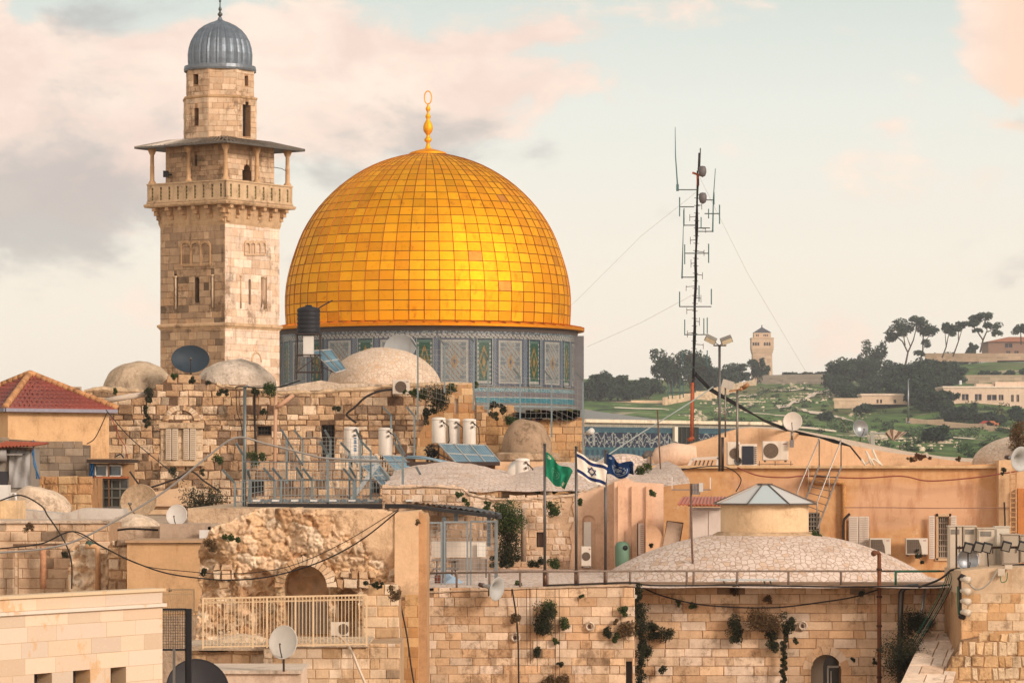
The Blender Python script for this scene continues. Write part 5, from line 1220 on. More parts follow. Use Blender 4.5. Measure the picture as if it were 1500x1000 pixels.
# lower terrace in front of the ruin
D = 79; pl = Pl(440, D); lt = root('stone_terrace', P(420, 1000, D - .5), 'lower stone terrace wall below the ruin', 'terrace wall')
mb = MB('stone'); wall(mb, pl, [(386, 1400), (586, 1400), (586, 942), (540, 945), (386, 952)], [], 2.9, .24, .32, 71, [S(236, 206, 172), S(228, 194, 156), S(220, 182, 140), S(240, 214, 184)], S(200, 164, 128), .025, .006, .01, dark=.02); mb.build('wall', lt)
mb = MB('rubble'); wall(mb, Pl(340, 79.6), [(270, 1400), (390, 1400), (390, 950), (312, 955), (270, 952)], [], 2.6, .3, .4, 72, 'rubble', S(206, 164, 122), .03, .02, .02, dark=.1); mb.build('side_wall', lt)
mb = MB('cement', S(216, 192, 164)); mb.pbox(pl, 386, 540, 941, 947, -3, .1); mb.pbox(Pl(340, 79.5), 268, 388, 945, 952, -2.7, .1); mb.build('coping', lt)
dome('vault_roof', 352, 928, 958, 110, 81.5, 'small rounded vault behind the cream balcony railing', 'cement', S(232, 204, 172), seed=31, bump=.06)
mb = MB('plaster', S(232, 202, 176)); q = Pl(350, 74); mb.panel(q, q.uvs([(272, 1400), (440, 1400), (440, 983), (272, 988)]), (), 2.5); mb.pbox(q, 270, 442, 981, 986, -2.6, .08, col=S(226, 204, 182)); tagp(mb.build('plaster_parapet'), 'pale rendered parapet at the bottom carrying the white dish', 'parapet')

# ---- modern block in the lower left
pl = Pl(238, 66, 60); mo = root('modern_block', pl.at(120, 1000, -2), 'modern building faced with smooth sawn stone in the lower left corner', 'building')
wn = [(50, 76, 981, 1060), (107, 132, 974, 1060), (162, 184.5, 970.5, 1060)]
def eave(x, y0, y1): return y0 + (y1 - y0) * x / 238
hl = [(pl.uvs(rect(*w)), .55) for w in wn]; z_at = lambda py: CZ + (HOR - py) / F * 66
ztop, zb1, zb2 = z_at(861), z_at(883), z_at(888); um = pl.uv(-60, 900)[0]
mb = MB('sawn'); poly = [(um, 0), (0, 0), (0, zb1), (um, zb1)]; hl2 = [([(h[0][0][0], 0), (h[0][1][0], 0), (h[0][1][0], z_at(971)), (h[0][0][0], z_at(971))], .5) for h in hl]
mb.panel(pl, poly, hl2, 6, col=S(214, 182, 146)); stones(mb, pl, clipz([(um, 5), (0, 5), (0, zb2), (um, zb2)], z_at(1060)), [h[0] for h in hl2], .292, 1.0, random.Random(81), 'modern', .006, .008, 0, 'sawn', chv=.02); mb.build('wall', mo)
mb = MB('sawn', S(238, 222, 204)); mb.ubox(pl, um, .05, zb2 + .002, zb1, -.3, .07); mb.build('string_course', mo)
mb = MB('sawn', S(232, 204, 168)); mb.ubox(pl, um, .0, zb1 + .002, ztop - .06, -.3, -.0); stones(mb, pl, [(um, zb1 + .004), (0, zb1 + .004), (0, ztop - .07), (um, ztop - .07)], [], .2, 1.3, random.Random(5), 'modern', .006, .008, 0, 'sawn', chv=.02); mb.ubox(pl, um, .06, ztop - .058, ztop, -.34, .05); mb.build('parapet', mo)
for h in hl2:
    f = MB('pane', S(58, 54, 54)); a, b = h[0][0][0], h[0][1][0]; f.ubox(pl, a, b, 4, z_at(971), -.48, -.42); w = f.build('window', mo)
    f = MB('dark', S(66, 58, 54)); f.ubox(pl, a, a + .07, 4, z_at(971), -.42, -.34); f.ubox(pl, b - .07, b, 4, z_at(971), -.42, -.34); f.ubox(pl, (a + b) / 2 - .03, (a + b) / 2 + .03, 4, z_at(971), -.42, -.34); f.build('window_frame', w)
# ================================================ front walls and the roof terrace
D = 90; pl = Pl(760, D); fw = root('retaining_wall', P(760, 1400, D - .2), 'high ashlar wall under the terrace railing with the horn loudspeaker', 'wall')
mb = MB('stone'); wall(mb, pl, [(612, 1480), (930, 1480), (930, 856), (620, 868), (612, 870)], [hole(rect(917, 926, 968, 1060), .3)], 3, .238, .42, 91, 'front', S(168, 134, 102), .016, .007, .011, dark=.012); mb.build('wall', fw)
mb = MB('cement', S(206, 176, 146)); rnd = random.Random(4); coping(mb, pl, [(620, 866), (700, 863), (780, 860), (860, 858), (930, 856)], .06, -.5, .06, 6, .01); mb.build('coping', fw)
f = MB('dark', S(80, 66, 58)); f.pbox(pl, 918, 926, 969, 1060, -.29, -.22); f.build('shutter', fw)
D = 91.5; pl = Pl(1170, D); fb = root('retaining_wall', P(1170, 1400, D - .2), 'high ashlar wall with an arched window and hanging plants', 'wall')
av = archp(1188, 1232, 958, 1100, 12); mb = MB('stone')
def ringblocks(mb, pl, cx, cy, r0, r1, n, base, seed, a0=0, a1=math.pi, pal='front'):
    rr = random.Random(seed)
    for i in range(n):
        b0, b1 = a0 + (a1 - a0) * (i + .03) / n, a0 + (a1 - a0) * (i + .97) / n; k = 4; ps = [(cx + r0 * math.cos(b0 + (b1 - b0) * j / k), cy - r0 * math.sin(b0 + (b1 - b0) * j / k)) for j in range(k + 1)] + [(cx + r1 * math.cos(b1 - (b1 - b0) * j / k), cy - r1 * math.sin(b1 - (b1 - b0) * j / k)) for j in range(k + 1)]
        mb.panel(pl, pl.uvs(ps), (), .02, base=base, col=rr.choice(PAL[pal]), back=False)
wall(mb, pl, [(928, 1480), (1412, 1480), (1412, 857), (928, 857)], [hole(av, .75, 'plain')], 3, .232, .56, 92, 'front', S(158, 122, 90), .018, .007, .012, dark=.02); mb.build('wall', fb)
f = MB('stone'); ringblocks(f, pl, 1210, 980, 22, 34, 7, .035, 3); f.build('arch_stones', fb)
f = MB('pane', S(66, 62, 60)); q = Pl(1216, D + .7); f.panel(q, q.uvs(archp(1206, 1232, 960, 1100, 10, 1.2)), (), .05); w = f.build('window', fb)
f = MB('paint', S(206, 198, 186)); f.pbox(q, 1211, 1213.4, 976, 1080, .03, .09); f.pbox(q, 1211, 1232, 974, 977, .03, .09); f.pbox(q, 1216, 1218, 982, 1080, .03, .07); f.build('window_frame', w)
mb = MB('cement', S(210, 186, 162)); rnd = random.Random(5); coping(mb, pl, [(930, 857), (1060, 857), (1200, 858), (1300, 859), (1405, 858)], .06, -.6, .05, 8, .008); mb.build('coping', fb)
# right corner wall
D = 88; pl = Pl(1450, D); rw = root('corner_wall', P(1450, 1400, D), 'high stone corner wall at the right with a dirty plaster top', 'wall')
mb = MB('stone'); wall(mb, pl, [(1408, 1480), (1600, 1480), (1600, 866), (1408, 870)], [], 3.4, .235, .42, 95, [S(228, 184, 136), S(218, 170, 120), S(236, 200, 156), S(224, 178, 128), S(240, 208, 170)], S(206, 164, 122), .012, .003, .008); mb.panel(pl, pl.uvs([(1408, 869.8), (1600, 865.8), (1600, 830), (1500, 830), (1440, 832), (1408, 836)]), (), 3.4, mat='plaster', col=S(214, 184, 150)); mb.build('wall', rw)
mb = MB('rubble'); wall(mb, Pl(1450, 87.4), [(1372, 1480), (1600, 1480), (1600, 926), (1500, 930), (1440, 932), (1412, 938), (1398, 960), (1372, 1010)], [], .6, .27, .25, 96, [S(232, 194, 148), S(212, 166, 116), S(240, 210, 172), S(222, 180, 132)], S(176, 138, 102), .03, .03, .016, 'rubble', chv=.35); mb.build('rubble_footing', rw)
mb = MB('stone'); sp = Pl.__new__(Pl)
# sloping buttress paved with slabs
a, b = P(1354, 928, 91), P(1416, 930, 91); c2, d2 = P(1300, 1040, 84), P(1385, 1040, 84)
rr = random.Random(9); n = 9
for i in range(n):
    t0, t1 = i / n, (i + 1) / n; p0, p1, q0, q1 = lerp(a, c2, t0), lerp(b, d2, t0), lerp(a, c2, t1), lerp(b, d2, t1); s_ = 0
    while s_ < 1:
        e = min(1, s_ + rr.uniform(.22, .5)); vs = [lerp(p0, p1, s_ + .008), lerp(p0, p1, e - .008), lerp(q0, q1, e - .008), lerp(q0, q1, s_ + .008)]; k = rr.uniform(.9, 1.08); c = tuple(v * k for v in rr.choice(PAL['towerlight'])); up = Vector((0, -.01, .03 + rr.uniform(0, .02)))
        inn = [lerp(v, (vs[0] + vs[2]) / 2, .04) + up for v in vs]; mb.add(vs + inn, [(4, 5, 6, 7), (0, 1, 5, 4), (1, 2, 6, 5), (2, 3, 7, 6), (3, 0, 4, 7)], col=c); s_ = e
dn = Vector((0, 0, -12)); mb.add([a, b, d2, c2, a + dn, b + dn, d2 + dn, c2 + dn], [(0, 1, 2, 3), (1, 5, 6, 2), (3, 2, 6, 7), (0, 3, 7, 4)], col=S(186, 150, 118)); tagp(mb.build('sloping_buttress'), 'pale stone paved sloping buttress at the foot of the corner wall', 'buttress')

# terrace floor, big shallow dome, lantern
zt = PZ(857, 91.5); mb = MB('cobble', (1, 1, 1)); vs = []; nx, ny = 80, 24
for j in range(ny + 1):
    for i in range(nx + 1):
        x = PX(615, 90) + (PX(1412, 91.5) - PX(615, 90)) * i / nx; y = 90.3 + 17.5 * j / ny; vs.append((x, y, zt - .02 + .03 * noise.noise(Vector((x, y, 0)) * .8)))
mb.add(vs, [(j * (nx + 1) + i, j * (nx + 1) + i + 1, (j + 1) * (nx + 1) + i + 1, (j + 1) * (nx + 1) + i) for j in range(ny) for i in range(nx)], smooth=True); tagp(mb.build('terrace_floor'), 'stone paved roof terrace behind the long railing', 'terrace')
DD = 99.2; bx = PX(1120, DD); bd = root('roof_dome', (bx, DD, zt), 'broad shallow stone paved dome on the terrace carrying a plastered lantern', 'dome')
mb = MB('cobble', (1, 1, 1), smooth=True); H_ = PZ(779, DD) - zt; R_ = 4.75; Rs = (R_ * R_ + H_ * H_) / (2 * H_); pf = []
for i in range(21): r = R_ * (1 - i / 20); pf.append((r, H_ * (1 - (r / R_) ** 2.4)))
mb.lathe([(R_ + .25, -.05)] + pf, 72, (bx, DD, zt)); mb.build('dome_shell', bd)
lr = 64.5 * DD / F; z0, z1 = PZ(784, DD), PZ(737, DD)
mb = MB('plaster', S(236, 202, 160), smooth=True); mb.lathe([(lr, z0), (lr, z1 + .02)], 40, (bx, DD, 0)); mb.build('lantern_wall', bd)
mb = MB('cement', S(214, 180, 142)); mb.lathe([(lr + .26, z0 - .12), (lr + .24, z0 + .02), (lr + .1, z0 + .1), (lr - .02, z0 + .12)], 40, (bx, DD, 0)); mb.lathe([(lr + .3, z0 - .2), (lr + .3, z0 - .1), (lr + .2, z0 - .08)], 40, (bx, DD, 0), col=S(236, 224, 208)); mb.build('lantern_plinth', bd)
lz = PZ(737, DD); er = 77 * DD / F; ah = PZ(710, DD) - lz; mb = MB('pane', S(206, 214, 214))
rp = lambda r, z, k: (bx + r * math.cos(math.radians(22.5 + 45 * k)), DD + r * math.sin(math.radians(22.5 + 45 * k)), lz + z)
for k in range(8):
    mb.add([rp(er, 0, k), rp(er, 0, k + 1), rp(.22, ah, k + 1), rp(.22, ah, k)], [(0, 1, 2, 3)], col=S(196, 206, 206) if k % 2 else S(214, 208, 200))
mb.add([rp(.22, ah, k) for k in range(8)], [tuple(range(8))]); rfo = mb.build('skylight', bd)
mb = MB('steel', S(120, 108, 98))
for k in range(8): mb.bar(rp(er + .02, .01, k), rp(.2, ah + .02, k), .035); mb.bar(rp(er + .03, -.01, k), rp(er + .03, -.01, k + 1), .05); mb.bar(rp(.22, ah + .02, k), rp(.22, ah + .02, k + 1), .05)
mb.build('skylight_frame', rfo)
mb = MB('paint', S(84, 72, 64)); mb.lathe([(lr - .01, z1 - .03), (lr + .1, z1 - .02), (lr + .1, z1 + .005)], 40, (bx, DD, 0)); mb.build('lantern_eaves', bd)
# white door beside the lantern with its red canopy
q = Pl(1030, 105); dk = root('stair_hut', q.at(1030, 830, 0), 'white painted door hut with a red tiled canopy left of the lantern', 'hut')
f = MB('paint', S(226, 206, 190)); f.pbox(q, 1012, 1058, 743, 832, -1, 0); f.build('wall', dk); f = MB('paint', S(220, 202, 188)); f.pbox(q, 1014, 1037, 747, 830, 0.005, .04); f.pbox(q, 1038, 1056, 747, 830, .005, .04); f.build('door', dk)
f = MB('tile', S(176, 92, 62)); vs = []
for i in range(57): t = i / 56; p, r2_ = q.at(991 + 76 * t, 737.5 + .5 * t, .75), q.at(1001 + 66 * t, 727, -.1); w = Vector((0, 0, .02 * math.cos(i * math.pi / 2))); vs += [p + w, r2_ + w, p + w - Vector((0, 0, .04))]
f.add(vs, [(3 * i, 3 * i + 3, 3 * i + 4, 3 * i + 1) for i in range(56)] + [(3 * i, 3 * i + 3, 3 * i + 5, 3 * i + 2) for i in range(56)]); f.pbox(q, 1008, 1064, 738, 741, -.1, .3, mat='bark', col=S(110, 60, 46)); f.build('canopy', dk)

# ---- pink building behind the terrace
D = 107.5; pl = Pl(760, D); pb = root('pink_building', P(800, 835, D + 2), 'pinkish plastered stone building with a small arched door', 'building')
tp = [(900, 706), (880, 711), (862, 718), (841, 723), (800, 728), (776, 729), (726, 730), (700, 726), (687, 722), (677, 713), (640, 711), (560, 712)]
ad = archp(853, 872, 754, 832, 10, 1.0); sw = rect(786, 797, 779, 801)
mb = MB('rubble'); wall(mb, pl, [(560, 860), (902, 860)] + tp, [hole(ad, .25, 'plaster'), hole(sw, .25)], 5, .2, .24, 97, [S(232, 202, 172), S(224, 190, 158), S(236, 210, 184), S(216, 180, 144)], S(214, 178, 144), .035, .02, .02, 'oldstone', drop=.22, chv=.25, dark=.03); mb.build('wall', pb)
q = Pl(860, D - .06); mb = MB('plaster', S(230, 192, 160)); rn = random.Random(3)
mb.panel(q, q.uvs([(836, 860), (902, 860), (902, 707), (882, 712), (864, 719), (848, 723), (838, 740), (842, 760), (834, 780), (838, 800), (834, 830)]), [(q.uvs(ad), .1)], .2); mb.build('plaster', pb)
f = MB('paint', S(236, 228, 214)); q2 = Pl(862, D + .03); f.pbox(q2, 855, 866, 764, 831, 0, .05); f.build('door', pb)
f = MB('paint', S(110, 84, 66)); q2 = Pl(792, D + .2); f.pbox(q2, 787.5, 796, 780, 800, -.02, .02); f.build('window', pb)
mb = MB('cement', S(222, 192, 162)); rnd = random.Random(8); coping(mb, pl, tp[::-1], .08, -.4, .07, 4, .02); mb.build('coping', pb)
q = Pl(945, D - 1.2); mb = MB('plaster', S(238, 196, 164)); mb.panel(q, q.uvs([(900, 860), (988, 860), (988, 822), (972, 800), (972, 708), (950, 707), (930, 706), (918, 700), (900, 706)]), (), 6)
for (x0, x1) in ((905, 914), (925, 934), (946, 955)): mb.pbox(q, x0, x1, 712, 850, -.2, .1, col=S(234, 188, 152))
mb.build('ribbed_wall', pb)
mb = MB('plaster', S(234, 186, 146)); q = Pl(966, D - 2.0); mb.panel(q, q.uvs([(946, 850), (985, 850), (983, 800), (976, 796), (966, 776), (950, 760), (946, 758)]), (), .8); mb.pbox(q, 975, 984, 795, 800, -.8, .06, col=S(210, 168, 128)); mb.build('buttress', pb)
# roofs above the pink building
def moundgrid(name, label, x0, x1, y0, y1, hf, mat, col, cat='roof', n=50, m_=30):
    mb = MB(mat, col, smooth=True); vs = [(x0 + (x1 - x0) * i / n, y0 + (y1 - y0) * j / m_, hf(i / n, j / m_)) for j in range(m_ + 1) for i in range(n + 1)]
    mb.add(vs, [(j * (n + 1) + i, j * (n + 1) + i + 1, (j + 1) * (n + 1) + i + 1, (j + 1) * (n + 1) + i) for j in range(m_) for i in range(n)]); return tagp(mb.build(name), label, cat)
zr = PZ(724, D)
moundgrid('vaulted_roof', 'uneven stone paved vault roofs below the flags', PX(560, D), PX(965, D) + 1, D + .3, 145, lambda a, b: zr + .1 + .95 * math.sin(math.pi * min(1, b * 1.0)) ** .7 * (.55 + .45 * abs(math.sin(a * 6.5 + .4))) + (.1 * noise.noise(Vector((a * 14, b * 20, 0)))) + .25 * sst(a, .8, 1), 'cobble', (1, 1, 1))
D = 138; z = PZ(697, D)
dome('vault_roof', 915, 664, 704, 120, 128, 'stone paved vault behind the blue flag', 'cobble', (1, 1, 1), seed=41, bump=.04)
mb = MB('stone'); wall(mb, Pl(650, 128), [(600, 720), (725, 720), (725, 681), (600, 681)], [], 3, .3, .5, 44, [S(196, 146, 104), S(184, 134, 96)], S(170, 122, 86), .02); mb.pbox(Pl(650, 127.8), 596, 732, 676, 681.5, -3, .3, mat='dark', col=S(70, 54, 46)); tagp(mb.build('low_brick_wall'), 'low brown brick wall under the row of white tanks', 'wall')
mb = MB('plaster', S(222, 184, 146)); q = Pl(770, 132); mb.panel(q, q.uvs([(690, 720), (850, 720), (850, 680), (836, 676), (700, 676)]), (), 3); tagp(mb.build('rendered_wall'), 'plain rendered wall under the small cracked dome', 'wall')

# ---- orange building
D = 122; pl = Pl(1210, D); og_ = root('orange_building', P(1210, 850, D + 3), 'large orange plastered building with pipes and barred windows', 'building')
bw_ = rect(1374, 1390, 756, 817); gl = rect(1183, 1201, 750, 790)
mb = MB('orange_plaster'); hl = [(pl.uvs(bw_), .25, 'dark'), (pl.uvs(gl), .2, 'dark')]
mb.panel(pl, pl.uvs([(953, 900), (1466, 900), (1466, 679), (1400, 681), (1250, 683), (1060, 684), (953, 684)]), hl, 8); mb.build('wall', og_)
mb = MB('plaster', S(232, 190, 146)); q = Pl(1475, D - .6); mb.panel(q, q.uvs([(1463, 900), (1560, 900), (1560, 670), (1463, 674)]), (), 8); mb.build('corner_pier', og_)
mb = MB('plaster', S(206, 134, 76)); q = Pl(1496, D - .9); mb.pbox(q, 1491, 1560, 715, 850, -.3, 0); mb.build('corner_recess', og_)
mb = MB('plaster', S(222, 184, 138)); q = Pl(1200, D - .1); mb.pbox(q, 952, 1464, 681.5, 685.5, -8, .1); mb.build('coping', og_)
bars('window_grille', og_, pl, 1375, 1389, 757, 816, 5, 7, -.1, S(180, 160, 138), .03, 'paint')
f = MB('paint', S(214, 176, 136)); 
for (a_, b_, c_, d_) in ((1371, 1374, 752, 820), (1390, 1393, 752, 820), (1371, 1393, 752, 756), (1370, 1394, 817, 821)): f.pbox(pl, a_, b_, c_, d_, .002, .06)
f.build('window_surround', og_)
def shutter(x0, x1, y0, y1, par, off=.25, skew=0):
    f = MB('paint', S(232, 216, 200)); q = pl.shift(off); f.pbox(q, x0, x1, y0, y1, -.05, 0)
    for k in range(int((y1 - y0) / 3.2)): y = y0 + 2 + k * 3.2; f.pbox(q, x0 + 1.3, x1 - 1.3, y, y + 1.6, 0.001, .02, col=S(206, 186, 168))
    return f.build('shutter', par)
shutter(1243.5, 1257, 756, 800, og_); shutter(1258, 1273, 756, 806, og_); shutter(1361, 1369, 755, 818, og_); shutter(1393, 1401, 755, 790, og_)
bars('window_grille', og_, pl, 1184, 1200, 751, 789, 4, 6, .01, S(140, 128, 112), .035, 'paint')
mb = MB('rust', S(214, 156, 98)); mb.tube([pl.at(1192, 706, .15), pl.at(1228, 706, .15), pl.at(1234, 707, .15), pl.at(1235.5, 712, .15), pl.at(1235.5, 800, .15)], .09, 8); mb.build('drain_pipe', og_)
mb = MB('plaster', S(212, 154, 100)); mb.tube([pl.at(1180, 702, .2), pl.at(1190, 703, .2)], .14, 8); mb.build('duct', og_)
# upper tier: rendered vault with a pale paved top
D = 127; pl2 = Pl(1180, D); ot = [(1560, 676), (1455, 677), (1410, 676), (1380, 672), (1340, 667), (1300, 662), (1262, 655), (1220, 647), (1195, 641), (1165, 633), (1130, 628), (1100, 626), (1080, 628), (1062, 634), (1048, 640), (1020, 648), (1000, 653), (990, 662), (975, 664), (962, 668), (955, 684)]
mb = MB('plaster', S(230, 188, 148)); mb.panel(pl2, pl2.uvs([(955, 700), (1560, 700)] + ot[:-1] + [(955, 668)]), (), 4); mb.build('upper_wall', og_)
mb = MB('cobble_small', (1, 1, 1)); q = Pl(1180, 129); ot2 = [(1560, 672), (1440, 672), (1380, 668), (1330, 661), (1290, 653), (1240, 643), (1200, 635), (1165, 629), (1130, 625.5), (1100, 624), (1078, 626)]
vs = []
L_ = [(x, y) for x, y in ot2]; a_ = [pl2.at(x, y + 1.5, -.05) for x, y in ((1560, 676), (1440, 676), (1380, 672), (1330, 665.5), (1290, 660), (1240, 651), (1200, 642), (1165, 633), (1130, 628), (1100, 626), (1078, 628.5))]
b_ = [Pl(1180, 131).at(x, y) for x, y in L_]; c_ = [Pl(1180, 136).at(x, y + 16) for x, y in L_]
n = len(L_); mb.add(a_ + b_ + c_, [(i, i + 1, n + i + 1, n + i) for i in range(n - 1)] + [(n + i, n + i + 1, 2 * n + i + 1, 2 * n + i) for i in range(n - 1)], smooth=True); mb.build('vault_top', og_)
dome('vault_roof', 1530, 634, 676, 210, 124, 'stone paved vault at the right edge above the orange wall', 'cobble_small', (1, 1, 1), seed=51, bump=.03)
mb = MB('plaster', S(230, 196, 168)); p0, p1 = P(958, 672, 124.5), P(1020, 664, 124.5); mb.tube([p0 + Vector((0, 0, -.1)), lerp(p0, p1, .12), lerp(p0, p1, .5) + Vector((0, 0, .05)), p1], [.22, .42, .46, .3], 14, smooth=True); tagp(mb.build('rendered_drum'), 'long rounded pink rendered tank lying on the left end of the orange roof', 'tank')
# ================================================ roof clutter
def disc(mb, c, n, r, k=20, **kw):
    n = Vector(n).normalized(); a = n.orthogonal().normalized(); b = n.cross(a); mb.add([Vector(c) + (a * math.cos(t) + b * math.sin(t)) * r for t in [2 * math.pi * i / k for i in range(k)]], [tuple(range(k))], **kw)
def ring(mb, c, n, r, w, k=20, **kw):
    n = Vector(n).normalized(); a = n.orthogonal().normalized(); b = n.cross(a); mb.tube([Vector(c) + (a * math.cos(t) + b * math.sin(t)) * r for t in [2 * math.pi * i / k for i in range(k + 1)]], w, 4, cap=False, **kw)
def ac(x0, x1, y0, y1, D, label, col=S(228, 214, 196), fan=.36, dark=S(112, 96, 82), square=False, bracket=True, ang=0, mark=True):
    pl = Pl((x0 + x1) / 2, D, ang); (u0, z1), (u1, z0) = pl.uv(x0, y0), pl.uv(x1, y1); w, h = u1 - u0, z1 - z0
    r = root('air_conditioner', pl.pt((u0 + u1) / 2, z0, -.15), label, 'air conditioner', 'outdoor air conditioner units')
    mb = MB('paint', col); t = .33; e = h * .035
    mb.ubox(pl, u0, u1, z0, z1, -t, -e); mb.add([pl.pt(u0, z0, -e), pl.pt(u1, z0, -e), pl.pt(u1, z1, -e), pl.pt(u0, z1, -e), pl.pt(u0 + e, z0 + e, 0), pl.pt(u1 - e, z0 + e, 0), pl.pt(u1 - e, z1 - e, 0), pl.pt(u0 + e, z1 - e, 0)], [(4, 5, 6, 7), (0, 1, 5, 4), (1, 2, 6, 5), (2, 3, 7, 6), (3, 0, 4, 7)])
    mb.ubox(pl, u0 + w * .7, u0 + w * .705, z0 + e, z1 - e, 0, .004, col=S(190, 176, 160))
    if mark: mb.ubox(pl, u0 + w * .78, u0 + w * .93, z1 - h * .16, z1 - h * .12, .001, .006, col=S(150, 70, 60))
    mb.build('casing', r)
    g_ = MB('dark', dark)
    if square:
        g_.panel(pl, [(u0 + w * .05, z0 + h * .07), (u0 + w * .74, z0 + h * .07), (u0 + w * .7, z0 + h * .5), (u0 + w * .58, z1 - h * .08), (u0 + w * .05, z1 - h * .08)], (), .02, base=.006)
        for k in range(9): z = z0 + h * (.1 + .09 * k); g_.ubox(pl, u0 + w * .06, u0 + w * .6, z, z + h * .02, .006, .018, col=tuple(v * 1.5 for v in dark))
        for k in range(7): u = u0 + w * (.09 + .085 * k); g_.ubox(pl, u, u + w * .012, z0 + h * .08, z1 - h * .1, .006, .02, col=tuple(v * 1.5 for v in dark))
    else:
        c = pl.pt(u0 + w * fan, z0 + h * .5, .004); R_ = min(h * .4, w * .42); disc(g_, c, pl.N, R_, 28)
        for k in range(1, 6): ring(g_, c + pl.N * .012, pl.N, R_ * k / 5.2, R_ * .022, 24, col=tuple(v * 1.8 for v in dark))
        for k in range(10): a = math.pi * k / 5; g_.bar(c + pl.N * .012, c + pl.N * .012 + pl.U * math.cos(a) * R_ + Vector((0, 0, math.sin(a) * R_)), R_ * .03, col=tuple(v * 1.8 for v in dark))
    g_.build('fan_grille', r)
    if bracket:
        b = MB('rust', S(96, 84, 74)); b.ubox(pl, u0 + w * .08, u0 + w * .13, z0 - .06, z0 - .005, -t - .05, .1); b.ubox(pl, u1 - w * .13, u1 - w * .08, z0 - .06, z0 - .005, -t - .05, .1); b.build('bracket', r)
    return r
ac(575, 600, 556, 577, 149.2, 'beige air conditioner on the coping in front of the pale paved dome', fan=.48)
ac(1065, 1084, 647, 681, 125.2, 'white air conditioner standing left of the black-fronted unit', fan=.6)
r = ac(1117, 1155, 646, 674, 125.0, 'white air conditioner with a round fan under the white dish on the orange roof', fan=.32)
ac(1274, 1305, 788, 812, 121.3, 'air conditioner with a dark grille between the white shutters and the right dome slope', square=True)
ac(1327, 1359, 788, 812, 121.3, 'air conditioner with a dark grille left of the barred window', square=True)
ac(851, 866, 800, 829, 106.5, 'white air conditioner in front of the small arched door', fan=.5)
ac(484, 511, 911, 931, 82.6, 'white air conditioner behind the cream balcony railing', fan=.7, mark=False)
ac(99, 118, 566, 584, 148, 'small boxy air conditioner behind the red tiled roof', col=S(190, 172, 146), fan=.7)
q = Pl(1096, 125); r = root('cabinet_unit', q.at(1096, 682, 0), 'unit with a black front panel and white side between two air conditioners', 'air conditioner'); f = MB('paint', S(232, 218, 200)); f.pbox(q, 1083, 1109, 650, 682, -.5, -.02); f.build('casing', r)
f = MB('dark', S(48, 50, 60)); f.pbox(q, 1087, 1104, 653, 680, -.02, .01); f.build('front_panel', r); f = MB('paint', S(170, 160, 150))
for k in range(9): f.pbox(q, 1105, 1108.5, 654 + k * 2.9, 655.5 + k * 2.9, -.02, .02, col=S(120, 108, 98))
f.build('side_louvre', r)
f = MB('rust', S(110, 98, 86)); q = Pl(1125, 124.6)
for y in (679, 682): f.pbox(q, 1110, 1162, y, y + 1, -.05, 0)
for x in (1112, 1135, 1158): f.pbox(q, x, x + 1.2, 675, 684, -.06, -.051)
tagp(f.build('unit_rack'), 'low metal rack under the right roof air conditioner', 'rack')
f = MB('steel', S(140, 134, 130)); f.pbox(Pl(1160, 124.8), 1157, 1163, 644, 655, -.15, 0); f.tube([P(1160, 632, 124.9), P(1160, 644, 124.9)], .05, 6); tagp(f.build('junction_box'), 'grey junction box under the white dish on the orange roof', 'box')

def dish(px, py, r, D, aim, label, col=S(226, 216, 204), stand=None, mat='paint', depth=.22, ry=None, lnb=True, rust=False, name='satellite_dish', back=.25):
    """parabolic reflector; aim = direction it faces"""
    c = P(px, py, D); R_ = r * D / F; n = Vector(aim).normalized(); a = n.cross(Vector((0, 0, 1))).normalized(); b = a.cross(n); ky = (ry or r) / r
    foot = Vector((c.x, c.y + back, PZ(stand if stand else py + r, D)))
    ro = root(name, foot, label, 'satellite dish', 'satellite dishes on the roofs')
    f = MB(mat, col, smooth=True); K, M_ = 32, 7; vs = []
    for i in range(M_ + 1):
        t = i / M_
        for j in range(K): an = 2 * math.pi * j / K; vs.append(c + (a * math.cos(an) + b * math.sin(an) * ky) * R_ * t + n * (depth * R_ * (t * t - 1)))
    f.add(vs, [(i * K + j, i * K + (j + 1) % K, (i + 1) * K + (j + 1) % K, (i + 1) * K + j) for i in range(M_) for j in range(K)])
    vs2 = [v - n * .02 for v in vs]; f.add(vs2, [(i * K + j, i * K + (j + 1) % K, (i + 1) * K + (j + 1) % K, (i + 1) * K + j) for i in range(M_) for j in range(K)])
    f.tube([vs[M_ * K + j] - n * .01 for j in list(range(K)) + [0]], .012 + R_ * .008, 5, cap=False); f.build('reflector', ro)
    if lnb:
        f = MB('steel', S(110, 104, 98)); e = c + n * R_ * .75 - b * R_ * .25; s_ = c - b * R_ * ky * .95 - n * .02; f.tube([s_, lerp(s_, e, .6) - b * R_ * .12, e], .012 + R_ * .01, 5); f.build('arm', ro)
        f = MB('paint', S(120, 112, 104)); f.tube([e, e - n * R_ * .16], [R_ * .05, R_ * .07], 8); f.build('receiver', ro)
    f = MB('steel', S(130, 124, 118)); k = c - n * (depth * R_ + .04); f.tube([foot, Vector((foot.x, foot.y, k.z)), k], .02 + R_ * .015, 8)
    f.build('mast', ro); return ro
dish(279, 525.5, 27.5, 153, (.12, -1, .35), 'large dark blue dish in front of the minaret foot', S(52, 64, 74), 552, ry=21, mat='dark', depth=.3)
dish(586, 508, 26, 160, (-.5, -1, .1), 'grey dish half hidden behind the large pale paved dome', S(186, 188, 186), 545, ry=18, depth=.15)
dish(258.5, 754, 15.5, 100.4, (-.25, -1, .25), 'white round dish above the plain plastered wall', S(222, 214, 204), 775)
dish(203, 733, 32, 116, (-.55, -1, .2), 'big rust stained dish leaning by the roof shack', S(206, 176, 142), 760, ry=24, mat='rust', depth=.15)
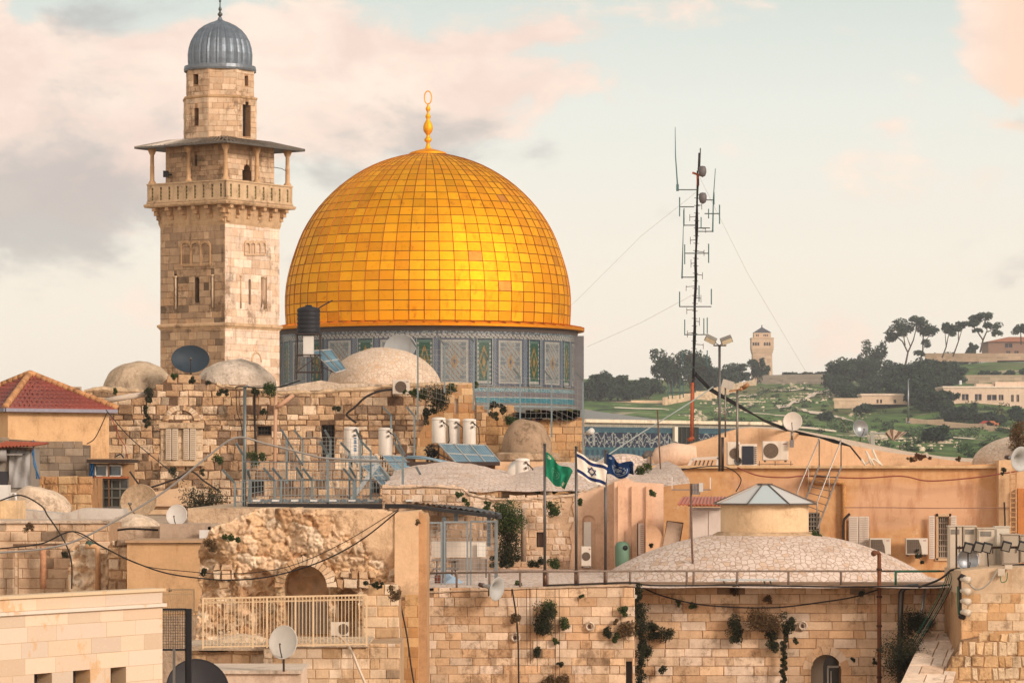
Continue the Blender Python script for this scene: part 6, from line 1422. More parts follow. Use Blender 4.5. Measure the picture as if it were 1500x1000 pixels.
dish(1161, 617, 13.6, 126, (-.2, -1, .15), 'white round dish on top of the orange roof above the units', S(232, 220, 206), 645)
dish(1261, 627, 12.5, 131, (.5, -1, .25), 'small grey dish on a pale bracket against the green slope', S(170, 172, 172), 648, mat='steel', depth=.5)
dish(414.5, 940, 21, 73.5, (-.25, -1, .25), 'white dish in front of the cream balcony railing', S(206, 198, 186), 984, ry=24.5)
dish(290, 1008, 46, 71, (.3, -1, .45), 'huge black dish cut by the bottom edge of the picture', S(50, 46, 48), 1070, ry=46, mat='dark', depth=.25)
dish(989, 654, 8.5, 126, (.3, -1, .5), 'tiny grey dish at the left end of the orange roof', S(160, 164, 166), 668, mat='steel', depth=.5)
dish(1418, 820, 16, 89.5, (.15, -1, .1), 'shiny grey dish among the electric cabinets', S(188, 192, 196), 838, mat='steel', depth=.45)
# broken umbrella-like dish on the same bracket
c = P(1310, 638, 131); ro = root('broken_dish', P(1283, 655, 131), 'broken rusty mesh dish beside the small grey dish on the skyline', 'satellite dish'); f = MB('rust', S(176, 140, 108)); n = 14
vs = [c] + [c + Vector((math.cos(a) * .42 + .06, math.sin(a * 2) * .12, (.12 + .1 * math.sin(a)) + .05 * math.cos(3 * a))) for a in [math.pi * 2 * i / n for i in range(n)]]; vs[0] = c + Vector((-.05, 0, -.2))
for i in range(n): f.add([vs[0], vs[1 + i], vs[1 + (i + 1) % n]], [(0, 1, 2)], col=S(190, 170, 150) if i % 2 else S(120, 98, 80))
f.build('reflector', ro); f = MB('steel', S(168, 168, 158)); f.bar(P(1273, 634, 131), P(1300, 634, 131), .07); f.bar(P(1277, 634, 131), P(1279, 656, 131), .16); f.bar(P(1270, 634, 131), P(1276, 656, 131), .06); f.build('bracket', ro)

# ---- water tanks
def cyl(mb, a, b, r, n=20, **k): mb.tube([a, b], r, n, **k)
r = root('water_tank', P(452, 552, 153), 'black plastic water tank on a tall metal stand beside the golden dome', 'water tank'); D = 153; w = 17 * D / F; x = PX(452, D)
f = MB('dark', S(40, 40, 44), smooth=True); zs = [PZ(489, D) + (PZ(452, D) - PZ(489, D)) * i / 6 for i in range(7)]; pf = [(0, zs[0]), (w * .97, zs[0])]
for i in range(6): pf += [(w * .97, zs[i] + .03), (w, zs[i] + .08), (w, zs[i + 1] - .06), (w * .97, zs[i + 1] - .02)]
pf += [(w * .8, zs[-1] + .04), (w * .3, zs[-1] + .1), (w * .28, zs[-1] + .16), (0, zs[-1] + .17)]; f.lathe(pf, 28, (x, D, 0)); f.build('tank_body', r)
f = MB('rust', S(72, 62, 58))
for (i, j) in ((-1, -1), (1, -1), (1, 1), (-1, 1)): f.bar((x + i * w, D + j * w, PZ(489, D)), (x + i * w * 1.1, D + j * w * 1.1, PZ(556, D)), .05)
for z in (489.5, 520, 545): 
    for (a, b) in (((-1, -1), (1, -1)), ((1, -1), (1, 1)), ((1, 1), (-1, 1)), ((-1, 1), (-1, -1))): f.bar((x + a[0] * w * 1.05, D + a[1] * w * 1.05, PZ(z, D)), (x + b[0] * w * 1.05, D + b[1] * w * 1.05, PZ(z, D)), .05)
f.bar((x - w, D - w, PZ(545, D)), (x + w, D - w, PZ(520, D)), .04); f.bar((x + w * .2, D - w, PZ(520, D)), (x + w * .7, D - w, PZ(545, D)), .04); f.build('stand', r)
f = MB('paint', S(226, 220, 210)); f.pbox(Pl(452, D - w), 444, 459, 492, 522, -.5, -.1); f.build('white_tank', r)
f = MB('cable', S(56, 50, 46)); f.tube([P(462, 455, D - .4), P(472, 448, D - .3), P(487, 440, D - .2)], .03, 5); f.build('float_rod', r)
def heater(x0, x1, y0, y1, D, label, stand_y, mark=False, rust=0):
    x = PX((x0 + x1) / 2, D); R_ = (x1 - x0) / 2 * D / F; z0, z1 = PZ(y1, D), PZ(y0, D); r = root('water_heater', (x, D, PZ(stand_y, D)), label, 'water heater', 'white cylindrical solar water heaters')
    f = MB('paint', S(236, 226, 212), smooth=True); f.lathe([(0, z0), (R_ * .96, z0), (R_, z0 + .03), (R_, z1 - .04), (R_ * .95, z1), (R_ * .5, z1 + .03), (0, z1 + .035)], 24, (x, D, 0)); f.lathe([(R_ + .004, z1 - .1), (R_ + .01, z1 - .09), (R_ + .004, z1 - .07)], 24, (x, D, 0), col=S(206, 192, 176)); f.build('tank_body', r)
    f = MB('rust', S(92, 80, 70)); 
    for (i, j) in ((-1, -1), (1, -1), (0, 1)): f.bar((x + i * R_ * .7, D + j * R_ * .7, z0), (x + i * R_ * .8, D + j * R_ * .8, PZ(stand_y, D)), .045)
    ring(f, (x, D, z0 - .1), (0, 0, 1), R_ * .8, .025); f.build('stand', r)
    f = MB('cable', S(70, 58, 50)); f.tube([(x + R_ * .6, D - R_ * .8, z1 - .15), (x + R_ * 1.4, D - R_ * .8, z1 - .35), (x + R_ * 1.5, D - R_ * .6, z0 + .1), (x + R_ * 1.1, D - R_ * .3, z0 - .1)], .028, 6)
    for z in (z1 - .12, z1 - .32): f.tube([(x + R_ * .45, D - R_ * .85, z), (x + R_ * .5, D - R_ * 1.25, z)], .05, 6, col=S(120, 104, 88))
    f.build('pipe', r)
    if mark:
        f = MB('paint', S(60, 120, 160)); 
        for k in range(7): z = z0 + (z1 - z0) * (.15 + .09 * k); a = -math.pi / 2 + .5; f.box(x + R_ * math.cos(a) - .05, x + R_ * math.cos(a) + .07, D + R_ * math.sin(a) - .02, D + R_ * math.sin(a) + .05, z, z + (.05 if k % 3 else .08))
        f.build('lettering', r)
    return r
heater(504, 526, 626, 667, 141, 'white water heater with blue lettering, leftmost on the rubble wall', 684, True)
heater(554.5, 575, 627, 667, 141, 'white water heater right of the one with blue lettering', 684)
heater(632.5, 653, 612, 649, 142, 'first of three white water heaters above the long solar panel', 676)
heater(654, 674, 614, 650, 142.4, 'middle one of three white water heaters above the long solar panel', 676)
heater(678, 697.5, 614, 651, 142, 'last of three white water heaters, nearest the cracked rubble dome', 676)
heater(755, 776, 672, 707, 121, 'rust streaked white water heater standing left of the green flag', 716)
f = MB('paint', S(230, 216, 200), smooth=True); cyl(f, P(752, 700, 122), P(757, 686, 123.5), .3); tagp(f.build('water_heater'), 'white water heater tank lying behind the rust streaked one', 'water heater', 'white cylindrical solar water heaters')
def solar(q, D0, D1, label, n=2, col=S(96, 142, 164), legs=True):
    """q = four photo corners: top-left, top-right, bottom-right, bottom-left; top edge further away"""
    a, b, c, d = P(*q[0], D1), P(*q[1], D1), P(*q[2], D0), P(*q[3], D0); ctr = (c + d) / 2; r = root('solar_panel', ctr, label, 'solar panel', 'solar water heating panels'); up = (b - a).cross(d - a).normalized(); up = -up if up.y > 0 else up
    f = MB('solar', col); 
    for i in range(n):
        s0, s1 = (i + .04) / n, (i + .96) / n; f.quad(lerp(a, b, s0), lerp(a, b, s1), lerp(d, c, s1), lerp(d, c, s0), col=tuple(v * (1 + .15 * (i % 2)) for v in col))
        for k in range(1, 6): s = s0 + (s1 - s0) * k / 6; f.bar(lerp(a, b, s) + up * .006, lerp(d, c, s) + up * .006, .012, col=tuple(v * .7 for v in col))
    f.build('absorber', r); f = MB('steel', S(196, 196, 192))
    for (p, q_) in ((a, b), (b, c), (c, d), (d, a), (lerp(a, d, .5), lerp(b, c, .5))): f.bar(p + up * .01, q_ + up * .01, .05, .05)
    for i in range(1, n): f.bar(lerp(a, b, i / n) + up * .01, lerp(d, c, i / n) + up * .01, .06, .05)
    f.build('frame', r)
    if legs:
        f = MB('rust', S(84, 72, 64))
        for p, z in ((a, d), (b, c)): f.bar(p, (p.x, p.y, z.z - .1), .05); f.bar(lerp(p, Vector((p.x, p.y, z.z)), .5), z, .04)
        f.build('stand', r)
    return r
solar([(457, 514), (486, 512), (507, 541), (491, 546)], 152, 153.5, 'steep solar panel beside the black water tank', 2)
solar([(514, 668), (551, 668), (556, 677), (521, 678)], 136, 139, 'flat solar panel lowest behind the wire cage under the lettered heater', 2)
solar([(560, 667), (589, 668), (624, 708), (598, 711)], 134, 137, 'solar panel sloping to the right behind the wire cage', 2, S(90, 140, 166))
solar([(530, 682), (554, 678), (582, 712), (560, 712)], 132, 134.5, 'short solar panel in the middle of the wire cage', 2, S(90, 140, 166))
solar([(642, 650), (711, 652), (739, 684), (668, 678)], 138.5, 141, 'long glossy solar panel under three white water heaters', 3, S(86, 136, 160))
f = MB('steel', S(200, 206, 206)); f.panel(Pl(530, 131), Pl(530, 131).uvs([(511, 732), (518, 732), (557, 680), (549, 679)]), (), .08); tagp(f.build('panel_back'), 'long pale metal strut slanting up through the wire cage', 'strut')
f = MB('steel', S(150, 176, 190)); f.tube([P(596, 668, 139), P(620, 669, 139), P(660, 677, 139), P(668, 678, 139)], .05, 6); f.tube([P(590, 670, 139), P(630, 672, 139), P(668, 681, 139)], .045, 6); tagp(f.build('pipe'), 'pale bent pipe running to the long solar panel', 'pipe')
f = MB('cloth', S(46, 40, 38)); leaves(f, P(632, 664, 141), (.28, .2, .4), 160, .16, random.Random(2), [S(44, 40, 38), S(60, 52, 46)], .2); tagp(f.build('black_bag'), 'black sack hanging beside the three white heaters', 'bag')

# ---- bent-topped fence posts and wire mesh
def bent(tip, bend, base, D, label, w=.085, group='bent-topped galvanised fence posts'):
    f = MB('steel', S(134, 148, 150)); a, b, c = P(*tip, D - .25), P(*bend, D), P(bend[0], base, D); f.bar(c, b, w); f.bar(b + Vector((0, 0, -.02)), a, w); return tagp(f.build('fence_post'), label, 'fence post', group)
for i, (t, b, y) in enumerate([((602, 497), (612, 510), 616), ((640, 491), (651, 505), 575), ((687, 492), (694, 500), 600), ((709, 515), (715, 527), 606), ((752, 540), (762, 552), 618), ((797, 542), (808, 555), 640), ((843, 544), (854, 557), 668)]):
    bent(t, b, y, 147, ['bent post in front of the right half of the large pale dome', 'bent post at the right foot of the large pale dome', 'bent post before the first green tile window', 'short bent post before the tiled drum, between two taller ones', 'bent post before the drum above the small cracked dome', 'bent post before the drum, second from its right end', 'bent post at the right edge of the drum'][i], .07, 'roof fence posts before the drum')
def mesh(name, pts, D, h_u, step, label, cat='wire mesh', w=.006, col=S(150, 158, 156), group=None, step_v=None):
    """wire mesh: pts = [(px, ytop, ybot)] along a line at distance D"""
    f = MB('cable', col); sv = step_v or step
    for (p, q) in zip(pts, pts[1:]):
        a, b = P(p[0], p[1], D), P(q[0], q[1], D); a0, b0 = P(p[0], p[2], D), P(q[0], q[2], D); n = max(1, int((b.x - a.x) / step)); m_ = max(1, int((a.z - a0.z) / sv))
        for i in range(n + 1): t = i / n; f.bar(lerp(a0, b0, t), lerp(a, b, t), w)
        for j in range(m_ + 1): t = j / m_; f.bar(lerp(a0, a, t), lerp(b0, b, t), w)
    return tagp(f.build(name), label, cat, group)
mesh('fence_mesh', [(612, 512, 575), (694, 512, 600), (762, 553, 612), (808, 556, 612), (854, 558, 640)], 147.05, 0, .2, 'thin wire mesh stretched between the posts before the drum', w=.008, col=S(166, 160, 150))
cage = [((326, 688), (344, 706), 765, 113, 'bent post at the left end of the wire cage'), ((346, 649), (356, 665), 755, 117, 'bent post beside the tall straight pole of the cage'),
 ((363, 688), (366, 700), 735, 114, 'short bent post just right of the tall pole in the cage'), ((386, 685), (402, 703), 735, 112, 'bent post before the small barred window of the cage'), ((399, 685), (412, 700), 735, 115, 'bent post close behind another at the left of the cage'),
 ((412, 629), (420, 641), 708, 126, 'rear bent post before the blocked window'), ((431, 630), (443, 643), 680, 128, 'rear bent post left of the barred door'), ((476, 630), (484, 643), 672, 128, 'rear bent post before the barred door'),
 ((469, 647), (480, 664), 745, 110, 'tall front post in the middle of the cage'), ((499, 648), (512, 661), 735, 118, 'bent post before the lettered water heater'), ((521, 628), (528, 643), 708, 126, 'rear bent post beside the lettered heater'), ((528, 645), (543, 660), 735, 120, 'bent post between the two left heaters'),
 ((561, 596), (573, 608), 628, 140, 'bent post rising above the second water heater'), ((596, 596), (607, 608), 668, 140, 'bent post on the rubble wall left of the three heaters'), ((578, 648), (590, 666), 750, 109, 'tall front post at the right of the cage'),
 ((434, 684), (443, 698), 735, 114, 'short bent post left of the cage middle'), ((444, 686), (457, 702), 735, 112, 'short bent post just left of the tall middle post'), ((503, 686), (518, 703), 735, 112, 'short bent post before the slanting pale strut'), ((512, 684), (521, 698), 735, 115, 'short bent post behind the slanting pale strut'),
 ((557, 686), (571, 703), 735, 112, 'short bent post before the short solar panel'), ((610, 684), (618, 698), 735, 114, 'bent post at the right end of the cage')]
for t, b, y, D, lb in cage: bent(t, b, y, D, lb, .075)
f = MB('steel', S(120, 126, 124)); f.tube([P(358.5, 757, 113.5), P(358.5, 566, 113.5)], .055, 8); f.tube([P(358.5, 568, 113.5), P(362, 565, 113.4)], .045, 8); tagp(f.build('tall_pole'), 'tall thin pole rising from the left side of the wire cage', 'pole')
f = MB('steel', S(120, 126, 124)); f.bar(P(412, 629, 112), P(443, 681, 110), .05); tagp(f.build('stay_bar'), 'dark diagonal stay bar across the left of the wire cage', 'bar')
f = MB('steel', S(120, 126, 124)); f.bar(P(577, 634, 113), P(593, 666, 111), .05); tagp(f.build('stay_bar'), 'diagonal stay bar before the second water heater', 'bar')
f = MB('steel', S(150, 156, 152)); f.bar(P(577, 733, 113), P(618, 702, 113), .05); tagp(f.build('stay_bar'), 'slanting brace at the right end of the wire cage', 'bar')
mesh('fence_mesh', [(344, 706, 757), (402, 703, 736), (457, 702, 736), (512, 703, 736), (571, 703, 736), (618, 700, 736)], 112.05, 0, .105, 'dense wire mesh of the cage front above the dark canopy', w=.018, step_v=.2)
mesh('fence_mesh', [(356, 676, 702), (420, 676, 703), (480, 676, 703), (543, 674, 703), (590, 673, 703)], 116.05, 0, .12, 'upper wire mesh of the cage before the rubble wall', w=.013, step_v=.12, col=S(160, 164, 158))
mesh('fence_mesh', [(412, 640, 676), (484, 640, 676), (543, 645, 676)], 126.05, 0, .14, 'rear wire mesh before the barred door', w=.01, col=S(168, 166, 156))
f = MB('steel', S(150, 156, 156)); 
for y in (676, 703): f.tube([P(356, y, 113), P(420, y + .5, 113), P(480, y, 112), P(600, y, 112)], .018, 5)
tagp(f.build('fence_rail'), 'thin horizontal rails carrying the cage mesh', 'rail')

# ---- corrugated canopy, gates and benches
cn = root('canopy', P(560, 750, 106), 'dark corrugated metal canopy behind the ruin', 'canopy'); f = MB('steel', S(92, 94, 98))
A0, A1, B0, B1 = P(363, 736, 112), P(364, 731, 120), P(622, 736, 107), P(622, 731, 118)
def corr(f, a, b, c, d, n, h=.03, **k):  # a-b front edge, d-c rear edge
    vs = []
    for i in range(n * 4 + 1): t = i / (n * 4); w = Vector((0, 0, h * math.cos(i * math.pi / 2))); vs += [lerp(a, b, t) + w, lerp(d, c, t) + w]
    f.add(vs, [(2 * i, 2 * i + 2, 2 * i + 3, 2 * i + 1) for i in range(n * 4)], **k)
corr(f, A0, B0, B1, A1, 24); corr(f, P(620, 737, 107), P(735, 753, 99), P(640, 731, 118), P(622, 731, 118), 14); f.build('roof_sheet', cn)
f = MB('dark', S(58, 54, 54)); f.bar(P(364, 740, 111.8), P(600, 741, 106.8), .14, .1); f.bar(P(600, 741, 106.8), P(733, 757, 98.8), .1, .1)
for i in range(6): t = i / 5; f.bar(lerp(P(610, 741, 107), P(728, 757, 99), t), lerp(P(612, 741, 116), P(650, 741, 116), t), .1)
f.build('beam', cn)
for i in range(9):
    x = 376 + 28 * i; c_ = P(x, 733.3, 111.5 - i * .5); f = MB('paint', S(226, 222, 214)); f.box(c_.x - .12, c_.x + .1, c_.y - .1, c_.y + .3, c_.z - .015, c_.z + .04); f.build('ridge_clip', cn)
for (x, y0, y1, D) in ((627, 757, 862, 97), (651, 757, 862, 97), (716, 755, 800, 100), (668, 752, 765, 103)): f = MB('steel', S(104, 112, 116)); f.bar(P(x, y0, D), P(x, y1, D), .11); f.build('post', cn)
def framegate(x0, x1, y0, y1, D, label, ang=0, midy=None):
    r = root('wire_gate', P((x0 + x1) / 2, y1, D), label, 'gate', 'galvanised wire gate panels'); f = MB('steel', S(160, 168, 170)); pl = Pl(x0, D, ang)
    (u0, z1), (u1, z0) = pl.uv(x0, y0), pl.uv(x1, y1)
    for (a, b, c, d) in ((u0, u0 + .05, z0, z1), (u1 - .05, u1, z0, z1), (u0 + .051, u1 - .051, z1 - .05, z1), (u0 + .051, u1 - .051, z0, z0 + .05)): f.ubox(pl, a, b, c, d, -.05, 0)
    f.build('gate_frame', r); f = MB('cable', S(170, 174, 172)); n = int((u1 - u0) / .11)
    for i in range(1, n): u = u0 + (u1 - u0) * i / n; f.ubox(pl, u - .003, u + .003, z0, z1, -.03, -.024)
    m_ = int((z1 - z0) / .11)
    for j in range(1, m_): z = z0 + (z1 - z0) * j / m_; f.ubox(pl, u0, u1, z - .003, z + .003, -.024, -.018)
    f.build('wire_mesh', r); return r
framegate(625, 648, 764, 863, 92.3, 'left galvanised wire gate panel under the canopy'); framegate(650, 686, 763, 862, 92.3, 'middle galvanised wire gate panel under the canopy'); framegate(688, 727, 762, 862, 92.3, 'right galvanised wire gate panel under the canopy', 0)
f = MB('steel', S(150, 156, 156)); f.bar(P(727.5, 762, 92.2), P(727.5, 850, 92.2), .06); f.bar(P(727, 762, 92.3), P(728, 764, 96), .05); f.bar(P(728, 764, 96), P(728, 838, 96), .05); tagp(f.build('gate_post'), 'galvanised end post of the gate panels', 'post')
f = MB('paint', S(222, 206, 188)); f.pbox(Pl(675, 101), 632, 712, 793, 816, -.8, 0); f.pbox(Pl(705, 100.9), 699, 711, 795, 815, 0, .05, col=S(236, 228, 214)); tagp(f.build('counter'), 'pale box counter behind the wire gates', 'counter')
f = MB('paint', S(150, 132, 116)); f.pbox(Pl(680, 99), 664, 714, 818, 835, -.06, 0); 
for x in (640, 662, 667, 712): f.bar(P(x, 818, 98.8), P(x, 852, 98.8), .04, col=S(92, 84, 78))
f.pbox(Pl(640, 98.5), 632, 672, 819, 821, -.5, 0, col=S(130, 116, 104)); f.pbox(Pl(640, 98.5), 634, 672, 832, 834, -.5, 0, col=S(120, 108, 98)); tagp(f.build('bench'), 'grey metal bench and table behind the wire gates', 'bench')
f = MB('cloth', S(176, 200, 220)); vs = [P(640, 862, 93.6), P(655, 838, 95), P(676, 850, 94.5), P(690, 862, 93.6), P(662, 846, 93.8)]; f.add(vs, [(0, 1, 4), (1, 2, 4), (2, 3, 4), (3, 0, 4)]); tagp(f.build('cloth_heap'), 'light blue sheet crumpled on the floor behind the gates', 'sheet')
f = MB('rust', S(128, 72, 48)); cyl(f, P(643, 862, 94), P(643, 842, 94), .12, 12); tagp(f.build('bucket'), 'rusty brown bucket behind the left gate panel', 'bucket')

# ---- flags
def flag(pts, D, colf, nx, ny, label, pole, mat='cloth', wave=.12):
    """pts: hoist-top, fly-top, fly-bottom, hoist-bottom in photo units"""
    r = root('flagpole', P(pole[0], pole[2], D), label, 'flag', 'flags on the terrace railing'); f = MB('steel', S(104, 98, 94)); f.tube([P(pole[0], pole[2], D), P(pole[0], pole[1], D)], .038, 8); f.tube([P(pole[0], pole[1], D), P(pole[0], pole[1] - 2, D)], [.05, .03], 8)
    f.tube([P(pole[0], pole[2] - 28, D), P(pole[0], pole[2], D)], .055, 8, col=S(128, 96, 74)); f.build('pole', r)
    f = MB(mat, smooth=True); a, b, c, d = [P(*p, D) for p in pts]; vs = []
    for j in range(ny + 1):
        for i in range(nx + 1):
            u, v = i / nx, j / ny; p = lerp(lerp(a, b, u), lerp(d, c, u), v); s = wave * min(1, u * 2.5); o = math.sin(u * 9 + v * 2.5) * s + math.sin(u * 17 - v * 4) * s * .35; vs.append(p + Vector((o * .18, -.05 - o, math.sin(u * 8 + 1) * s * .35 - .03 * math.sin(math.pi * u))))
    b0 = len(f.v); f.v.extend([tuple(v) for v in vs])
    for j in range(ny):
        for i in range(nx): q = j * (nx + 1) + i; f.f.append([q, q + 1, q + nx + 2, q + nx + 1]); f.m.append(mat); f.c.append(colf((i + .5) / nx, (j + .5) / ny)); f.s.append(True)
    f.build('flag_cloth', r); return r
def segd(x, y, a, b):
    dx_, dy_ = b[0] - a[0], b[1] - a[1]; t = max(0, min(1, ((x - a[0]) * dx_ + (y - a[1]) * dy_) / (dx_ * dx_ + dy_ * dy_))); return math.hypot(x - a[0] - t * dx_, y - a[1] - t * dy_)
NAVY = S(34, 50, 100); WH = S(240, 228, 212, .85)
def israel(u, v):
    if .09 < v < .235 or .765 < v < .91: return NAVY
    x, y = (u - .5) * 1.38, v - .5; R_ = .19
    for k in (0, 1):
        t = [(R_ * math.sin(math.pi * k + 2 * math.pi * i / 3), -R_ * math.cos(math.pi * k + 2 * math.pi * i / 3)) for i in range(3)]
        for i in range(3):
            if segd(x, y, t[i], t[(i + 1) % 3]) < .021: return NAVY
    return WH
def greenf(u, v):
    g0 = S(30, 132, 98)
    d = math.hypot((u - .42) * 1.3, v - .5)
    if .17 < d < .2 or (d < .13 and int(math.atan2(v - .5, u - .42) * 5) % 2 == 0): return S(96, 176, 140)
    if math.hypot((u - .12) * 1.3, v - .16) < .07 + .03 * math.sin(12 * math.atan2(v - .16, u - .12)): return S(206, 216, 186)
    if math.hypot((u - .86) * 1.3, v - .84) < .09 + .04 * math.sin(10 * math.atan2(v - .84, u - .86)): return S(206, 216, 186)
    return g0
def bluef(u, v):
    b0 = S(22, 58, 108); d = math.hypot((u - .45) * 1.3, v - .5); a = math.atan2(v - .5, u - .45)
    if .2 < d < .25 and math.sin(a * 9) > -.3: return S(196, 204, 208)
    if d < .12 and abs(math.sin(a * 3)) > .5: return S(206, 212, 214)
    if .3 < d < .34 and v > .5: return S(170, 184, 196)
    if math.hypot((u - .12) * 1.3, v - .18) < .06: return S(180, 190, 196)
    return b0
flag([(799.5, 661), (839, 691), (828, 718), (799.5, 697)], 90.4, greenf, 60, 40, 'green flag with small white emblems on its pole, leftmost of three', (798, 651, 862), wave=.14)
flag([(845, 661), (890, 682), (887, 714), (846, 694)], 90.3, israel, 110, 80, 'white flag with two blue stripes and a blue six pointed star', (844, 655, 862), wave=.07)
flag([(888.5, 664), (928, 681), (930, 697), (888.5, 694)], 90.6, bluef, 70, 50, 'dark blue flag with a pale emblem, rightmost of three', (887, 660, 862), wave=.2)

# ---- railing along the terrace
rl = root('terrace_railing', P(1010, 858, 90.8), 'long rusty pipe railing along the edge of the terrace', 'railing'); yb = lambda x: 865 - 8 * sst(x, 625, 900)
f = MB('rust', S(142, 122, 106)); Dr = lambda x: 90.25 if x < 925 else 91.9
f.tube([P(625, 839, 90.25), P(800, 836.5, 90.25), P(925, 836, 90.25), P(935, 836, 91.9), P(1200, 836, 91.9), P(1288, 836, 91.9)], .03, 6); f.build('top_rail', rl)
f = MB('rust', S(96, 122, 104)); f.tube([P(1288, 836, 91.9), P(1390, 836, 91.9)], .03, 6, col=S(110, 96, 80)); f.tube([P(1312, 836, 91.85), P(1312, 858, 91.85)], .035, 6, col=S(60, 118, 92)); f.tube([P(1312, 836.5, 91.85), P(1376, 836, 91.85)], .034, 6, col=S(76, 128, 100)); f.build('green_rail', rl)
for x in (669, 762, 717, 802, 847, 888, 923, 1006, 1016, 1080, 1155, 1232, 1392): f = MB('rust', S(132, 112, 98)); f.tube([P(x, 837, Dr(x)), P(x, yb(x) + 1.5, Dr(x))], .035, 6); f.build('baluster', rl)
def horn(px, py, D, R_, d, label, col=S(186, 184, 178), bpy_=None, pole=None):
    c = P(px, py, D); n = Vector(d).normalized(); a = n.orthogonal().normalized(); b = n.cross(a); r = root('horn_loudspeaker', c + Vector((0, .2, -R_)), label, 'loudspeaker', 'horn loudspeakers'); f = MB('paint', col, smooth=True); pf = [(.12, -1.5), (.16, -1.2), (.2, -.9), (.3, -.6), (.48, -.3), (.75, -.08), (1.0, 0), (1.04, .02), (1.0, .03), (.72, -.05), (.45, -.27), (.26, -.57), (.1, -.9), (0, -.95)]; K = 28; vs = []
    for (r_, z) in pf:
        for j in range(K): t = 2 * math.pi * j / K; vs.append(c + (a * math.cos(t) + b * math.sin(t)) * r_ * R_ + n * z * R_)
    f.add(vs, [(i * K + j, i * K + (j + 1) % K, (i + 1) * K + (j + 1) % K, (i + 1) * K + j) for i in range(len(pf) - 1) for j in range(K)]); f.build('horn', r)
    f = MB('paint', S(96, 72, 62), smooth=True); f.tube([c - n * R_ * 1.45, c - n * R_ * 1.9], [R_ * .2, R_ * .18], 12); f.build('driver', r); f = MB('steel', S(120, 110, 100)); f.tube([c - n * R_ * .9, c - n * R_ * .9 + Vector((0, .15, -.02)), c - n * R_ * .9 + Vector((0, .35, -.25))], .02, 6); f.build('bracket', r); return r
horn(728, 862, 89.3, .31, (1.0, -.75, -.22), 'large grey horn loudspeaker hanging at the terrace edge')
horn(1495, 672, 118, .42, (.6, -1, -.1), 'grey horn loudspeaker at the right picture edge'); horn(1081, 675, 124.4, .14, (0, -1, 0), 'small dark horn loudspeaker on the orange roof edge', S(70, 66, 66))
f = MB('paint', S(226, 228, 222)); f.pbox(Pl(1095, 92.3), 1048, 1138, 848.5, 850.5, -.6, 0); 
for x in (1060, 1078, 1119, 1128): f.bar(P(x, 850.5, 92.4), P(x + 2, 856.5, 92.4), .035, col=S(80, 74, 70))
tagp(f.build('table'), 'low white table board behind the railing', 'table')
# ---- bin, leaning slab, radiator strip
D = 106; x = PX(911.5, D); r = root('litter_bin', (x, D, PZ(833, D)), 'rounded green litter bin against the pink wall', 'bin'); w = 10.6 * D / F; f = MB('paint', S(108, 142, 118), smooth=True); z0 = PZ(831, D); f.lathe([(0, 0), (w * .85, 0), (w * .95, .05), (w, .3), (w, .55), (w * .97, .68), (w * .8, .77), (w * .4, .81), (0, .82)], 24, (x, D, z0)); f.build('bin_body', r)
f = MB('dark', S(40, 42, 40)); f.tube([(x + w * .25, D - w * .6, z0 + .62), (x + w * .42, D - w * .98, z0 + .62)], w * .36, 10); f.build('opening', r); f = MB('dark', S(50, 46, 44)); f.lathe([(w * .9, -.12), (w * .9, .0)], 16, (x, D, z0)); f.build('foot', r)
f = MB('plaster', S(196, 168, 144)); q = Pl(985, 105.4); f.panel(q, q.uvs([(971, 800), (993, 803), (1000, 767), (978, 763)]), (), .06); f.panel(q.shift(-.07), q.uvs([(971, 802), (995, 804), (1001.5, 765), (977, 762)]), (), .03, col=S(120, 84, 64)); tagp(f.build('leaning_board'), 'grey board leaning against the orange wall', 'board')
f = MB('paint', S(228, 206, 188)); q = Pl(940, 105.9); f.pbox(q, 935, 943.5, 766, 812, -.1, 0); 
for k in range(14): f.pbox(q, 938, 943, 769 + k * 3, 770.4 + k * 3, .001, .02, col=S(190, 164, 146))
f.pbox(q, 933.6, 934.8, 766, 816, -.1, -.02, mat='dark', col=S(56, 46, 42)); tagp(f.build('shutter_strip'), 'narrow white louvred shutter on the ribbed pink wall', 'shutter')
# ---- metal stair
st = root('roof_stair', P(1200, 790, 119.5), 'steep metal stair with handrails climbing to the orange roof', 'stair'); f = MB('steel', S(168, 154, 142)); D0, D1 = 119, 121.6
s0a, s1a = P(1178, 744, D0 + .8), P(1202, 680, D1); s0b, s1b = P(1197, 784, D0), P(1233, 683, D1)
sa0 = P(1180, 735, D0 + .5)
A, B, A2, B2 = P(1168, 760, D0), P(1200, 682, D1), P(1197, 775, D0), P(1232, 684, D1)
f.bar(A, B, .05, .12); f.bar(A2, B2, .05, .12); f.build('stringer', st)
for i in range(9):
    t = (i + .5) / 9; f = MB('steel', S(112, 98, 90)); p, q_ = lerp(A, B, t), lerp(A2, B2, t); f.add([p, q_, q_ + Vector((0, .22, 0)), p + Vector((0, .22, 0)), p - Vector((0, 0, .03)), q_ - Vector((0, 0, .03))], [(0, 1, 2, 3), (0, 1, 5, 4)]); f.build('tread', st)
for (p, q_) in ((A, B), (A2, B2)): f = MB('steel', S(176, 164, 152)); up = Vector((0, 0, .95)); f.tube([p + Vector((0, 0, .1)), p + up, q_ + up, q_], .025, 6); m_ = lerp(p, q_, .5); f.tube([m_, m_ + up], .02, 6); f.tube([q_ + up, q_ + up + Vector((0, .5, 0))], .02, 6); f.build('handrail', st)
f = MB('rust', S(206, 158, 112)) # ladder at the right
for x in (1480, 1488.5): f.bar(P(x, 690, 121), P(x, 782, 121), .05)
for k in range(13): y = 694 + 7 * k; f.bar(P(1480, y, 121), P(1488.5, y, 121), .035)
tagp(f.build('wall_ladder'), 'rusty orange ladder fixed on the wall at the right', 'ladder')
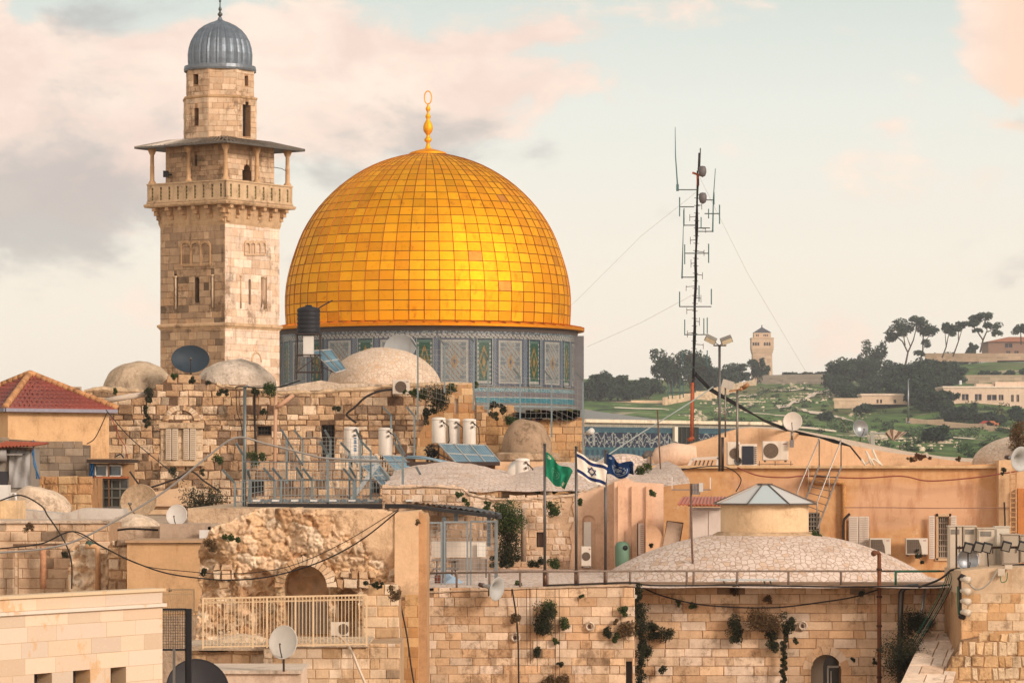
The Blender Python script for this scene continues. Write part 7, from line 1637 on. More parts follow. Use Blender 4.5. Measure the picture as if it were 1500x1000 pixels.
# ---- antenna mast
D = 121; am = root('antenna_mast', P(1015, 645, D), 'tall radio mast bristling with dipole antennas', 'antenna mast'); X = lambda y: 1014 + (645 - y) * .02
f = MB('rust', S(64, 58, 58)); f.tube([P(X(645), 645, D), P(X(520), 520, D), P(X(400), 400, D), P(X(250), 250, D)], [.045, .042, .036, .03], 8); f.tube([P(1025, 250, D), P(1026, 217, D)], .02, 5); f.tube([P(1023, 250, D), P(1024, 224, D)], .03, 6); f.build('mast', am)
f = MB('rust', S(176, 92, 60)); f.tube([P(X(646) - 1, 646, D - .1), P(X(560) - 1.5, 560, D - .1)], .06, 8); f.bar(P(1014, 253, D), P(1026, 257, D), .07); f.bar(P(1022, 255, D), P(1022.5, 272, D), .09); f.tube([P(1008, 645, D - .1), P(1016, 640, D - .1)], .08, 6); f.build('lower_pole', am)
for i in range(26): y = 290 + i * 11; f = MB('rust', S(80, 74, 70)); f.bar(P(X(y) - 4, y, D - .06), P(X(y) + 4, y + .8, D - .06), .02); f.build('climbing_rung', am)
f = MB('cable', S(34, 32, 34)); f.tube([P(X(y) + 1.2 + .6 * math.sin(y * .08), y, D - .08) for y in range(262, 556, 10)], .022, 5); f.tube([P(X(y) - 1.2 + .5 * math.sin(y * .11), y, D - .07) for y in range(300, 640, 10)], .016, 5); f.build('cable', am)
def dipole(y, x0, x1, ups):
    f = MB('steel', S(84, 92, 92)); f.bar(P(x0, y, D - .1), P(x1, y, D - .1), .035)
    for (x, a, b, w) in ups: f.tube([P(x, a, D - .12), P(x, b, D - .12)], w, 5, col=S(92, 124, 126) if w > .012 else S(90, 110, 112)); 
    f.build('antenna', am)
dipole(278, 992, 1022, [(992.5, 280, 270, .05)]); f = MB('steel', S(92, 126, 130)); f.tube([P(992.5, 272, D), P(989.5, 228, D), P(989, 186, D)], [.028, .02, .01], 5); f.build('whip_antenna', am)
dipole(303, 995, 1017, [(995.5, 289, 317, .022), (1002, 305, 330, .02)]); dipole(293, 1027, 1046, [(1046, 282, 300, .02)]); dipole(313, 1032, 1054, [(1054, 300, 328, .022), (1038, 306, 320, .02)])
f = MB('steel', S(92, 126, 130)); f.tube([P(1044, 340, D), P(1045, 290, D), P(1048, 247, D)], [.03, .02, .012], 5); f.build('whip_antenna', am)
dipole(330, 1001, 1020, [(1001.5, 308, 332, .02)]); dipole(339, 1022, 1045, []); dipole(334, 1024, 1040, [(1027, 318, 334, .02)]); dipole(371, 1003, 1038, [(1003, 358, 387, .02), (1038, 357, 385, .022)])
dipole(406, 998, 1018, []); f = MB('steel', S(92, 126, 130)); f.tube([P(999, 408, D), P(1000, 370, D), P(1001, 332, D)], [.03, .02, .012], 5); f.build('whip_antenna', am)
dipole(449, 995, 1042, [(995.5, 427, 449, .022), (1042, 423, 446, .022), (1024, 418, 442, .02)]); dipole(490, 1002, 1036, [(1003, 468, 490, .02), (1031, 466, 490, .02), (1036, 465, 488, .02)])
dipole(538, 999, 1036, [(999.5, 516, 538, .02), (1036, 513, 536, .02)]); dipole(575, 978, 1012, [(979, 560, 584, .02), (985, 558, 584, .02), (996, 556, 584, .02), (1001, 560, 582, .02)])
for i in range(16):
    y = 300 + 17 * i; k = (i * 7) % 5; f = MB('rust', S(100, 92, 86)); a = -1 if i % 2 else 1; f.bar(P(X(y), y, D), P(X(y) + a * (7 + k * 1.6), y + 1, D - .3), .022); f.bar(P(X(y) + a * (7 + k * 1.6), y - 5 + k, D - .3), P(X(y) + a * (7 + k * 1.6), y + 7, D - .3), .02); f.build('side_arm', am)
for (x, y) in ((1029, 252), (1029.5, 291)):
    c = P(x, y, D - .15); f = MB('paint', S(110, 104, 104), smooth=True); f.lathe([(0, .22), (.1, .2), (.14, .1), (.14, -.02), (.1, -.14), (0, -.19)], 14, c); f.bar(P(X(y), y - 5, D), c + Vector((0, 0, .2)), .03); f.build('dome_camera', am)
f = MB('cable', S(30, 28, 30)) # thick bundle down to the roof
for o in (0, .05, .1): f.tube([P(1019, 550, D - .1) + Vector((0, 0, o)), P(1040, 572, D + .6) + Vector((0, 0, o)), P(1080, 595, D + 2) + Vector((0, 0, o)), P(1120, 615, D + 4) + Vector((0, 0, -o * .5)), P(1160, 630, D + 6.5) + Vector((0, 0, -o)), P(1200, 640, D + 4.6), P(1222, 644, D + 4.2) + Vector((0, 0, -o)), P(1245, 653, D + 4.0), P(1262, 674, D + 3.6)], .03, 6)
tagp(f.build('cable_bundle'), 'thick black cable bundle swooping from the mast over the orange roof', 'cable')
f = MB('cable', S(188, 170, 150))
tagp(f.tube([P(1025, 260, D), P(1095, 400, 122), P(1190, 560, 124), P(1262, 656, 126.5)], .005, 4).build('guy_wire'), 'thin guy wire falling to the right of the mast', 'wire', 'guy wires of the mast')
tagp(MB('cable', S(188, 170, 150)).tube([P(1022, 280, D), P(940, 345, 135), P(855, 430, 150), P(812, 470, 156)], .005, 4).build('guy_wire'), 'thin guy wire falling to the left of the mast toward the golden dome', 'wire', 'guy wires of the mast')
tagp(MB('cable', S(188, 170, 150)).tube([P(1018, 430, D), P(940, 472, 130), P(860, 508, 140)], .005, 4).build('guy_wire'), 'lower thin guy wire left of the mast', 'wire', 'guy wires of the mast')
# ---- floodlight pole and camera poles
D = 119; r = root('floodlight_pole', P(1054, 682, D), 'slim pole with a pair of floodlights left of the roof units', 'floodlight'); f = MB('steel', S(112, 108, 104)); f.tube([P(1054, 690, D), P(1054, 505, D)], .045, 8); f.bar(P(1045, 506, D), P(1064, 506, D), .05); f.tube([P(1058.5, 690, D), P(1058.5, 640, D)], .05, 8, col=S(84, 74, 68)); f.build('pole', r)
for (x, y, s_) in ((1041, 497, -1), (1064, 498, 1)):
    c = P(x, y, D - .1); f = MB('paint', S(140, 134, 124)); t = Matrix.Rotation(-.35 * s_ if s_ > 0 else .45, 3, 'Y') @ Matrix.Rotation(.5, 3, 'X'); vs = [c + t @ Vector((i * .2, j * .12, k * .09)) for k in (-1, 1) for (i, j) in ((-1, -1), (1, -1), (1, 1), (-1, 1))]; f.add(vs, [(0, 3, 2, 1), (4, 5, 6, 7), (0, 1, 5, 4), (1, 2, 6, 5), (2, 3, 7, 6), (3, 0, 4, 7)]); vs2 = [lerp(vs[k], (vs[0] + vs[1] + vs[4] + vs[5]) / 4, .12) + t @ Vector((0, -.01, 0)) for k in (0, 1, 5, 4)]; f.add(vs2, [(0, 1, 2, 3)], col=S(214, 200, 170)); f.bar(c, P(1054, 506, D), .03); f.build('lamp_head', r)
D = 117; r = root('floodlight_pole', P(1081, 675, D), 'shorter pole with one tilted floodlight and a crossbar camera', 'floodlight'); f = MB('steel', S(140, 130, 120)); f.tube([P(1080, 676, D), P(1080, 570, D)], .04, 8); f.bar(P(1068, 573, D), P(1092, 569, D), .06, col=S(190, 140, 96)); f.tube([P(1062.5, 640, D), P(1062.5, 565, D)], .03, 6); f.build('pole', r)
c = P(1066, 563, D); f = MB('paint', S(190, 180, 166)); t = Matrix.Rotation(.3, 3, 'Y'); vs = [c + t @ Vector((i * .2, j * .08, k * .14)) for k in (-1, 1) for (i, j) in ((-1, -1), (1, -1), (1, 1), (-1, 1))]; f.add(vs, [(0, 3, 2, 1), (4, 5, 6, 7), (0, 1, 5, 4), (1, 2, 6, 5), (2, 3, 7, 6), (3, 0, 4, 7)]); f.build('lamp_head', r)
f = MB('rust', S(180, 132, 92)); c = P(1090, 567, D); f.tube([c, c + Vector((.1, -.2, .08))], .08, 8); f.tube([c + Vector((-.1, 0, 0)), c + Vector((-.12, -.2, -.1))], .05, 8); f.build('camera_head', r)
# small antenna in front of the white door
D = 96; r = root('roof_antenna', P(1014, 858, D), 'thin television antenna pole before the white door hut', 'antenna'); f = MB('rust', S(124, 96, 82)); f.tube([P(1016, 860, D), P(1013, 780, D), P(1012, 708, D)], .035, 6); f.bar(P(1008, 858, D), P(1016, 820, D), .03); f.build('pole', r); f = MB('paint', S(226, 214, 202)); f.bar(P(984, 717, D), P(1041, 717, D), .03, col=S(130, 124, 120)); f.bar(P(984.5, 698, D - .05), P(984.5, 716, D - .05), .03); f.bar(P(1040.5, 699, D - .05), P(1040.5, 716, D - .05), .03)
for k in range(5): f.tube([P(1015 + k * 2.4, 708, D - .06), P(1015 + k * 2.4, 724, D - .06)], .02, 5, col=S(120, 120, 122))
f.pbox(Pl(1026, D - .1), 1024, 1030, 707, 720, -.05, 0, col=S(206, 202, 196)); f.build('antenna_head', r)
tagp(MB('rust', S(110, 84, 70)).tube([P(963, 600, 118), P(966, 660, 117.8), P(970, 730, 117.6)], .025, 5).build('thin_pole'), 'thin rusty pole at the left end of the orange building', 'pole')
# ---- electric cabinets and spotlights at the right
D = 90.6
def cabinet(x0, x1, y0, y1, D, label, grille=True, col=S(206, 190, 168)):
    q = Pl((x0 + x1) / 2, D); r = root('electric_cabinet', q.at((x0 + x1) / 2, y1, -.2), label, 'cabinet', 'electric cabinets on the corner wall'); f = MB('paint', col); (u0, z1), (u1, z0) = q.uv(x0, y0), q.uv(x1, y1)
    f.ubox(q, u0, u1, z0, z1, -.35, 0); f.ubox(q, u0 - .02, u1 + .02, z1 + .001, z1 + .03, -.38, .03); f.build('casing', r); f = MB('paint', tuple(c * 1.05 for c in col)); f.ubox(q, u0 + .03, u1 - .03, z0 + .03, z1 - .04, .001, .02); f.ubox(q, u1 - .07, u1 - .05, z0 + .4 * (z1 - z0), z0 + .55 * (z1 - z0), .02, .05, col=S(90, 84, 80)); f.build('door', r)
    if grille:
        f = MB('dark', S(110, 104, 96)); f.ubox(q, u0 + (u1 - u0) * .15, u1 - (u1 - u0) * .2, z1 - .2, z1 - .07, .02, .026)
        for k in range(4): f.ubox(q, u0 + (u1 - u0) * .15, u1 - (u1 - u0) * .2, z1 - .19 + .033 * k, z1 - .175 + .033 * k, .026, .035, col=S(170, 160, 146))
        f.build('vent_grille', r)
    return r
cabinet(1390, 1409, 771, 833, D, 'tall narrow cream cabinet nearest the barred window'); cabinet(1411, 1430, 771, 832, D + .1, 'tall cream cabinet behind the shiny grey dish'); cabinet(1432, 1457, 774, 834, D - .1, 'widest tall cream cabinet with a long vent'); cabinet(1458, 1479, 772, 832, D + .4, 'cream cabinet set back behind the right spotlights', False, S(216, 204, 184)); cabinet(1468, 1492, 783, 826, D - .5, 'low grey cabinet with a keyhole at the right', False, S(176, 160, 140)); cabinet(1494, 1520, 784, 824, D - .4, 'grey cabinet cut by the right picture edge', False, S(176, 160, 140))
f = MB('rust', S(74, 56, 46)); f.bar(P(1400, 802, 89.4), P(1510, 801, 89.4), .06); f.bar(P(1401, 771, 89.4), P(1401, 832, 89.4), .045); tagp(f.build('spotlight_rail'), 'dark rusty rail carrying the black spotlights', 'rail')
for x, y, lb in ((1418, 802, 'leftmost'), (1433, 801, 'second'), (1446, 802, 'third'), (1474, 800, 'fourth'), (1498, 800, 'rightmost')):
    c = P(x, y, 89.2); r = root('spotlight', P(x, 832, 89.3), lb + ' of the black framed spotlights before the cabinets', 'spotlight', 'spotlights before the cabinets'); f = MB('dark', S(48, 46, 46)); t = Matrix.Rotation(.25, 3, 'Y') @ Matrix.Rotation(.3, 3, 'X')
    def bx(i0, i1, j0, j1, k0, k1, **k): f.add([c + t @ Vector(v) for v in ((i0, j0, k0), (i1, j0, k0), (i1, j1, k0), (i0, j1, k0), (i0, j0, k1), (i1, j0, k1), (i1, j1, k1), (i0, j1, k1))], [(0, 3, 2, 1), (4, 5, 6, 7), (0, 1, 5, 4), (1, 2, 6, 5), (2, 3, 7, 6), (3, 0, 4, 7)], **k)
    bx(-.12, .12, -.03, .06, -.13, .13); f.build('housing', r); f = MB('pane', S(150, 142, 130)); bx(-.09, .09, -.04, -.031, -.1, .1); f.build('lens', r); f = MB('dark', S(44, 42, 42)); f.bar(c, P(x + (2 if lb in 'second third' else 0), 832 if lb in ('leftmost', 'third') else 806, 89.35), .03); f.build('bracket', r)
bp = root('insulator_post', P(1407, 905, 87.8), 'black post with four white floodlamp heads on the wall corner', 'lamp post'); f = MB('dark', S(52, 44, 42)); f.bar(P(1406, 846, 87.8), P(1407, 902, 87.8), .07); f.tube([P(1407, 902, 87.8), P(1412, 903, 87.7)], .08, 8); f.tube([P(1405, 848, 87.8), P(1409, 843, 87.7), P(1413, 845, 87.6)], .06, 8); f.build('post', bp)
for y in (848, 865, 880, 896): f = MB('paint', S(222, 206, 184)); f.tube([P(1408, y, 87.7), P(1413, y, 87.6), P(1420, y + 2, 87.5)], [.05, .08, .1], 8); f.pbox(Pl(1416, 87.6), 1413, 1420, y - 3, y + 3, -.1, 0); f.build('lamp_head', bp)
f = MB('paint', S(214, 196, 172)); f.pbox(Pl(1468, 87.8), 1462, 1472, 832, 843, -.1, 0); f.pbox(Pl(1478, 87.8), 1472.1, 1483, 827, 833, -.1, 0); tagp(f.build('switch_box'), 'two small cream switch boxes on the dirty plaster', 'box')
# ---- pipes and cables on the front walls
def pipe(pts, D, r, col, label, mat='rust', n=8, cat='pipe', name='pipe', group=None):
    f = MB(mat, col); f.tube([P(p[0], p[1], p[2] if len(p) > 2 else D) for p in pts], r, n); return tagp(f.build(name), label, cat, group)
f = MB('rust', S(126, 78, 52)); f.tube([P(1288, y, 90.9) for y in (1030, 900, 820, 811)] + [P(1286, 809, 90.85), P(1281, 809, 90.7)], .055, 10); f.tube([P(1281, 809, 90.7), P(1279.5, 810.5, 90.6)], .075, 8)
for y in (832, 872, 915, 950, 990): f.tube([P(1288, y, 90.9), P(1288, y + 3, 90.9)], .075, 8, col=S(80, 54, 42))
tagp(f.build('vent_pipe'), 'rusty vent pipe with an elbow top rising above the railing', 'pipe')
pipe([(1318, 1030), (1319, 900), (1320, 868), (1324, 861), (1332, 859), (1345, 858)], 91.1, .075, S(96, 92, 88), 'grey conduit bending over the wall right of the rusty vent pipe', 'steel')
pipe([(1350, 930), (1352, 895), (1356, 862)], 91.0, .04, S(206, 190, 170), 'pale plastic pipe beside the hanging cables', 'paint'); pipe([(1345, 928), (1350, 895), (1355, 860)], 90.9, .035, S(160, 160, 156), 'grey pipe beside the pale plastic pipe', 'steel')
def cable(pts, D, r, label, col=S(44, 38, 36), sag=0, name='cable', cat='cable', group='cables strung over walls and roofs'):
    """cable through photo points; extra points give the sag"""
    V_ = [P(p[0], p[1], p[2] if len(p) > 2 else D) for p in pts]; out = []
    for i in range(len(V_) - 1):   # Catmull-Rom
        p0, p1, p2, p3 = V_[max(0, i - 1)], V_[i], V_[i + 1], V_[min(len(V_) - 1, i + 2)]
        for k in range(8): t = k / 8; out.append(.5 * ((2 * p1) + (p2 - p0) * t + (2 * p0 - 5 * p1 + 4 * p2 - p3) * t * t + (3 * p1 - p0 - 3 * p2 + p3) * t ** 3))
    out.append(V_[-1]); f = MB('cable', col); f.tube(out, r, 5); return tagp(f.build(name), label, cat, group)
cable([(941, 860), (970, 872), (1020, 884), (1080, 889), (1140, 889), (1200, 882), (1250, 874), (1286, 863)], 90.8, .02, 'black cable sagging across the wall above the arched window')
cable([(750, 862), (756, 900), (759, 940), (760, 1020)], 89.8, .022, 'black cable hanging down the wall right of the horn'); 
for i, x in enumerate((771, 776, 786, 813, 819)): cable([(x, 861), (x + .5, 900 + 9 * i), (x + 1, 960 + 12 * i)], 89.85, .009, 'thin cable hanging on the front wall, %s from the left of five' % ['first', 'second', 'third', 'fourth', 'fifth'][i], S(96, 76, 62))
cable([(0, 803), (60, 796), (107, 778), (150, 800), (190, 820), (240, 838), (290, 846), (340, 849), (400, 843), (470, 822), (530, 790), (584, 747)], 84, .018, 'long black cable sagging from the left wall to the top of the ruin')
cable([(107, 778), (160, 806), (210, 828), (270, 836), (340, 840), (420, 830), (500, 796), (584, 745)], 84.3, .01, 'thinner cable beside the long black one over the ruin')
cable([(0, 809), (60, 804), (110, 792), (170, 762), (240, 720), (300, 672), (345, 641), (390, 650), (450, 665), (480, 671), (560, 675)], 96, .03, 'pale grey cable rising across the left roofs to the cage', S(158, 150, 142))
cable([(583, 862), (588, 890), (596, 930), (603, 980), (610, 1020)], 84.2, .02, 'black cable running down the plastered pier of the ruin')
cable([(155, 600), (190, 640), (235, 678), (270, 705)], 136, .02, 'black cable crossing the rubble wall from the red roof'); cable([(157, 604), (140, 640), (127, 650)], 135, .02, 'short black cable below the right end of the gutter')
cable([(163, 610), (175, 640), (184, 655), (184, 672)], 135, .016, 'thin red cable hanging from the gutter of the yellow house', S(150, 50, 40)); 
cable([(190, 690), (205, 710), (218, 714), (260, 700), (280, 690), (300, 705), (320, 718)], 130, .035, 'thick black hose looping over the rubble behind the rusty dish')
cable([(170, 668), (177, 665), (182, 672)], 131, .03, 'small loop of black pipe on the roof shack')
cable([(345, 569), (352, 566), (400, 568), (440, 557)], 149.4, .03, 'black cable lying along the wall head left of the drum'); cable([(346, 570), (347, 600), (353, 620), (356, 640)], 149.4, .02, 'black cable hanging down beside the tall pole'); cable([(373, 569), (373, 610), (375, 660), (376, 672)], 149.4, .05, 'pair of black pipes down the rubble wall')
cable([(576, 570), (555, 573), (535, 582), (520, 596), (508, 606), (512, 612), (522, 619)], 149.3, .05, 'black cable looping down from the beige air conditioner'); cable([(1004, 686), (970, 692), (930, 705), (960, 697), (1010, 686), (1060, 683), (1085, 700), (1078, 720)], 121, .02, 'black cable along the top of the orange wall')
cable([(1080, 684), (1110, 696), (1150, 699), (1180, 697), (1260, 700), (1320, 697), (1360, 704), (1420, 700), (1470, 693), (1500, 688)], 121.4, .025, 'reddish cable waving across the orange wall', S(150, 80, 64)); cable([(1236, 743), (1300, 743), (1380, 744), (1500, 743)], 121.3, .016, 'straight thin cable across the middle of the orange wall', S(160, 120, 100))
cable([(1236, 800), (1236, 765), (1240, 757), (1245, 752)], 121.3, .05, 'dark hose beside the drain pipe'); cable([(1471, 735), (1472, 760), (1472, 776)], 121, .03, 'dark conduit on the corner pier of the orange building')
cable([(800, 857), (860, 855), (925, 853), (960, 857), (1100, 857), (1230, 859), (1320, 858), (1370, 858), (1395, 855)], 90.2, .022, 'black cable lying along the terrace edge'); cable([(1345, 860), (1372, 850), (1385, 842), (1396, 834), (1430, 832), (1470, 829), (1500, 826)], 89.5, .03, 'thick black cable rising to the electric cabinets')
for i in range(5): cable([(1397 - i * 2, 838), (1394 - i * 4, 858 + i * 2), (1378 - i * 3, 890), (1345 - i * 3, 945)], 89.9, .012, 'cable in a slanting bundle by the sloping buttress, %s of five' % ['first', 'second', 'third', 'fourth', 'fifth'][i], [S(40, 36, 36), S(46, 110, 84), S(150, 140, 128)][i % 3])
cable([(1403, 858), (1403, 880), (1404, 900)], 87.9, .02, 'green cable beside the black lamp post', S(44, 120, 90)); cable([(1419, 853), (1426, 861), (1437, 862), (1450, 852), (1461, 834)], 87.7, .022, 'grey cable drooping on the dirty plaster', S(170, 160, 146))
cable([(1465, 843), (1467, 852), (1474, 850), (1476, 838)], 87.7, .012, 'small green cable loop below the switch boxes', S(60, 120, 80))
cable([(495, 930), (506, 940), (516, 955), (524, 975), (536, 1003)], 78.6, .035, 'white hose from the railing air conditioner over the terrace wall', S(222, 200, 176))
cable([(0, 733), (30, 725), (60, 740), (70, 755), (84, 775), (98, 800), (105, 825), (105, 862)], 97, .022, 'black cable over the lumpy vault down to the crumbling stones')
cable([(158, 779), (190, 774), (232, 776)], 101, .03, 'black hose over the small cement vault'); cable([(854, 700), (800, 700), (740, 700), (690, 712), (640, 712)], 120, .015, 'thin cable lying over the paved vault roofs')
cable([(855, 690), (930, 640), (1010, 590), (1045, 566)], 119, .022, 'pale cable rising before the tiled octagon', S(176, 186, 182)); cable([(720, 690), (800, 690), (870, 680)], 125, .014, 'thin cable before the rendered wall', S(110, 96, 84))
pipe([(154, 587), (175, 583), (213, 577)], 149.2, .13, S(214, 196, 176), 'white pipe slanting over the rubble wall left of the window', 'plaster', 10); pipe([(430, 578), (412, 592), (405, 596)], 148.9, .09, S(206, 160, 128), 'short slanting clay pipe under the coping', 'plaster'); pipe([(404, 575), (403, 640), (402, 740)], 149, .08, S(206, 164, 132), 'long vertical clay pipe on the rubble wall', 'plaster')
pipe([(767, 745), (767, 822)], 106.6, .09, S(176, 150, 126), 'upright clay pipe in the dark damp streak of the pink building', 'plaster')
pipe([(930, 857), (930, 905)], 90.6, .06, S(214, 206, 196), 'white pipe at the joint of the two front walls', 'paint'); 
for i, (x, y) in enumerate(((755, 933), (864, 917), (1176, 916))):
    D = 89.9 if i < 2 else 91.4; f = MB('cement', S(226, 204, 180)); c = P(x, y, D); ring(f, c, (0, -1, 0), .1, .035, 14); f.box(c.x - .03, c.x + .03, c.y - .02, c.y + .02, c.z - .05, c.z + .04, mat='dark', col=S(80, 56, 48)); tagp(f.build('wall_fixture'), 'small round white fixing ring on the front wall, ' + ['beside the black cable', 'between two tufts of plants', 'above the arched window'][i], 'wall fixing')
f = MB('paint', S(230, 218, 200)); f.tube([P(1271, 665, 124), P(1276, 680, 124)], .04, 6); f.tube([P(1268, 660, 124), P(1281, 682, 124)], .04, 6); f.tube([P(1262, 672, 124), P(1268, 682, 124)], .04, 6); f.tube([P(1278, 658, 124.1), P(1284, 672, 124.1), P(1292, 682, 124.1)], .045, 6); f.tube([P(1266, 680, 124), P(1280, 672, 124.1), P(1290, 680, 124)], .04, 6); tagp(f.build('broken_chair'), 'overturned white plastic chair frame on the orange roof', 'chair')
f = MB('paint', S(216, 200, 184)); q = Pl(1030, 122.6)
for (a, b) in (((1008, 683), (1014, 672)), ((1014, 672), (1052, 670)), ((1052, 670), (1050, 683))): f.bar(q.at(*a, .1), q.at(*b, .1), .1)
for k in range(5): x = 1020 + k * 6; f.bar(q.at(x, 674, .05), q.at(x - 3, 683, .05), .05, col=S(90, 78, 70))
tagp(f.build('window_frame_pile'), 'discarded white window frame leaning on the orange roof edge', 'frame')
for (x, y, lb) in ((951, 662, 'left'), (1030, 700, 'lower')): pass
f = MB('paint', S(96, 84, 78)); f.pbox(Pl(950, 117), 945, 956, 660, 668, -.2, 0); f.tube([P(950, 664, 116.9), P(944, 668, 116.6)], .09, 8); f.bar(P(953, 668, 117), P(953, 684, 117), .05); tagp(f.build('security_camera'), 'dark camera cluster at the left end of the orange roof', 'camera')
f = MB('paint', S(222, 216, 206)); f.tube([P(861, 634, 146), P(867, 631, 145.6)], [.1, .14], 10); f.bar(P(856, 636, 146.4), P(861, 633, 146), .05); tagp(f.build('security_camera'), 'white camera on the corner beside the tiled octagon', 'camera')
f = MB('paint', S(226, 220, 212)); f.pbox(Pl(6, 112), -10, 12, 710, 732, -.6, 0); r = root('cistern', P(1, 732, 112.3), 'white square tank with a bent pipe at the left picture edge', 'tank'); f.build('tank_body', r)
f = MB('paint', S(226, 220, 212)); f.tube([P(14, 733, 111.5), P(17, 722, 111.5), P(22, 722, 111.5), P(24, 740, 111.5)], .05, 8); f.build('pipe', r)

# ---- balcony railings
def balrail(name, x0, x1, yt, yb_, D, n, label, ang=0, col=S(232, 200, 158), big=(), curl=True, slope=0.0):
    r = root(name, P((x0 + x1) / 2, yb_, D), label, 'railing'); f = MB('paint', col); yt2 = yt - slope * (x1 - x0)
    f.bar(P(x0, yt, D), P(x1, yt2, D), .035); f.bar(P(x0, yb_, D), P(x1, yb_ - slope * .8 * (x1 - x0), D), .035); f.bar(P(x0, yt + 7, D), P(x1, yt2 + 7, D), .018); f.build('rail', r)
    for i in range(n + 1):
        t = i / n; x = x0 + (x1 - x0) * t; f = MB('paint', col); w = .04 if i in big else .016; f.bar(P(x, yt + (yt2 - yt) * t, D), P(x, yb_ + (3 if i in big else 0) - slope * .8 * (x1 - x0) * t, D), w); f.build('baluster', r)
    if curl:
        f = MB('paint', col)
        for i in range(n):
            x = x0 + (x1 - x0) * (i + .5) / n; y = yt + (yt2 - yt) * (i + .5) / n + 3.5; ring(f, P(x, y, D - .01), (0, 1, 0), .04, .008, 8)
            if i % 2: y = yb_ - slope * .8 * (x1 - x0) * (i + .5) / n - 6; ring(f, P(x, y, D - .01), (0, 1, 0), .055, .008, 8)
        f.build('scrollwork', r)
    return r
balrail('balcony_railing', 297.5, 537, 876, 947, 78.3, 46, 'cream wrought iron balcony railing before the ruin', big=(0, 14, 18, 26, 31, 46), slope=.022)
balrail('garden_fence', 238, 296, 895, 945, 88, 12, 'lower cream iron fence left of the balcony railing', big=(0, 12)); balrail('garden_fence', 238, 284, 863, 893, 90, 16, 'upper cream iron fence above the other at the modern block corner', curl=False, big=(0, 16))
f = MB('dark', S(36, 34, 36)); D = 69
for (a, b, w) in (((238, 892), (273, 892), .045), ((273, 892), (273, 1010), .045), ((238, 951), (274, 951), .04), ((277, 891), (277, 1020), .1), ((243, 892), (243, 950), .0)):
    if w: f.bar(P(*a, D), P(*b, D), w)
for k in range(10): x = 240 + k * 3.4; f.bar(P(x, 892, D), P(x, 951, D), .008); 
for k in range(15): y = 895 + 4 * k; f.bar(P(238, y, D), P(273, y, D), .006)
tagp(f.build('black_gate'), 'black steel framed mesh screen at the corner of the modern block', 'gate'); tagp(MB('steel', S(150, 146, 140)).bar(P(255, 950, 68.5), P(255, 1020, 68.5), .05).build('thin_post'), 'grey post in front of the black mesh screen', 'post')

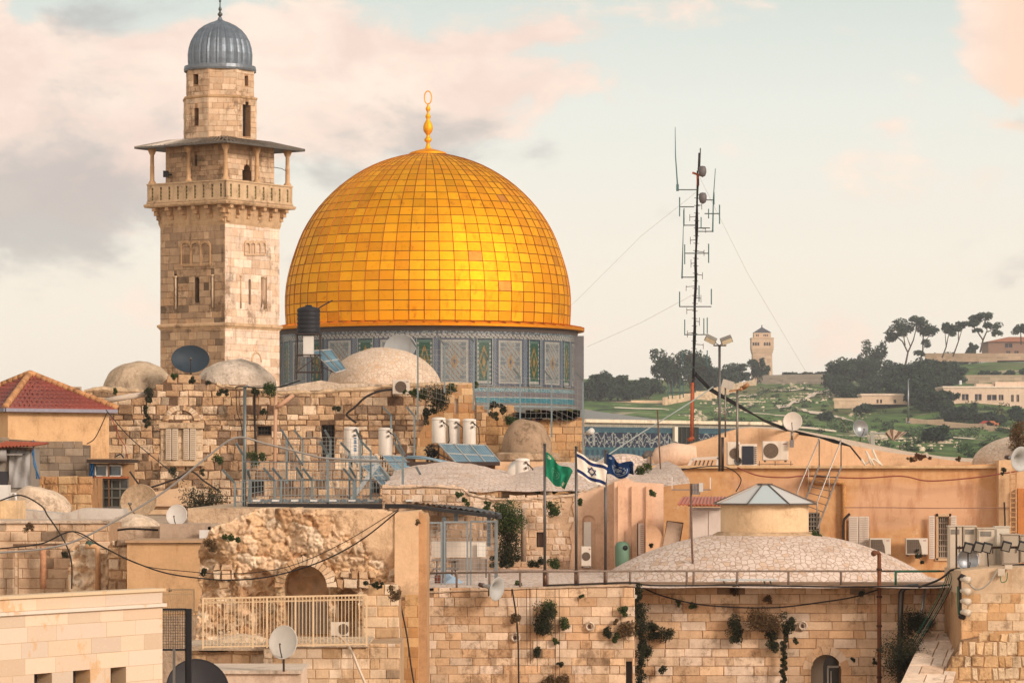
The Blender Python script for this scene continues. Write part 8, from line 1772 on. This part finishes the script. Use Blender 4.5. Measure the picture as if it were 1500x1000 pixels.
# ---- pigeons? none. Plants growing out of the walls
BR = [S(120, 92, 62), S(98, 76, 52), S(140, 110, 74)]
GD = [S(50, 56, 38), S(66, 68, 42), S(38, 42, 32), S(84, 80, 50)]
for (x, y, w, h, D, lb, pal) in [
 (797, 907, 24, 46, 89.9, 'tall dark plant clump on the front wall left of the paler tuft', GD), (806, 892, 15, 24, 89.9, 'upper leafy clump just above the tall dark one', GREEN), (789, 953, 10, 16, 89.9, 'small hanging tuft under the tall dark clump', GD),
 (828, 913, 12, 17, 89.9, 'round green tuft on the middle of the front wall', GREEN), (815, 939, 7, 14, 89.9, 'thin dry tuft below the round green one', GREEN), (820, 974, 8, 7, 89.9, 'tiny tuft low on the front wall', GD), (812, 995, 46, 14, 89.9, 'dry brown grass at the bottom of the front wall', BR),
 (853, 872, 8, 5, 89.9, 'tiny tuft right under the terrace edge', GREEN), (756, 905, 14, 12, 89.9, 'dry brown tuft beside the black hanging cable', BR), (891, 926, 11, 20, 89.9, 'oval dark tuft left of the wall joint', GD), (914, 896, 12, 17, 89.9, 'small green tuft close to the wall joint', GREEN), (903, 933, 10, 14, 89.9, 'olive tuft between the oval one and the wall joint', GREEN), (901, 909, 6, 10, 89.9, 'tiny dry tuft near the wall joint', BR),
 (936, 877, 10, 40, 90.2, 'ivy strand in the wall joint just below the terrace', GD), (936, 908, 22, 48, 90.3, 'thick dark ivy in the joint of the front walls', GD), (938, 965, 13, 80, 90.4, 'long ivy trail hanging down the wall joint', GD), (958, 925, 16, 32, 91.3, 'bushy green clump right of the wall joint', GD), (977, 930, 16, 18, 91.3, 'small clump right of the bushy green one', GD), (944, 955, 18, 24, 91.2, 'dark clump beside the ivy trail', GD), (920, 924, 20, 26, 90.0, 'reddish dry twigs left of the ivy', BR), (994, 884, 8, 10, 91.3, 'tiny tuft under the sagging cable, left', GREEN), (1015, 886, 10, 9, 91.3, 'tiny tuft under the sagging cable, right', GREEN),
 (970, 980, 9, 11, 91.3, 'small tuft low on the wall right of the joint', GD), (1076, 920, 17, 44, 91.3, 'tall narrow plant with a hanging tip in the middle of the right wall', GD), (1130, 935, 16, 40, 91.3, 'drooping plant below the dry twig ball', GD), (1155, 911, 17, 30, 91.2, 'leafy clump on top of the long dark trail', GD), (1148, 960, 10, 84, 91.25, 'long dark trail left of the arched window', GD), (1118, 908, 50, 26, 91.2, 'ball of dry brown twigs on the right wall', BR),
 (1077, 867, 12, 14, 91.3, 'dark dry tuft under the terrace edge', BR), (1123, 877, 10, 10, 91.3, 'brown tuft left under the railing', BR), (1261, 866, 8, 10, 91.3, 'green tuft at the terrace edge left of the vent pipe', GREEN), (1165, 938, 7, 7, 91.3, 'tiny black tuft by the long dark trail', GD), (1249, 966, 6, 6, 91.3, 'tiny tuft right of the arched window', GD), (1282, 968, 7, 7, 91.3, 'tiny tuft against the vent pipe', GD),
 (1338, 915, 32, 34, 90.5, 'dark bush on the wall left of the sloping buttress', GD), (1322, 965, 48, 52, 89.5, 'big dark bush at the foot of the grey conduit', GD), (1358, 915, 18, 16, 90.7, 'small bush by the hanging cables', GD),
 (746, 757, 44, 36, 106.2, 'large bush on the top of the pink building', GREEN), (745, 795, 26, 60, 106.4, 'dark ivy streak under the large bush', GD), (681, 734, 12, 10, 106.9, 'tiny bush on the wall above the canopy', GREEN), (713, 740, 10, 15, 106.9, 'small dark bush left of the large one', GREEN), (671, 725, 12, 8, 106.9, 'tiny tuft on the roof edge above the canopy', GREEN), (808, 746, 20, 20, 106.8, 'round bush on the pink building right of the green flagpole', GREEN), (853, 735, 12, 9, 106.8, 'tiny tuft left of the star flag foot', GREEN),
 (739, 822, 46, 14, 106.3, 'low dark growth at the foot of the pink building', GD), (786, 822, 22, 14, 106.3, 'low bush at the foot of the small dark window', GD), (810, 823, 14, 18, 106, 'small palm-like plant beside the green flagpole', GREEN), (757, 857, 14, 12, 92, 'yellowish plant on the terrace behind the railing', GREEN),
 (788, 716, 16, 10, 118, 'tuft on the vault roof left of the green flag', GREEN), (808, 718, 20, 9, 117, 'tuft on the vault roof under the green flag', GREEN), (845, 712, 40, 14, 117, 'row of grass under the star flag', GREEN), (942, 688, 20, 14, 117, 'tuft beside the blue flag', GREEN), (638, 709, 10, 10, 124, 'tuft on the vault left of the long solar panel', GREEN), (850, 697, 10, 8, 119, 'tiny tuft behind the star flagpole', GREEN),
 (396, 570, 20, 18, 148.8, 'round bush on the wall head beside the minaret', GREEN), (373, 574, 12, 12, 148.8, 'small dark tuft left of the round wall-head bush', GD), (254, 552, 10, 8, 149, 'tuft on the gable left of the dark dish', GREEN), (282, 556, 8, 10, 149, 'dark tuft on the gable under the dark dish', GD), (306, 560, 8, 6, 149, 'tiny tuft right of the gable', GD), (217, 580, 10, 26, 149, 'dark ivy in the corner of the rubble wall', GD), (215, 610, 8, 30, 149, 'lower dark streak of ivy in the corner of the rubble wall', GD), (168, 573, 8, 7, 149, 'tiny tuft below the left cement dome', GREEN), (325, 574, 18, 8, 149, 'row of dark tufts below the pale cement dome', GD),
 (320, 672, 12, 14, 149, 'small bush on the rubble wall beside the shutters', GREEN), (252, 692, 10, 12, 149, 'dark tuft under the shuttered window', GD), (296, 692, 6, 10, 149, 'tiny dark tuft right under the shuttered window', GD), (386, 603, 8, 10, 149, 'tuft beside the long clay pipe', GD), (493, 598, 10, 8, 149, 'tuft on the rubble wall above the barred door', GD), (374, 672, 26, 16, 148.5, 'green growth at the foot of the black pipes', GREEN),
 (640, 582, 26, 30, 148.4, 'hanging dark plant at the corner of the ochre pier', GD), (660, 567, 14, 14, 148.4, 'leafy tuft on top of the ochre pier', GREEN), (625, 610, 12, 22, 148.4, 'dark plant on the rubble wall above the first of three heaters', GD), (636, 604, 8, 12, 148.4, 'small dark plant near the ochre pier', GD), (600, 573, 22, 8, 148.4, 'grass behind the beige air conditioner', GREEN), (617, 578, 14, 14, 148.4, 'green tuft right of the beige air conditioner', GREEN),
 (748, 619, 20, 18, 146.8, 'round bush above the cracked rubble dome', GREEN), (724, 609, 12, 9, 146.8, 'small dark tuft left of the cracked dome bush', GD), (738, 601, 10, 8, 146.8, 'tiny tuft under the drum', GD), (698, 563, 8, 8, 148, 'tiny tuft at the left foot of the drum', GREEN), (730, 594, 26, 9, 148, 'dark growth at the foot of the drum', GD),
 (338, 787, 26, 10, 84.2, 'dark tuft on the shoulder of the ruin', GREEN), (308, 800, 18, 16, 84.2, 'spiky dry tuft at the left end of the ruin', BR), (578, 868, 14, 20, 81.8, 'dry bush on the rounded buttress', BR), (546, 856, 44, 8, 82.3, 'dark growth along the top of the rounded buttress', GD), (296, 836, 10, 10, 84.4, 'small dark tuft at the left foot of the ruin', GD), (613, 765, 6, 8, 84, 'tiny tuft on the plastered pier of the ruin', BR), (42, 773, 12, 12, 98.5, 'brown tuft on the patched stone wall', BR), (96, 812, 12, 8, 97, 'dark tuft on the crumbling masonry', GD), (250, 863, 6, 4, 92, 'tiny tuft on the upper cream fence', BR),
 (1197, 783, 10, 14, 98.6, 'green tuft right of the lantern plinth', GREEN), (1350, 668, 30, 9, 126.4, 'reddish dry growth on the orange roof edge', [S(130, 76, 50), S(110, 80, 54)]), (1333, 673, 14, 5, 126.4, 'low dry growth left of the reddish one', BR), (1404, 672, 8, 6, 126.4, 'tiny dry tuft on the right part of the orange roof', BR), (1347, 815, 10, 22, 121.4, 'dark stringy growth under the right wall air conditioner', GD), (1493, 640, 22, 46, 122, 'brown hanging palm fronds at the right picture edge', BR), (1470, 690, 8, 8, 121, 'tiny dark tuft near the horn at the right', GD), (955, 722, 8, 10, 105, 'tiny green tuft on the ribbed pink wall', GREEN), (953, 800, 6, 6, 105, 'tiny tuft on the sloped pink buttress', GD)]:
    shrub(x, y, w, h, D, lb, pal=pal)
bsh = shrub(298, 738, 66, 42, 124, 'big dark bush at the foot of the rubble wall beside the cage', pal=GD, n=2200, cat='bush', name='bush', group=None, size=.07)
shrub(318, 752, 40, 18, 120, 'lower edge of dark growth beside the cage', pal=GD, n=700, cat='bush', name='bush', group=None, size=.06)
# ---- evening haze: one even volume round the whole place
m = bpy.data.materials.new('haze'); m.use_nodes = True; MATS['haze'] = m; nt = m.node_tree; nt.nodes.clear(); vo = nt.nodes.new('ShaderNodeVolumePrincipled'); vo.inputs['Color'].default_value = (.93, .93, .95, 1); vo.inputs['Density'].default_value = .00012; nt.links.new(vo.outputs[0], nt.nodes.new('ShaderNodeOutputMaterial').inputs['Volume'])
mb = MB('haze'); mb.box(-6500, 6500, -2200, 12500, -1.2, 140); tagp(mb.build('haze', kind='stuff', origin=(0, 0, 0)), 'pale evening haze', None)
